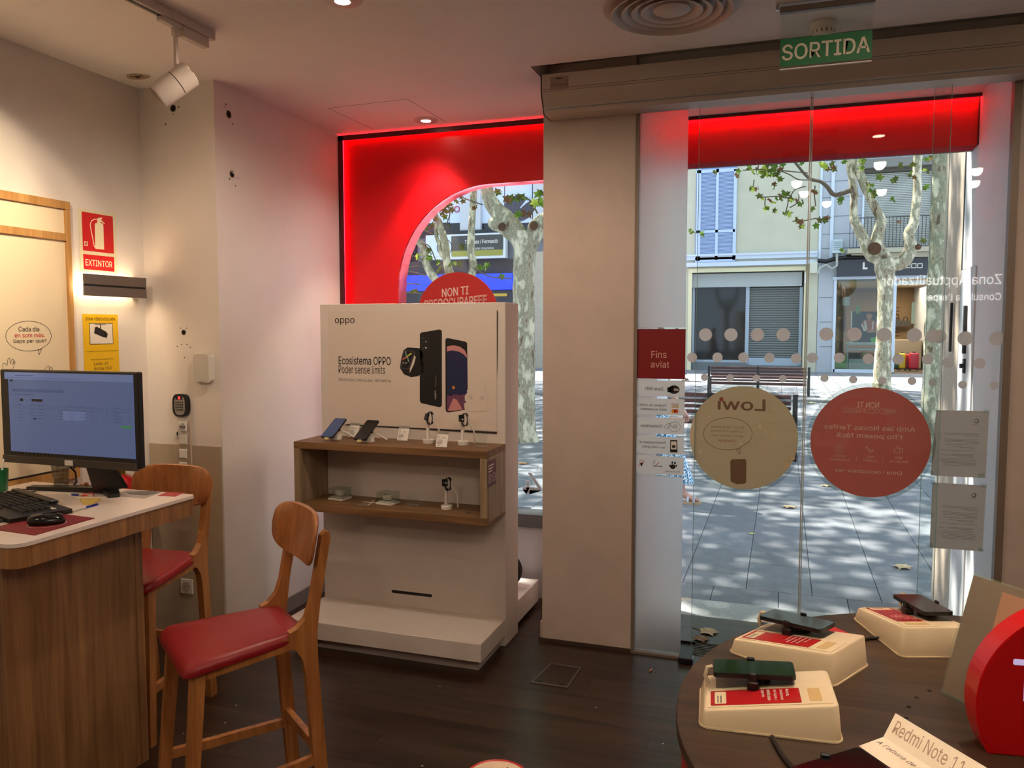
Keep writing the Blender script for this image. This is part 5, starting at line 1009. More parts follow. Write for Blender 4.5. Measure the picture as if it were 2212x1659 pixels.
mb = WB(fb_); mb.ring(q, [p + (c_ - p) * 0.12 for p in q], (0, 0, 0.003)); mb.build('metal_frame', mat('frame_steel', (120, 112, 106), 0.4, 0.7), fb_)
mb = WB(fb_); mb.prism([p + (c_ - p) * 0.12 for p in q], (0, 0, 0.001)); mb.build('wood_insert', M_floor, fb_)
for sx_, sy_ in ((0.18, 0.12), (0.75, 0.14)):
    p = q[3] + (q[2] - q[3]) * sx_ + (q[0] - q[3]) * sy_; WB(fb_).box((p.x - 0.012, p.y - 0.008, 0.001), (p.x + 0.012, p.y + 0.008, 0.0028)).build('cable_flap', M_black, fb_)
c_ = atZ(1406, 1447, 0.005); bt = thing('cigarette_butt', 'tan cigarette butt lying on the dark floor near the door', 'cigarette', (c_.x, c_.y, 0))
MB().tube([(-0.003, -0.012, 0.005), (0.001, 0.004, 0.005)], 0.0042, 8).build('filter', mat('filter_tan', (206, 150, 84), 0.7), bt); MB().tube([(0.001, 0.004, 0.005), (0.003, 0.010, 0.005)], 0.0040, 8).build('paper_end', M_pwhite, bt)
for i, (px, py) in enumerate(((510, 1524), (396, 1585), (404, 1590), (486, 1562), (950, 1483), (1137, 1453), (912, 1655), (1288, 1529), (1432, 1607))):
    c_ = atZ(px, py, 0.0); one(MB().rbox((c_.x - 0.004, c_.y - 0.002, 0.0002), (c_.x + 0.004, c_.y + 0.0025, 0.0022), 0.0006, 1), 'floor_crumb', M_pwhite if i != 5 else mat('crumb_brown', (90, 50, 30), 0.8), 'tiny pale crumb of litter on the dark wood floor' if i != 5 else 'tiny brown scrap on the floor beside the floor box', 'litter', (c_.x, c_.y, 0), group='crumbs on the dark floor')
# ================================================================== STICKERS AND NOTICES ON THE DOOR GLASS
SYo = 3.9412                                   # outer face of the leaves; prints face the room, mirrored
def disc(nm, label, cx, cz, r, m):
    t = thing(nm, label, 'sticker', (cx, SYo, cz)); MB().add([(a, 0, b) for a, b in circ(r, 72)], [tuple(range(72))]).build('film', m, t, fix=False)
    MB().ring([(a, 0, b) for a, b in circ(r + 0.018, 72)], [(a, 0, b) for a, b in circ(r, 72)], (0, 0.0004, 0)).build('clear_margin', glass('margin_clear', (232, 236, 234), 1.0), t); return t
M_tan = film('tan_film', (212, 186, 148), 0.36); M_brown = mat('brown_ink', (140, 104, 80), 0.6); M_coral = film('coral_film', (206, 106, 92), 0.36); M_ltan = mat('light_tan_ink', (232, 206, 166), 0.6); M_bred = mat('brick_ink', (176, 84, 62), 0.6)
lw = disc('round_sticker', 'round tan sticker with the mirrored name Lowi on the left door leaf', -0.170, 1.128, 0.248, M_tan)
def mt(t, s, x0, y0, x1, y1, m, Y=SYo, **k):          # mirrored line fitted into a pixel box
    yc, xc = (y0 + y1) / 2, (x0 + x1) / 2; tl = (yc - 709) / (xc + 4000) * (x1 - x0) * 0.33          # lines on the door run towards the facade's vanishing point
    xa, xb = atY(x0, yc, Y).x, atY(x1, yc, Y).x; za, zb = atY(xc, y1 - tl, Y).z, atY(xc, y0 + tl, Y).z
    lettering(t, s, Vector((xa, Y - 0.0002, za)), UX, UZ, m, width=xb - xa, height=max(0.006, zb - za), mirror=True, **k)
def shape(t, px, nm, m, Y=SYo, off=0.0004):
    mb = WB(t); mb.prism([atY(x, y, Y) + Vector((0, -off, 0)) for x, y in px], (0, -0.0003, 0)); return mb.build(nm, m, t)
def line(t, px, nm, m, w=0.0012, Y=SYo, close=False):
    P_ = [atY(x, y, Y) + Vector((0, -0.0006, 0)) for x, y in px]; mb = WB(t); n = len(P_)
    for i in range(n if close else n - 1): mb.tube([P_[i], P_[(i + 1) % n]], w, 4)
    return mb.build(nm, m, t)
zl = lambda x, y: (1340 + x / 3.95, 680 + y / 3.95)
mt(lw, 'Lowı', 1551.5, 861, 1652.5, 887, M_brown, bold=0.05)
shape(lw, [zl(862 + 18 * cos(a), 720 + 18 * sin(a)) for a in [2 * pi * k / 18 for k in range(18)]], 'letter_dot', M_coral)
bub_ = [zl(917 + 208 * cos(a), 1015 + 138 * sin(a)) for a in [R(60 + 10 * k) for k in range(0, 34)]]
line(lw, bub_[:] + [zl(990, 1152), zl(1018, 1190), zl(1022, 1140)], 'speech_bubble', M_brown, 0.0011, close=True)
for s, x0, y0, x1, y1, m in (('Entra i descobreix', 773, 945, 1053, 970, M_brown), ('la Fibra i el Mòbil', 773, 980, 1043, 1005, M_brown), ('de la manera més', 778, 1018, 1050, 1043, M_brown)):
    a, b = zl(x0, y0), zl(x1, y1); mt(lw, s, a[0], a[1], b[0], b[1], m)
a, b = zl(838, 1058), zl(982, 1092); mt(lw, 'Simple', a[0], a[1], b[0], b[1], M_bred, shear=0.3)
shape(lw, [zl(*p) for p in [(938, 1250), (950, 1234), (1062, 1230), (1076, 1245), (1074, 1425), (1060, 1442), (990, 1445), (940, 1420)]], 'phone_print', M_brown)
for cx, cy, w, h in ((1190, 955, 14, 18), (1310, 1040, 16, 20), (1460, 1220, 30, 22), (1420, 1280, 24, 30), (1030, 1090, 12, 30), (680, 1170, 10, 16), (1310, 800, 7, 9), (760, 870, 6, 8), (1240, 1000, 8, 8), (640, 1230, 8, 12)):
    shape(lw, [zl(cx + w * cos(a) * (1 + 0.25 * sin(3 * a)), cy + h * sin(a)) for a in [2 * pi * k / 12 for k in range(12)]], 'worn_patch', M_ltan)
rd_ = disc('round_sticker', 'round red sticker with mirrored white tariff text on the right door leaf', 0.384, 1.132, 0.252, M_coral)
M_pale = mat('pale_ink', (244, 204, 184), 0.6)
zr = lambda x, y: (1740 + x / 3.95, 680 + y / 3.95)
def mr(s, x0, y0, x1, y1, **k): a, b = zr(x0, y0), zr(x1, y1); mt(rd_, s, a[0], a[1], b[0], b[1], M_pale, **k)
mr('NON TI', 443, 742, 628, 796, bold=0.02); mr('PREOCCUPAREEE', 315, 792, 768, 848, outline=0.014)
mr('Amb les Noves Tarifes', 160, 935, 938, 995, bold=0.015); mr("t'ho posem fàcil", 265, 1005, 830, 1070, bold=0.015); mr('Entra i descobreix-les', 252, 1312, 822, 1362, bold=0.012)
mr('MÉS', 765, 1204, 826, 1232); mr('SENZILLES', 716, 1242, 878, 1264); mr('MÉS', 522, 1198, 582, 1222); mr('CLARES', 493, 1232, 612, 1254); mr('SENSE', 245, 1192, 336, 1214); mr('SORPRESES', 208, 1226, 374, 1248)
line(rd_, [zr(*p) for p in [(804, 1142), (826, 1142), (828, 1176), (804, 1180), (804, 1142), (786, 1122), (780, 1124), (784, 1144), (758, 1146), (756, 1158), (762, 1178), (804, 1180)]], 'thumb_icon', M_pale)
line(rd_, [zr(*p) for p in [(580, 1158), (556, 1178), (512, 1124), (522, 1124), (554, 1164), (576, 1150), (580, 1158)]], 'tick_icon', M_pale)
line(rd_, [zr(*p) for p in [(264, 1112), (304, 1110), (316, 1122), (314, 1172), (266, 1170), (264, 1112)]], 'page_icon', M_pale); line(rd_, [zr(274, 1130), zr(304, 1132)], 'page_line', M_pale); line(rd_, [zr(274, 1145), zr(304, 1147)], 'page_line', M_pale)
line(rd_, [zr(662, 1200), zr(660, 1250)], 'divider', M_pale, 0.0007); line(rd_, [zr(438, 1198), zr(436, 1248)], 'divider', M_pale, 0.0007)
# red notice and information strips on the fixed side pane
FY = 3.9655
ZN1 = atY(1425, 711, FY).z; ZN0 = atY(1425, 818, FY).z
ng = thing('red_notice', 'dark red Fins aviat notice on the frosted side pane', 'sticker', (-0.568, FY, ZN0))
WB(ng).box((-0.690, FY - 0.0008, ZN0), (-0.449, FY, ZN1)).build('film', mat('notice_red', (128, 6, 14), 0.4), ng)
for s, x0, y0, x1, y1 in (('Fins', 1407, 758, 1440, 773), ('aviat', 1406, 780, 1446, 794)):
    a = atY(x0, y1, FY); b = atY(x1, y0, FY); lettering(ng, s, Vector((a.x, FY - 0.0009, a.z)), UX, UZ, mat('notice_pink', (224, 176, 160), 0.5), width=b.x - a.x, height=b.z - a.z)
M_strip = film('strip_white', (236, 238, 238), 0.4)
strips = [((1371, 822), (1478, 856), 'information strip with a mirrored WiFi sign on the side pane'), ((1370, 861), (1477, 896), 'information strip with mirrored bank card marks on the side pane'), ((1369, 902), (1476, 937), 'information strip with a mirrored Contactless mark on the side pane'), ((1368, 943), (1475, 980), 'information strip with a mirrored phone unlocking mark on the side pane'), ((1367, 985), (1474, 1024), 'information strip with mirrored pet, smoking and ice cream signs on the side pane')]
SS = []
for (x0, y0), (x1, y1), lb in strips:
    za = atY(1420, y0, FY).z; zb = atY(1420, y1, FY).z; t = thing('information_strip', lb, 'sticker', (-0.568, FY, zb), 0, 'white information strips on the side pane')
    WB(t).add([(-0.690, FY - 0.0006, zb), (-0.449, FY - 0.0006, zb), (-0.449, FY - 0.0006, za), (-0.690, FY - 0.0006, za)], [(0, 1, 2, 3)]).build('film', M_strip, t, fix=False); SS.append(t)
def si_(i, s, x0, y0, x1, y1, m=M_ink, **k): a, b = zl(x0, y0), zl(x1, y1); mt(SS[i], s, a[0], a[1], b[0], b[1], m, FY - 0.0008, **k)
def sh_(i, L, nm, m): shape(SS[i], [zl(*p) for p in L], nm, m, FY - 0.0008, 0.0003)
def sl_(i, L, nm, m, w=0.0009): line(SS[i], [zl(*p) for p in L], nm, m, w, FY - 0.0006)
el = lambda cx, cy, a, b, n=24, s=0, e=360: [(cx + a * cos(R(s + (e - s) * k / n)), cy + b * sin(R(s + (e - s) * k / n))) for k in range(n)]
si_(0, 'Zona WiFi', 211, 614, 368, 646); sh_(0, el(458, 638, 48, 36), 'wifi_cloud', M_ink); sh_(0, [(402, 620), (452, 616), (452, 655), (402, 660)], 'wifi_panel', M_ink); sh_(0, [(408, 624), (448, 621), (448, 652), (408, 656)], 'wifi_panel_light', M_whiteink)
a, b = zl(411, 628), zl(446, 650); mt(SS[0], 'Fi', a[0], a[1], b[0], b[1], M_ink, FY - 0.0014, bold=0.03); a, b = zl(458, 627), zl(500, 650); mt(SS[0], 'Wi', a[0], a[1], b[0], b[1], M_whiteink, FY - 0.0014, bold=0.03)
si_(1, 'Targetes de crèdit i', 153, 757, 396, 788); si_(1, 'dèbit acceptades', 173, 792, 395, 822)
sh_(1, [(434, 754), (502, 755), (502, 795), (434, 794)], 'card_mark', M_whiteink); sh_(1, [(436, 756), (500, 757), (500, 765), (436, 764)], 'card_band', mat('mark_blue', (40, 60, 140), 0.5)); sh_(1, [(436, 784), (500, 785), (500, 793), (436, 792)], 'card_band', mat('mark_gold', (222, 190, 100), 0.5))
a, b = zl(446, 768), zl(492, 781); mt(SS[1], 'VISA', a[0], a[1], b[0], b[1], MATS['mark_blue'], FY - 0.0014, shear=0.2, bold=0.02)
sh_(1, el(453, 822, 18, 18), 'card_circle', mat('mark_orange', (240, 150, 60), 0.5)); sh_(1, el(477, 822, 18, 18), 'card_circle', mat('mark_red', (214, 80, 50), 0.5))
si_(2, 'Contactless', 173, 932, 358, 962); sl_(2, el(462, 955, 50, 42, 28, 0, 360) + [(512, 955)], 'contact_oval', M_ink, 0.0006)
for k, r in enumerate((8, 16, 24, 32)): sl_(2, [(438 + 10 * k + 0.35 * r * cos(R(a)), 955 + r * 0.7 * sin(R(a))) for a in range(-60, 61, 20)], 'wave', M_ink, 0.0010)
sl_(2, [(372, 970), (388, 945), (402, 930), (424, 928), (432, 940), (410, 962), (392, 975)], 'hand_icon', M_ink, 0.0008)
si_(3, 'Desbloquegem el', 162, 1074, 383, 1106); si_(3, 'teu mòbil gratis', 186, 1114, 383, 1144)
sh_(3, [(426, 1068), (486, 1070), (488, 1175), (424, 1172)], 'phone_icon', M_ink); shape(SS[3], [zl(*p) for p in [(434, 1080), (479, 1081), (480, 1150), (433, 1148)]], 'phone_screen_icon', M_whiteink, FY - 0.0008, 0.0007); shape(SS[3], [zl(*p) for p in [(442, 1112), (470, 1113), (470, 1136), (442, 1135)]], 'lock_icon', M_ink, FY - 0.0008, 0.0011); sl_(3, [(448, 1112), (450, 1102), (458, 1100), (465, 1104)], 'lock_shackle', M_ink, 0.0008)
si_(4, 'Pet friendly', 385, 1328, 505, 1350, M_pg)
for cx, cy, a_, b_ in ((448, 1296, 24, 20), (424, 1288, 7, 9), (444, 1262, 8, 11), (466, 1264, 8, 11), (478, 1288, 7, 9)): sh_(4, el(cx, cy, a_, b_, 16), 'paw_icon', M_ink)
sl_(4, [(278, 1288), (360, 1294)], 'cigarette_icon', M_ink, 0.0016); sl_(4, [(272, 1275), (290, 1270), (282, 1252), (300, 1244)], 'smoke_icon', M_ink, 0.0009); sl_(4, [(285, 1300), (332, 1258)], 'red_bar', M_redink, 0.0012)
sh_(4, [(164, 1262), (196, 1264), (180, 1296)], 'cone_icon', M_ink); sh_(4, el(181, 1252, 15, 15, 16), 'ice_cream_icon', M_whiteink); sl_(4, el(181, 1252, 15, 15, 16), 'ice_cream_outline', M_ink, 0.0007); sl_(4, [(152, 1292), (204, 1246)], 'red_bar', M_redink, 0.0012)
# two paper notices taped to the fixed right pane
PYn = 3.9775
def notice(px, label):
    c_ = [atY(x, y, PYn) for x, y in px]; ct = sum(c_, Vector()) / 4; t = thing('paper_notice', label, 'notice', (ct.x, PYn, min(p.z for p in c_)), 0, 'paper notices taped to the glass')
    mb = WB(t); mb.add(c_, [(3, 2, 1, 0)]); mb.build('sheet', film('notice_sheet', (212, 200, 194), 0.32), t)
    def at(u, v): return c_[0] + (c_[1] - c_[0]) * u + (c_[3] - c_[0]) * v
    for v, u0, u1 in ((0.34, 0.18, 0.86), (0.36, 0.2, 0.86), (0.38, 0.55, 0.86), (0.43, 0.2, 0.86), (0.45, 0.22, 0.86), (0.47, 0.22, 0.86), (0.49, 0.62, 0.86), (0.51, 0.22, 0.86), (0.545, 0.36, 0.80), (0.56, 0.5, 0.80), (0.60, 0.16, 0.86), (0.66, 0.36, 0.80), (0.675, 0.15, 0.78), (0.695, 0.5, 0.78), (0.72, 0.2, 0.78), (0.745, 0.12, 0.84), (0.77, 0.16, 0.84), (0.79, 0.2, 0.84), (0.81, 0.22, 0.84), (0.83, 0.25, 0.84)):
        p = at(u0, v); q_ = at(u1, v); mb = WB(t); mb.prism([p + Vector((0, -0.0003, 0)), q_ + Vector((0, -0.0003, 0)), q_ + Vector((0, -0.0003, -0.0013)), p + Vector((0, -0.0003, -0.0013))], (0, -0.0002, 0)); mb.build('print_line', mat('print_soft', (120, 106, 100), 0.6), t)
    c0_ = at(0.78, 0.155); mb = WB(t); mb.ring([c0_ + Vector((a, -0.0005, b)) for a, b in circ(0.010, 20)], [c0_ + Vector((a, -0.0005, b)) for a, b in circ(0.0062, 20, (-0.0015, 0.001))], (0, -0.0002, 0)); mb.build('logo', mat('print_soft'), t)
    p = at(0.7, 0.205); WB(t).box((p.x, PYn - 0.0006, p.z), (p.x + 0.025, PYn - 0.0003, p.z + 0.0015)).build('logo_word', mat('print_soft'), t)
    for u, v in ((0.02, 0.0), (0.95, 0.0), (0.0, 0.5), (0.96, 0.97), (0.0, 0.96)):
        p = at(u, v); mb = WB(t); mb.box((p.x - 0.012, PYn - 0.0009, p.z - 0.009), (p.x + 0.012, PYn - 0.0007, p.z + 0.009)); mb.build('tape', M_clear, t)
notice(((2022, 886), (2137, 888), (2129, 1033), (2010, 1027)), 'upper taped paper notice on the right fixed pane')
notice(((2014, 1042), (2131, 1049), (2122, 1191), (2008, 1183)), 'lower taped paper notice on the right fixed pane')
# ================================================================== OUTSIDE: PAVEMENT
GZ = -0.02
M_pave = mat('grey_pavers', (126, 127, 132), 0.75, var=0.12, vscale=9, bump=0.15, bscale=160)
_nt = M_pave.node_tree; _oi = _nt.nodes.new('ShaderNodeObjectInfo'); _hs = _nt.nodes.new('ShaderNodeHueSaturation'); _ma = _nt.nodes.new('ShaderNodeMath'); _ma.operation = 'MULTIPLY_ADD'; _ma.inputs[1].default_value = 0.35; _ma.inputs[2].default_value = 0.82
_src = _nt.nodes['Principled BSDF'].inputs['Base Color'].links[0].from_socket
_nt.links.new(_oi.outputs['Random'], _ma.inputs[0]); _nt.links.new(_ma.outputs[0], _hs.inputs['Value']); _nt.links.new(_src, _hs.inputs['Color']); _nt.links.new(_hs.outputs[0], _nt.nodes['Principled BSDF'].inputs['Base Color'])
pv = MB().add([(-30, 4.62, GZ - 0.012), (30, 4.62, GZ - 0.012), (30, 33.2, GZ - 0.012), (-30, 33.2, GZ - 0.012), (-30, 4.62, -0.4), (30, 4.62, -0.4), (30, 33.2, -0.4), (-30, 33.2, -0.4)], [(0, 1, 2, 3), (0, 4, 5, 1), (1, 5, 6, 2), (2, 6, 7, 3), (3, 7, 4, 0)])
M_far = bpy.data.materials.new('far_pavers'); M_far.use_nodes = True; MATS['far_pavers'] = M_far
_n = M_far.node_tree; _b = _n.nodes['Principled BSDF']; _b.inputs['Roughness'].default_value = 0.8
_tc = _n.nodes.new('ShaderNodeTexCoord'); _mp = _n.nodes.new('ShaderNodeMapping'); _mp.inputs['Rotation'].default_value = (0, 0, pi / 2); _br = _n.nodes.new('ShaderNodeTexBrick')
_br.inputs['Scale'].default_value = 1.0; _br.inputs['Brick Width'].default_value = 0.6; _br.inputs['Row Height'].default_value = 0.4; _br.inputs['Mortar Size'].default_value = 0.006; _br.inputs['Color1'].default_value = rgb(120, 121, 128); _br.inputs['Color2'].default_value = rgb(136, 136, 140); _br.inputs['Mortar'].default_value = rgb(52, 52, 54)
_n.links.new(_tc.outputs['Object'], _mp.inputs[0]); _n.links.new(_mp.outputs[0], _br.inputs['Vector']); _n.links.new(_br.outputs[0], _b.inputs['Base Color'])
pvo = struct(pv, 'pavement', M_far)
def project(p):
    d = Vector(p) - Vector((0, 0, CAM_H)); r = d.x * cos(CAM_YAW) + d.y * sin(CAM_YAW); fh = -d.x * sin(CAM_YAW) + d.y * cos(CAM_YAW)
    F = fh * cos(CAM_PITCH) - d.z * sin(CAM_PITCH); U = fh * sin(CAM_PITCH) + d.z * cos(CAM_PITCH); return 1106 + FPX * r / F, 829.5 - FPX * U / F
sl_me = MB().rbox((-0.198, -0.298, -0.012), (0.198, 0.298, 0.0), 0.002, 1).mesh('paving_slab'); sl_me.materials.append(M_pave)
sh_me = MB().rbox((-0.198, -0.158, -0.012), (0.198, 0.158, 0.0), 0.002, 1).mesh('paving_slab'); sh_me.materials.append(M_pave)
cand = []
for i in range(-14, 14):
    cand.append((5.085, -0.19 + 0.4 * i, sh_me))
    for j in range(16): cand.append((5.545 + 0.6 * j + (0.3 if i % 2 else 0.0), 0.2 + 0.4 * i - 0.39 + 0.2 - 0.0, sl_me))
    if i % 2: cand.append((5.395, 0.01 + 0.4 * i, None))
hs_me = MB().rbox((-0.198, -0.148, -0.012), (0.198, 0.148, 0.0), 0.002, 1).mesh('paving_slab'); hs_me.materials.append(M_pave)
n_ = 0
for yy, xx, me_ in sorted(cand, key=lambda c: c[0]):
    px, py = project((xx, yy, GZ))
    if 1330 < px < 2120 or (1090 < px < 1200 and yy > 6) or (yy < 5.5 and -0.9 < xx < 1.5):
        if n_ >= 285: break
        o = link('paving_slab', me_ or hs_me, pvo); o.location = (xx, yy, GZ); n_ += 1
# granite threshold, entrance mat
struct(MB().box((-0.72, 4.60, -0.03), (0.91, 4.925, -0.012)), 'trim_3', mat('granite', (172, 174, 172), 0.6, var=0.3, vscale=140))
struct(MB().box((-0.70, 3.99, -0.03), (0.905, 4.60, -0.014)), 'trim_4', MATS['granite'])
em = thing('entrance_mat', 'ribbed dark metal entrance mat behind the glass door', 'mat', (0.1, 4.27, -0.014))
MB().box((-0.5, -0.25, 0.0), (0.78, 0.24, 0.003)).build('mat_bed', mat('mat_dark', (34, 32, 30), 0.7), em)
r_me = MB().rbox((-0.5, -0.004, 0.003), (0.78, 0.004, 0.011), 0.001, 1).mesh('rib'); r_me.materials.append(mat('mat_rib', (104, 98, 92), 0.5, 0.5))
for k in range(23): q = link('rib', r_me, em); q.location = (0, -0.245 + 0.0215 * k, 0)
MB().box((-0.5, 0.24, 0.003), (0.78, 0.246, 0.012)).build('mat_edge', mat('mat_edge', (170, 168, 164), 0.4, 0.7), em)
struct(MB().box((-30, 19.3, GZ - 0.011), (30, 19.55, GZ + 0.05)), 'trim_5', mat('kerb_stone', (146, 142, 138), 0.8, var=0.1, vscale=12))
struct(MB().box((0.9, 12.3, GZ - 0.011), (3.3, 12.45, GZ + 0.01)).box((-6.0, 12.3, GZ - 0.011), (-2.5, 12.45, GZ + 0.01)), 'trim_6', mat('tree_pit_edge', (150, 148, 146), 0.8))
# right reveal: jamb, handle bars, lock, stone pier
rvj = thing('side_shutter_panel', 'white folded shutter panel with dark handle bars in the right reveal', 'door panel', (0.904, 4.7, 0))
WB(rvj).box((0.897, 4.52, 0.0), (0.9035, 4.855, 1.96)).build('panel', mat('shutter_white', (220, 218, 220), 0.45), rvj)
WB(rvj).box((0.8975, 4.53, 1.955), (0.9, 4.85, 1.962)).build('top_seam', mat('seam_rust', (120, 84, 60), 0.8), rvj)
p_, q_ = atX(2088, 660, 0.895), atX(2085, 764, 0.895); WB(rvj).rbox((0.884, p_.y - 0.018, q_.z), (0.897, p_.y + 0.018, p_.z), 0.002, 1).build('handle_bar', M_black, rvj)
p_, q_ = atX(2084, 775, 0.895), atX(2083, 806, 0.895); lk = WB(rvj).rbox((0.888, p_.y - 0.018, q_.z), (0.897, p_.y + 0.018, p_.z), 0.002, 1).build('lock_plate', M_black, rvj)
WB(rvj).tube([(0.888, p_.y, (p_.z + q_.z) / 2), (0.872, p_.y, (p_.z + q_.z) / 2)], 0.012, 12).build('lock_knob', M_black, lk)
struct(MB().box((0.904, 4.862, -0.05), (1.1, 4.90, 3.2)), 'trim_7', mat('joint_black', (20, 20, 22), 0.7))
struct(MB().box((0.904, 4.90, -0.05), (1.4, 5.42, 4.2)), 'wall_stone', mat('beige_stone', (196, 176, 158), 0.7, var=0.1, vscale=30))
p_ = atX(2062, 654, 0.904); q_ = atX(2058, 760, 0.904); one(MB().tube([(0.89, p_.y, p_.z), (0.89, q_.y, q_.z)], 0.008, 8), 'pull_bar', M_black, 'thin dark vertical bar on the stone pier outside the door', 'handle', (0.89, p_.y, q_.z))
# ================================================================== BUILDINGS ACROSS THE STREET (front plane Y = 33)
YB = 33.0
def B(x, y, d=0.0): return atY(x, y, YB - d)
def brect(x0, y0, x1, y1, d0, d1, t):
    a, b = B((x0 + x1) / 2, y1), B((x0 + x1) / 2, y0); xa = B(x0, (y0 + y1) / 2).x; xb = B(x1, (y0 + y1) / 2).x
    return WB(t).box((xa, YB - d1, a.z), (xb, YB - d0, b.z))
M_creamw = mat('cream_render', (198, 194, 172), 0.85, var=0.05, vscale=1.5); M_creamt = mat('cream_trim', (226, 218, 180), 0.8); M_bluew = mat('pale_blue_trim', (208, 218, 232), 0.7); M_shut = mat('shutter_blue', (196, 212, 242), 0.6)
M_greyw = mat('grey_cladding', (178, 182, 188), 0.7, var=0.04, vscale=2); M_dglass = mat('dark_shop_glass', (30, 32, 32), 0.06); M_roll = mat('roller_grey', (122, 126, 124), 0.55); M_alu = mat('alu_blue_grey', (166, 178, 190), 0.5)
cb = thing('cream_building', 'cream rendered house with blue louvred shutters across the street', 'building', (-2.0, YB + 2, 0))
xl, xr = B(1380, 700).x, B(1767, 600).x; sx0, sx1 = B(1492, 690).x, B(1735, 690).x; sz = B(1612, 586).z
m = WB(cb).box((xl, YB, sz), (xr, YB + 6, 13.0)).box((xl, YB, -0.1), (sx0, YB + 6, sz)).box((sx1, YB, -0.1), (xr, YB + 6, sz)); m.build('wall', M_creamw, cb)
WB(cb).box((sx0 - 0.1, YB + 0.9, -0.1), (sx1 + 0.1, YB + 1.0, sz)).build('shop_back', mat('shop_dark', (34, 34, 32), 0.8), cb)
brect(1482, 547, 1766, 551, 0, 0.16, cb).build('cornice', M_bluew, cb); brect(1482, 551, 1766, 559, 0, 0.10, cb).build('cornice', M_bluew, cb); brect(1482, 565, 1768, 574, 0, 0.2, cb).build('cornice', M_bluew, cb)
brect(1488, 578, 1740, 587, 0, 0.08, cb).build('shop_surround', M_creamt, cb); brect(1486, 587, 1494, 800, 0, 0.06, cb).build('shop_surround', M_creamt, cb); brect(1736, 587, 1741, 800, 0, 0.06, cb).build('shop_surround', M_creamt, cb)
brect(1494, 589, 1733, 619, -0.35, -0.2, cb).build('roller_housing', mat('housing_grey', (176, 180, 180), 0.5), cb)
brect(1497, 620, 1609, 779, -0.46, -0.42, cb).build('shop_window', M_dglass, cb); brect(1609, 619, 1617, 790, -0.45, -0.3, cb).build('mullion', M_alu, cb); brect(1493, 619, 1498, 800, -0.45, -0.3, cb).build('mullion', M_alu, cb)
brect(1726, 619, 1733, 790, -0.45, -0.28, cb).build('mullion', M_alu, cb); brect(1497, 778, 1609, 783, -0.45, -0.3, cb).build('sill', M_alu, cb); brect(1494, 783, 1612, 806, -0.45, -0.1, cb).build('stall_riser', mat('riser_grey', (112, 116, 118), 0.7), cb)
brect(1616, 774, 1730, 790, -0.45, -0.3, cb).build('shutter_foot', M_alu, cb); brect(1612, 790, 1733, 806, -0.45, -0.12, cb).build('stall_riser', MATS['riser_grey'], cb)
m = WB(cb); za, zb = B(1670, 774).z, B(1670, 619).z; xa, xb = B(1617, 700).x, B(1727, 700).x; nsl = 30
for k in range(nsl):
    z0 = za + (zb - za) * k / nsl; z1 = za + (zb - za) * (k + 1) / nsl
    m.prism([(xa, YB + 0.40, z0), (xa, YB + 0.38, z0 + 0.01), (xa, YB + 0.36, (z0 + z1) / 2), (xa, YB + 0.38, z1 - 0.02), (xa, YB + 0.42, z1)], (xb - xa, 0, 0))
m.build('roller_slats', M_roll, cb, kind='stuff')
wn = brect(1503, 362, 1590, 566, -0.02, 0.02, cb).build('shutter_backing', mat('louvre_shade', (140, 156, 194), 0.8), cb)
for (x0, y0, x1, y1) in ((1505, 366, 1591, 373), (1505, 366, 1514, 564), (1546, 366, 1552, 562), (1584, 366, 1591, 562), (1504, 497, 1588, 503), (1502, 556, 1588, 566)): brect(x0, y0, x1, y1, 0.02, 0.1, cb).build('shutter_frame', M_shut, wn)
for (x0, y0, x1, y1, n_) in ((1514, 374, 1546, 496, 44), (1552, 373, 1584, 496, 44), (1513, 504, 1545, 555, 19), (1551, 504, 1583, 555, 19)):
    m = WB(cb); za, zb = B(1548, y1).z, B(1548, y0).z; xa, xb = B(x0, (y0 + y1) / 2).x, B(x1, (y0 + y1) / 2).x
    for k in range(n_):
        z0 = za + (zb - za) * k / n_; h = (zb - za) / n_; m.prism([(xa, YB - 0.03, z0 + h * 1.0), (xa, YB - 0.04, z0 + h * 1.12), (xa, YB - 0.085, z0 + h * 0.42), (xa, YB - 0.075, z0 + h * 0.25)], (xb - xa, 0, 0))
    m.build('louvre_slats', M_shut, wn, kind='stuff')
brect(1749, 567, 1765, 591, 0.06, 0.35, cb).build('meter_box', mat('meter_cream', (206, 206, 186), 0.6), cb)
brect(1738, 590, 1742, 612, 0.0, 0.1, cb).build('junction_box', M_wplas, cb)
# reflected-looking door and picture inside the cream shop
# right-hand building with the bag shop -----------------------------------------
gb = thing('grey_building', 'grey panelled building with a balcony above the bag shop', 'building', (5.0, YB + 2, 0))
gx0, gx1 = B(1768, 600).x, B(2110, 600).x; fz = B(1930, 600).z; ox0, ox1 = B(1800, 700).x, gx1 - 1.2
m = WB(gb).box((gx0, YB, fz), (gx1, YB + 8, 13)).box((gx0, YB, -0.1), (ox0, YB + 8, fz)).box((ox1, YB, -0.1), (gx1, YB + 8, fz)); m.build('wall', M_greyw, gb)
for (x0, y0, x1, y1) in ((1770, 340, 1775, 585), (1795, 300, 1800, 560), (1800, 300, 1802, 560)): brect(x0, y0, x1, y1, 0, 0.06, gb).build('pilaster', M_bluew, gb)
for yy in (390, 425, 466, 504, 535): brect(1776, yy, 1860, yy + 1, 0, 0.012, gb).build('panel_joint', mat('joint_grey', (120, 124, 130), 0.8), gb)
for yy in (642, 695, 748): brect(1770, yy, 1798, yy + 1, 0, 0.012, gb).build('panel_joint', mat('joint_grey'), gb)
for xx in (1888, 1915, 1945, 1972): brect(xx, 318, xx + 1, 345, 0, 0.012, gb).build('panel_joint', mat('joint_grey'), gb)
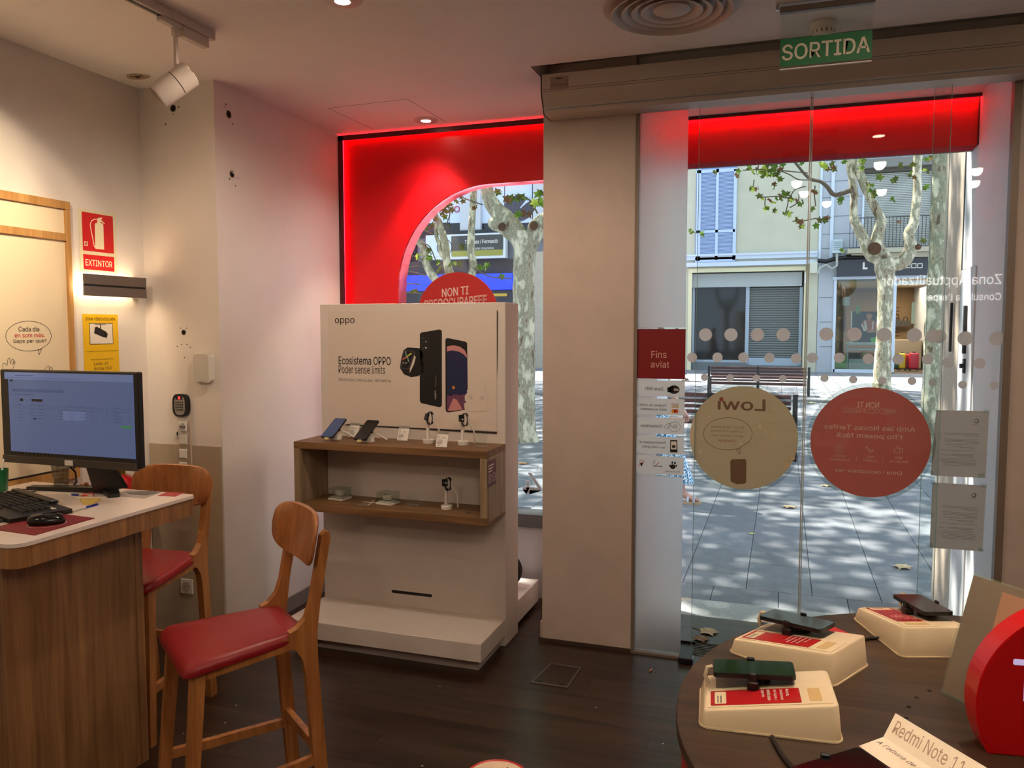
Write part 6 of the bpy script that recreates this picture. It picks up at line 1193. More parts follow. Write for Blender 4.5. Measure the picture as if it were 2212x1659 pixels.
brect(1862, 345, 2016, 364, 0.05, 0.5, gb).build('awning_roll', mat('awning_canvas', (128, 126, 120), 0.8), gb); brect(1866, 364, 2012, 372, 0.02, 0.3, gb).build('awning_bar', mat('awning_bar', (90, 84, 74), 0.6), gb)
brect(1862, 368, 1866, 545, 0, 0.12, gb).build('window_frame', M_bluew, gb); brect(2010, 368, 2014, 545, 0, 0.12, gb).build('window_frame', M_bluew, gb)
m = WB(gb); za, zb = B(1940, 540).z, B(1940, 368).z; xa, xb = B(1866, 450).x, B(2010, 450).x; nsl = 46
for k in range(nsl):
    z0 = za + (zb - za) * k / nsl; h = (zb - za) / nsl; m.prism([(xa, YB - 0.0, z0), (xa, YB - 0.05, z0 + h * 0.2), (xa, YB - 0.06, z0 + h * 0.55), (xa, YB - 0.02, z0 + h * 0.9), (xa, YB, z0 + h)], (xb - xa, 0, 0))
m.build('roller_slats', mat('blind_white', (196, 198, 192), 0.6), gb, kind='stuff')
m = WB(gb); xa, xb = B(1832, 500).x, B(2016, 500).x; zt_, zb_ = B(1925, 473).z, B(1925, 538).z; yr = YB - 0.75
m.box((xa, yr - 0.02, zt_ - 0.03), (xb, yr + 0.02, zt_)).box((xa, yr - 0.02, zb_), (xb, yr + 0.02, zb_ + 0.03)); rl = m.build('balcony_rail', mat('iron_dark', (72, 70, 70), 0.6), gb)
m = WB(gb); k = 0; xx = xa
while xx < xb: m.box((xx, yr - 0.012, zb_), (xx + 0.022, yr + 0.012, zt_)); xx += 0.12
m.build('balusters', MATS['iron_dark'], rl, kind='stuff')
WB(gb).box((xa - 0.05, YB - 0.85, zb_ - 0.18), (xb, YB, zb_ - 0.02)).build('balcony_slab', mat('slab_beige', (180, 172, 150), 0.8), gb); brect(1838, 546, 2016, 558, 0, 0.3, gb).build('string_course', M_creamw, gb)
# shop front
sgn = brect(1808, 560, 2055, 596, 0.0, 0.3, gb).build('shop_sign', mat('sign_charcoal', (58, 60, 68), 0.5), gb)
for k in range(4):
    o = B(1948 + 13 * k, 574, 0.31); mb = WB(gb); e = 0.085; q = [o + Vector((a * e, 0, b * e)) for a, b in ((-1, -1), (1, -1), (1, 1), (-1, 1))]; mb.ring(q, [o + (p - o) * 0.72 for p in q], (0, -0.02, 0)); mb.build('square_letter', M_whiteink, sgn)
brect(1862, 568, 1866, 583, 0.3, 0.32, gb).build('square_letter', M_whiteink, sgn); brect(1866, 579, 1872, 583, 0.3, 0.32, gb).build('square_letter', M_whiteink, sgn)
brect(1799, 596, 2060, 602, 0, 0.1, gb).build('shopfront_frame', M_bluew, gb)
for x0, x1 in ((1799, 1805), (1926, 1934), (2010, 2016)): brect(x0, 600, x1, 804, -0.1, 0.05, gb).build('shopfront_frame', M_bluew, gb)
brect(1799, 798, 1926, 806, -0.1, 0.05, gb).build('shopfront_frame', M_bluew, gb)
brect(1805, 601, 1926, 800, -0.04, -0.02, gb).build('shop_window', glass('shop_glass', (214, 222, 220), 1.6), gb)
WB(gb).box((ox0 - 0.5, YB + 6.0, -0.1), (gx1, YB + 6.2, fz)).build('shop_back', mat('shop_back_wood', (126, 100, 70), 0.7), gb); WB(gb).box((ox0, YB, -0.1), (gx1, YB + 6, -0.02)).build('shop_floor', mat('shop_floor', (90, 76, 62), 0.4), gb)
WB(gb).box((ox0, YB + 0.1, fz - 0.1), (gx1, YB + 6, fz)).build('shop_ceiling', mat('shop_ceiling', (190, 170, 140), 0.7), gb)
lamp('shop_lamp', 'AREA', (B(1970, 620).x, YB + 3.0, fz - 0.2), 160, (1.0, 0.8, 0.55), target=(B(1970, 620).x, YB + 3.0, 0), size=3.0); lamp('shop_lamp', 'AREA', (B(1860, 620).x, YB + 2.0, fz - 0.2), 90, (1.0, 0.85, 0.65), target=(B(1860, 620).x, YB + 2.0, 0), size=2.0)
for k in range(9): brect(1936, 655 + 9 * k, 1990, 656 + 9 * k, -5.98, -5.94, gb).build('slat_groove', mat('groove_wood', (80, 60, 40), 0.8), gb)
def far(nm, label, cat, x0, y0, x1, y1, dep, th, m, r=0.03, grp=None):
    sc = (YB + dep) / YB; a = atY(x0, y1, YB + dep); b = atY(x1, y0, YB + dep)
    return one(MB().rbox((a.x, YB + dep, a.z), (b.x, YB + dep + th, b.z), r, 2), nm, m, label, cat, ((a.x + b.x) / 2, YB + dep + th / 2, a.z), group=grp)
def suitcase(label, x0, y0, x1, dep, col):
    a = atZ(x0, 797, 0.0); b0 = atY(x0, y0, YB + dep); b1 = atY(x1, y0, YB + dep); w = b1.x - b0.x; h = b0.z
    t = thing('suitcase', label, 'suitcase', (b0.x + w / 2, YB + dep, 0.0), 0, 'hard suitcases in the bag shop'); m = mat('case_%d_%d_%d' % col, col, 0.35)
    MB().rbox((-w / 2, -0.16, 0.07), (w / 2, 0.16, h), 0.07, 3).build('shell', m, t, smooth=40)
    for k in range(4): MB().box((-w / 2 + w * (0.2 + 0.2 * k) - 0.01, -0.166, 0.14), (-w / 2 + w * (0.2 + 0.2 * k) + 0.01, -0.158, h - 0.08)).build('rib', m, t)
    for sx_ in (-1, 1): MB().lathe([(0.0, -0.02), (0.035, -0.02), (0.035, 0.02), (0.0, 0.02)], 12, (sx_ * w * 0.36, -0.1, 0.035), Matrix.Rotation(pi / 2, 3, 'Y')).build('wheel', M_black, t)
    MB().box((-w * 0.2, -0.02, h), (w * 0.2, 0.02, h + 0.04)).build('handle', M_black, t)
suitcase('bright green hard suitcase in the corner of the shop window', 1802, 768, 1828, 0.4, (96, 206, 84)); suitcase('red hard suitcase in the shop doorway across the street', 1964, 762, 1985, 1.6, (206, 44, 66)); suitcase('dark red suitcase squeezed between the yellow and red ones', 1956, 764, 1966, 1.9, (176, 40, 50)); suitcase('yellow hard suitcase in the shop doorway across the street', 1942, 763, 1956, 1.7, (220, 186, 40)); suitcase('dark green suitcase behind the shop door post', 1928, 772, 1941, 1.8, (40, 90, 56))
dt = thing('display_table', 'white display table with drawers in the bag shop window', 'table', (B(1868, 800).x, YB + 0.9, 0))
def dp(x0, y0, x1, y1, nm, m, d0=0.5, d1=1.3): a = atY(x0, y1, YB + d0); b = atY(x1, y0, YB + d0); WB(dt).box((a.x, YB + d0, a.z), (b.x, YB + d1, b.z)).build(nm, m, dt)
M_shopw = mat('shop_white', (222, 226, 220), 0.5)
dp(1829, 741, 1908, 745, 'top', M_shopw); dp(1829, 745, 1833, 800, 'leg', M_shopw); dp(1904, 745, 1908, 800, 'leg', M_shopw); dp(1833, 776, 1904, 800, 'drawer_block', M_shopw); dp(1833, 753, 1904, 756, 'shelf', M_shopw)
far('handbag_box', 'black handbag on the white shop display table', 'handbag', 1833, 762, 1860, 776, 0.6, 0.3, M_black); far('shoe_box', 'tan box on the white shop display table', 'box', 1862, 759, 1873, 776, 0.6, 0.3, mat('box_tan', (206, 178, 120), 0.7)); far('handbag_box', 'dark red handbag at the end of the shop display table', 'handbag', 1884, 766, 1902, 776, 0.6, 0.3, mat('bag_red', (120, 40, 40), 0.5))
pb = thing('shop_poster', 'large dark poster of a woman in a striped jacket in the bag shop window', 'poster', (B(1870, 740).x, YB + 1.4, B(1870, 742).z))
def pp(L, nm, m, d=1.4): mb = WB(pb); mb.prism([atY(x, y, YB + d) for x, y in L], (0, 0.02, 0)); mb.build(nm, m, pb)
pp([(1839, 673), (1907, 673), (1907, 740), (1839, 740)], 'board', mat('poster_dark', (44, 46, 48), 0.4)); pp([(1838, 672), (1841, 672), (1841, 741), (1838, 741)], 'board_edge', M_shopw, 1.38)
M_skin = mat('print_skin', (196, 140, 110), 0.6); M_coat = mat('print_coat', (176, 96, 76), 0.6); M_coatw = mat('print_coat_white', (226, 214, 206), 0.6)
pp([(1860, 700), (1866, 692), (1874, 690), (1883, 690), (1892, 694), (1898, 708), (1896, 718), (1880, 718), (1864, 714)], 'jacket', M_coat, 1.37); pp([(1866, 694), (1870, 692), (1874, 712), (1868, 710)], 'jacket_stripe', M_coatw, 1.36); pp([(1860, 702), (1863, 699), (1872, 714), (1866, 716)], 'jacket_stripe', M_coatw, 1.36); pp([(1885, 693), (1888, 694), (1886, 712), (1883, 712)], 'jacket_stripe', M_coatw, 1.36)
pp([(1872, 676), (1876, 674), (1881, 675), (1884, 680), (1883, 687), (1879, 691), (1874, 689), (1871, 683)], 'face', M_skin, 1.36); pp([(1870, 680), (1872, 674), (1878, 672), (1884, 675), (1885, 680), (1878, 677)], 'hair', mat('print_hair', (40, 26, 20), 0.6), 1.35); pp([(1872, 715), (1882, 712), (1890, 714), (1889, 718), (1876, 719)], 'hands', M_skin, 1.35); pp([(1866, 720), (1896, 719), (1894, 740), (1866, 740)], 'trousers', M_black, 1.36); pp([(1880, 730), (1894, 728), (1895, 740), (1882, 740)], 'green_bag', mat('print_green', (80, 190, 60), 0.5), 1.35)
far('shop_counter', 'pale wooden shop counter with a white top behind the suitcases', 'counter', 1930, 734, 1992, 796, 3.0, 0.8, mat('counter_wood', (150, 136, 116), 0.6)); far('mirror', 'tall framed mirror at the back of the bag shop', 'mirror', 1968, 652, 1990, 700, 5.6, 0.1, mat('mirror_teal', (120, 140, 140), 0.1))
def bag(label, cx, y0, w, h, dep, col):
    c0 = atY(cx, y0, YB + dep); s = (YB + dep) / FPX; t = thing('handbag', label, 'handbag', (c0.x, YB + dep, c0.z - h * s)); m = mat('bag_%d' % col[0], col, 0.5); ww = w * s / 2; hh = h * s
    MB().loft([[(-ww, -0.08, 0), (ww, -0.08, 0), (ww, 0.08, 0), (-ww, 0.08, 0)], [(-ww * 0.8, -0.05, hh), (ww * 0.8, -0.05, hh), (ww * 0.8, 0.05, hh), (-ww * 0.8, 0.05, hh)]]).build('body', m, t)
    MB().tube([(-ww * 0.5, 0, hh), (-ww * 0.4, 0, hh * 1.6), (0, 0, hh * 1.85), (ww * 0.4, 0, hh * 1.6), (ww * 0.5, 0, hh)], 0.02, 6).build('handle', m, t)
bag('black handbag hanging on the slatted wall of the shop', 1936, 690, 18, 14, 5.6, (26, 24, 24)); bag('small dark handbag hanging beside the mirror in the shop', 1956, 693, 16, 10, 5.6, (34, 30, 30))
for k, (cx, cy, w, h, col) in enumerate(((1812, 640, 16, 40, (40, 34, 32)), (1813, 690, 18, 40, (70, 44, 40)), (1822, 660, 10, 50, (92, 56, 44)), (1812, 735, 20, 34, (30, 28, 28)))):
    bag(('row of dark bags hanging high inside the shop window edge', 'brown bag hanging mid height inside the shop window edge', 'slim tan bag hanging beside the shop window edge', 'black backpack hanging low above the green suitcase')[k], cx, cy, w, h, 1.0 + 0.2 * k, col)
far('shop_notice', 'white paper notice hanging in the bag shop window', 'notice', 1820, 642, 1836, 660, 0.7, 0.01, M_shopw, 0.002); far('shop_sticker', 'small green and white stickers stack on the shop window', 'sticker', 1849, 660, 1857, 677, 0.05, 0.005, mat('sticker_lime', (150, 190, 110), 0.5), 0.001); far('window_header', 'white header board over the shop doorway', 'panel', 1938, 600, 2000, 615, 0.2, 0.05, M_shopw, 0.005)
ub = thing('utility_box', 'pale grey utility box with louvres on the grey facade', 'utility box', (B(1807, 548).x, YB - 0.1, B(1807, 548).z))
brect(1797, 519, 1818, 548, 0.03, 0.35, ub).build('case', mat('box_pale', (190, 206, 212), 0.5), ub)
for k in range(5): brect(1799, 524 + 4 * k, 1816, 525 + 4 * k, 0.35, 0.37, ub).build('louvre', mat('box_groove', (130, 146, 152), 0.6), ub)
def wire(L, label, r=0.03, m=M_black, d=0.25): P_ = [B(x, y, d) for x, y in L]; one(MB().tube(P_, r, 6), 'street_cable', m, label, 'cable', P_[0], smooth=60)
wire([(1766, 563), (1785, 565), (1800, 560), (1830, 556), (1870, 556)], 'thick bundle of black cables along the grey facade', 0.09); wire([(1766, 592), (1772, 578), (1785, 572), (1797, 581), (1808, 574), (1808, 548)], 'looping pale conduit below the utility box', 0.05, mat('conduit_pale', (176, 180, 170), 0.5), 0.35)
# left-hand building seen through the arch window -------------------------------------
lbd = thing('office_building', 'grey office building with banners and a blue-lit shop', 'building', (-14, YB + 2, 0))
lx0, lx1 = B(700, 600).x, B(1379, 600).x
WB(lbd).box((lx0, YB, -0.1), (lx1, YB + 6, 14)).build('wall', mat('office_grey', (120, 122, 130), 0.7, var=0.05), lbd)
M_ban = mat('banner_white', (206, 216, 234), 0.6); M_offw = mat('office_pier', (196, 198, 204), 0.7); M_offd = mat('office_dark_glass', (34, 36, 42), 0.1)
for x0, x1 in ((872, 910), (998, 1006), (1006, 1042), (1155, 1180)): brect(x0, 380, x1, 515, 0, 0.25, lbd).build('pier', M_offw, lbd)
for x0, x1 in ((910, 972), (973, 998), (1042, 1090), (1092, 1150)): brect(x0, 385, x1, 482, 0.02, 0.06, lbd).build('window_banner', M_ban, lbd); brect(x0, 482, x1, 513, 0.0, 0.03, lbd).build('window', M_offd, lbd)
o = B(987, 452, 0.07); mb = WB(lbd); mb.ring([o + Vector((a, 0, b)) for a, b in circ(0.14, 24)], [o + Vector((a, 0, b)) for a, b in circ(0.1, 24)], (0, -0.02, 0)); mb.build('banner_logo', mat('logo_magenta', (170, 40, 90), 0.5), lbd)
lettering(lbd, 'H', B(995, 460, 0.08), UX, UZ, mat('logo_navy', (40, 44, 100), 0.5), width=0.25, height=0.3)
o = B(1120, 450, 0.07); mb = WB(lbd); mb.prism([o + Vector((a * 1.2, 0, b)) for a, b in circ(0.55, 28)], (0, -0.02, 0)); mb.build('banner_picture', mat('banner_photo', (70, 66, 80), 0.5), lbd)
for k in range(4): mb = WB(lbd); mb.tube([o + Vector((0.1 + 0.12 * k, -0.03, 0.1 * k)), o + Vector((0.5 + 0.06 * k, -0.03, 0.45 - 0.05 * k))], 0.03, 5); mb.build('banner_streak', M_ban, lbd)
brect(880, 500, 1110, 513, 0.3, 0.34, lbd).build('glass_balustrade', glass('grey_balustrade', (120, 128, 140), 1.5), lbd)
brect(930, 508, 1100, 561, 0.2, 0.5, lbd).build('sign_frame', mat('sign_frame_white', (220, 224, 226), 0.5), lbd)
brect(933, 513, 985, 556, 0.5, 0.53, lbd).build('sign_field', mat('sign_field_white', (214, 222, 232), 0.5), lbd); brect(985, 511, 1095, 543, 0.5, 0.53, lbd).build('sign_field', mat('sign_field_dark', (66, 66, 64), 0.5), lbd); brect(986, 543, 1094, 555, 0.5, 0.53, lbd).build('sign_field', mat('sign_field_olive', (150, 146, 60), 0.5), lbd)
o = B(960, 534, 0.54); mb = WB(lbd); mb.ring([o + Vector((a, 0, b)) for a, b in circ(0.36, 32)], [o + Vector((a, 0, b)) for a, b in circ(0.335, 32)], (0, -0.01, 0)); mb.build('sign_emblem', M_ink, lbd)
a, b = B(1004, 529, 0.54), B(1075, 520, 0.54); lettering(lbd, 'Teràpies i Formació', Vector((a.x, YB - 0.54, a.z)), UX, UZ, M_whiteink, width=b.x - a.x, height=0.2, bold=0.01); a, b = B(1010, 541, 0.54), B(1066, 535, 0.54); lettering(lbd, 'per la salut integrativa', Vector((a.x, YB - 0.54, a.z)), UX, UZ, M_whiteink, width=b.x - a.x, height=0.13)
brect(850, 562, 1180, 592, 0, 0.06, lbd).build('dark_band', mat('band_brown', (66, 58, 58), 0.6), lbd); brect(1157, 545, 1185, 600, 0.02, 0.3, lbd).build('stone_pier', mat('pier_stone', (176, 166, 150), 0.8, var=0.08, vscale=6), lbd); brect(1157, 600, 1185, 800, 0.0, 0.3, lbd).build('stone_pier', mat('pier_stone'), lbd)
brect(850, 594, 1112, 628, 0.1, 0.4, lbd).build('blue_light_box', mat('blue_sign', (30, 50, 190), 0.4, emit=(40, 70, 255), estr=0.5), lbd)
brect(850, 628, 1112, 800, -0.02, 0.02, lbd).build('shop_glazing', M_offd, lbd); brect(1064, 634, 1096, 640, 0.03, 0.06, lbd).build('yellow_sign', mat('sign_yellow2', (230, 190, 60), 0.5), lbd)
for x0 in range(880, 905, 4): brect(x0 - 4, 520, x0 - 2, 590, 0.02, 0.05, lbd).build('louvre', M_dark, lbd)
# a parked van roof beyond the tree at the left
# ================================================================== PLANE TREES
M_bark = bpy.data.materials.new('plane_bark'); M_bark.use_nodes = True; MATS['plane_bark'] = M_bark
_n = M_bark.node_tree; _b = _n.nodes['Principled BSDF']; _b.inputs['Roughness'].default_value = 0.8
_tc = _n.nodes.new('ShaderNodeTexCoord'); _mp = _n.nodes.new('ShaderNodeMapping'); _mp.inputs['Scale'].default_value = (1, 1, 0.45); _ns = _n.nodes.new('ShaderNodeTexNoise'); _ns.inputs['Scale'].default_value = 7.5; _ns.inputs['Detail'].default_value = 4; _ns.inputs['Roughness'].default_value = 0.6
_cr = _n.nodes.new('ShaderNodeValToRGB'); _cr.color_ramp.interpolation = 'EASE'
for i, (p, c) in enumerate(((0.36, (112, 92, 70)), (0.44, (178, 164, 136)), (0.50, (146, 142, 116)), (0.56, (206, 194, 166)), (0.64, (232, 220, 188)))):
    e = _cr.color_ramp.elements[i] if i < 2 else _cr.color_ramp.elements.new(p); e.position = p; e.color = rgb(c)
_n2 = _n.nodes.new('ShaderNodeTexNoise'); _n2.inputs['Scale'].default_value = 26; _bp = _n.nodes.new('ShaderNodeBump'); _bp.inputs['Strength'].default_value = 0.4; _bp.inputs['Distance'].default_value = 0.02
_n.links.new(_tc.outputs['Object'], _mp.inputs[0]); _n.links.new(_mp.outputs[0], _ns.inputs['Vector']); _n.links.new(_ns.outputs[0], _cr.inputs[0]); _n.links.new(_cr.outputs[0], _b.inputs['Base Color']); _n.links.new(_mp.outputs[0], _n2.inputs['Vector']); _n.links.new(_n2.outputs[0], _bp.inputs['Height']); _n.links.new(_bp.outputs[0], _b.inputs['Normal'])
M_twig = mat('twig_brown', (104, 90, 74), 0.8); M_cut = mat('cut_wood', (92, 62, 40), 0.9, var=0.4, vscale=14)
LEAFM = [film('leaf_green', (96, 122, 52), 0.45), film('leaf_lime', (176, 190, 80), 0.55), film('leaf_olive', (96, 100, 52), 0.4), film('leaf_brown', (120, 84, 58), 0.3)]
def smooth_path(P, n=4):
    Q = [P[0]] + list(P) + [P[-1]]; out = []
    for i in range(1, len(Q) - 2):
        for k in range(n):
            t = k / n; a, b, c, d = Q[i - 1], Q[i], Q[i + 1], Q[i + 2]
            out.append(tuple(0.5 * ((2 * b[j]) + (-a[j] + c[j]) * t + (2 * a[j] - 5 * b[j] + 4 * c[j] - d[j]) * t * t + (-a[j] + 3 * b[j] - 3 * c[j] + d[j]) * t ** 3) for j in range(4)))
    out.append(tuple(P[-1])); return out
def limb(t, pts, name, m=None, n=10, sub=4, lump=0.05):
    """pts: world (x, y, z, radius)"""
    S_ = smooth_path(pts, sub); mb = WB(t); mb.tube([p[:3] for p in S_], [max(0.004, p[3] * (1 + random.uniform(-lump, lump))) for p in S_], n); return mb.build(name, m or M_bark, t, smooth=60)
star = []
for k in range(10):
    a = pi / 2 + 2 * pi * k / 10; r = (1.0, 0.52)[k % 2]; star.append((r * cos(a) * 0.95, r * sin(a)))
star = [(0, -1.0)] + [p for p in star if p[1] > -0.75] if False else star
leaf_me = []
for i, m in enumerate(LEAFM):
    mb = MB(); vs = [(0, 0, 0.0)] + [(x, y, -0.18 * (x * x + 0.5 * y * y)) for x, y in star]; mb.add(vs, [(0, 1 + k, 1 + (k + 1) % 10) for k in range(10)]); me = mb.mesh('leaf', fix=False); me.materials.append(m); leaf_me.append(me)
def leaf_at(t, p, s, kind):
    o = link('leaf', leaf_me[kind], t); o.matrix_basis = inv(t) @ Matrix.Translation(p) @ Matrix.Rotation(random.uniform(0, 6.28), 4, 'Z') @ Matrix.Rotation(random.uniform(0.5, 1.5), 4, 'X') @ Matrix.Rotation(random.uniform(0, 6.28), 4, 'Z') @ Matrix.Scale(s, 4); return o
def leaves_px(t, Y, L, s=0.085):
    for x, y, n, spread in L:
        for k in range(n):
            leaf_at(t, atY(x + random.gauss(0, spread), y + random.gauss(0, spread * 0.6), Y + random.uniform(-0.5, 0.5)), s * random.uniform(0.7, 1.25), random.choices((0, 1, 2, 3), (5, 2, 4, 2))[0])
def foliage(t, x0, x1, y0, y1, n, per, h0, h1, s=0.10):
    """crown above the frame; leaf clumps spread over the ground patch (x0..x1, y0..y1) along the sun's slant"""
    mb = MB(inv(t)); vs_, fs_ = mb.v, mb.f
    for c in range(n):
        h = random.uniform(h0, h1); g = Vector((random.uniform(x0, x1), random.uniform(y0, y1), 0)) + SUN_DIR * (h / SUN_DIR.z)
        for k in range(per):
            p = g + Vector((random.gauss(0, 0.32), random.gauss(0, 0.32), random.gauss(0, 0.25))); Rm = Matrix.Rotation(random.uniform(0, 6.28), 3, 'Z') @ Matrix.Rotation(random.uniform(-0.9, 0.9), 3, 'X'); sc = s * random.uniform(0.8, 1.3); b0 = len(vs_)
            vs_ += [tuple(p + Rm @ Vector((x * sc, y * sc, 0))) for x, y in star]; fs_.append(tuple(range(b0, b0 + 10)))
    mb.build('foliage', LEAFM[0], t, kind='stuff', fix=False)
def tpx(Y, L, f): return [(*atY(x, y, Y + (dy[0] if dy else 0)), r) for x, y, r, *dy in L]
# big plane tree beside the display (left)
tL = thing('plane_tree', 'thick mottled plane tree trunk seen in the arch window beside the display', 'tree', (-3.565, 11.2, GZ), 0, 'plane trees along the street')
zw = lambda x, y: (840 + x / 5.92, 380 + y / 5.92)
limb(tL, tpx(11.2, [(1134, 975, 0.30), (1134, 945, 0.20), (1133, 900, 0.165), (1133, 800, 0.16), (1132, 700, 0.16), (1131, 620, 0.158), (1133, 560, 0.165), (1136, 520, 0.185), (1137, 500, 0.17)], 0), 'trunk', n=18)
limb(tL, tpx(11.2, [(*zw(1720, 900), 0.15), (*zw(1640, 740), 0.145), (*zw(1520, 580), 0.135), (*zw(1370, 430), 0.12), (*zw(1290, 300), 0.105), (*zw(1255, 180), 0.095), (*zw(1230, 0), 0.09), (*zw(1150, -500), 0.07), (*zw(1000, -1000), 0.04)], 0), 'limb', n=16)
limb(tL, tpx(11.2, [(*zw(1740, 930), 0.15), (*zw(1840, 800), 0.13), (*zw(1900, 650), 0.125), (*zw(2020, 560), 0.12), (*zw(2150, 420), 0.10), (*zw(2250, 0), 0.08), (*zw(2300, -700), 0.05)], 0), 'limb', n=14)
limb(tL, tpx(11.2, [(*zw(1620, 760), 0.12, 0.02), (*zw(1450, 640), 0.11, -0.05), (*zw(1330, 600), 0.10, -0.08), (*zw(1290, 590), 0.06, -0.08)], 0), 'pruned_stub', n=14)
for x, y, r in ((1860, 640, 0.055), (1455, 655, 0.05)):
    c = atY(*zw(x, y), 11.2 - 0.16); mb = WB(tL); mb.lathe([(0.0, 0.0), (r * 0.6, -0.01), (r, 0.0), (r * 1.2, 0.03)], 14, c, Matrix.Rotation(pi / 2, 3, 'X')); mb.build('knot_hole', M_cut, tL, smooth=50)
for L in ([(1900, 480), (1820, 330), (1760, 290), (1700, 270)], [(1900, 300), (1860, 430), (1800, 470), (1720, 500)], [(1970, 200), (1900, 330), (1840, 430)]): limb(tL, [(*atY(*zw(x, y), 11.0), 0.012) for x, y in L], 'twig', M_twig, 5)
leaves_px(tL, 11.0, [(*zw(1530, 280), 6, 6), (*zw(1650, 290), 5, 6), (*zw(1700, 490), 5, 6), (*zw(1890, 350), 5, 6), (*zw(1920, 220), 4, 6), (*zw(1400, 200), 3, 6)], 0.075)
foliage(tL, -8.0, -1.0, 4.5, 17, 460, 24, 5.6, 8.5); 
# tree in front of the bag shop
tC = thing('plane_tree', 'plane tree with three upright limbs in front of the bag shop', 'tree', (2.585, 23.78, GZ), 0, 'plane trees along the street')
limb(tC, tpx(23.78, [(1904, 850, 0.30), (1905, 830, 0.235), (1907, 780, 0.215), (1910, 720, 0.20), (1912, 660, 0.195), (1913, 610, 0.215), (1912, 575, 0.27), (1910, 560, 0.24)], 0), 'trunk', n=16)
zc = lambda x, y: (1750 + x / 5.72, 290 + y / 5.72)
for L, r0, r1 in (([(930, 1600), (840, 1540), (740, 1480), (660, 1300), (590, 1150), (545, 1050), (535, 930), (545, 800), (530, 600), (495, 420), (465, 230), (430, 0), (380, -400)], 0.19, 0.10), ([(950, 1600), (900, 1500), (830, 1400), (825, 1290), (870, 1120), (878, 1060), (800, 900), (700, 700), (620, 500), (520, 240), (440, 0), (300, -400)], 0.20, 0.11), ([(980, 1600), (1130, 1590), (1230, 1450), (1235, 1330), (1220, 1230), (1280, 1100), (1300, 950), (1325, 700), (1320, 480), (1335, 170), (1350, -300)], 0.20, 0.11)):
    limb(tC, [(*atY(*zc(x, y), 23.78), r0 + (r1 - r0) * min(1, i / 6)) for i, (x, y) in enumerate(L)], 'limb', n=12)
limb(tC, [(*atY(*zc(x, y), 23.7), r) for x, y, r in ((500, 690, 0.07), (400, 730, 0.062), (290, 745, 0.06), (210, 650, 0.055), (130, 585, 0.05), (20, 560, 0.045), (-60, 500, 0.04), (-160, 380, 0.035), (-300, 200, 0.03))], 'branch', M_twig, 8)
limb(tC, [(*atY(*zc(x, y), 23.6), r) for x, y, r in ((880, 1500, 0.13), (830, 1440, 0.14), (790, 1410, 0.15), (778, 1405, 0.11))], 'pruned_stub', n=12)
c = atY(*zc(792, 1415), 23.42); mb = WB(tC); mb.lathe([(0.0, 0.0), (0.08, -0.02), (0.15, 0.0), (0.17, 0.06)], 14, c, Matrix.Rotation(pi / 2, 3, 'X')); mb.build('knot_hole', M_cut, tC, smooth=50)
c = atY(*zc(1330, 1395), 23.45); mb = WB(tC); mb.lathe([(0.0, 0.0), (0.07, 0.0), (0.08, 0.05)], 12, c, Matrix.Rotation(pi / 2, 3, 'X')); mb.build('knot_hole', M_cut, tC, smooth=50)
zt5 = lambda x, y: (1480 + x / 6.91, 320 + y / 6.91)
for L in ([(1830, 370), (1600, 350), (1400, 330), (1100, 320), (860, 330)], [(1900, 470), (1700, 470), (1550, 390), (1400, 330)], [(1800, 570), (1640, 620), (1540, 740), (1380, 720), (1200, 730), (1100, 720)], [(1540, 740), (1530, 850), (1510, 920), (1500, 970)], [(1030, 470), (1020, 560), (1040, 620)], [(1200, 740), (1190, 850), (1220, 900)], [(1700, 680), (1680, 810), (1560, 890)], [(1940, 560), (1930, 700), (1950, 870)], [(2130, 1080), (1950, 1050), (1750, 1090), (1600, 1090)], [(1700, 270), (1560, 180), (1460, 230), (1240, 240)]): limb(tC, [(*atY(*zt5(x, y), 22.5), 0.016) for x, y in L], 'twig', M_twig, 5)
leaves_px(tC, 22.5, [(*zt5(1250, 250), 12, 14), (*zt5(1150, 390), 12, 8), (*zt5(1000, 300), 6, 10), (*zt5(820, 340), 2, 3), (*zt5(770, 410), 2, 2), (*zt5(450, 350), 2, 3), (*zt5(1380, 240), 8, 9), (*zt5(1310, 400), 5, 5), (*zt5(1420, 440), 4, 4), (*zt5(1040, 620), 5, 5), (*zt5(1130, 730), 4, 5), (*zt5(1320, 550), 3, 4), (*zt5(1460, 690), 6, 5), (*zt5(1370, 750), 4, 5), (*zt5(1580, 770), 4, 4), (*zt5(1710, 800), 4, 4), (*zt5(1490, 985), 3, 3), (*zt5(1580, 975), 3, 3), (*zt5(1350, 920), 3, 3), (*zt5(1215, 900), 3, 3), (*zt5(1700, 1080), 5, 5), (*zt5(1740, 1170), 2, 2), (*zt5(1930, 650), 3, 4), (*zt5(1910, 890), 2, 3), (*zt5(2100, 1060), 4, 4), (*zt5(1960, 1160), 2, 3), (*zt5(110, 1260), 4, 4), (*zt5(230, 1270), 3, 4), (*zt5(1740, 220), 3, 4)], 0.105)
leaves_px(tC, 22.8, [(*zc(270, 410), 8, 7), (*zc(160, 380), 4, 5), (*zc(430, 330), 5, 4), (*zc(640, 330), 5, 4), (*zc(650, 410), 4, 4), (*zc(800, 730), 7, 6), (*zc(760, 630), 4, 4), (*zc(380, 810), 5, 4), (*zc(370, 870), 2, 2), (*zc(1000, 800), 3, 4), (*zc(1090, 1090), 2, 2), (*zc(1040, 560), 4, 4), (*zc(1240, 500), 5, 5), (*zc(1260, 380), 3, 3), (*zc(1470, 290), 5, 5), (*zc(1430, 460), 3, 4), (*zc(1440, 670), 3, 3), (*zc(170, 1050), 4, 5), (*zc(860, 510), 3, 3), (*zc(1120, 380), 2, 3), (*zc(390, 1440), 2, 2), (*zc(1390, 1320), 2, 3)], 0.105)
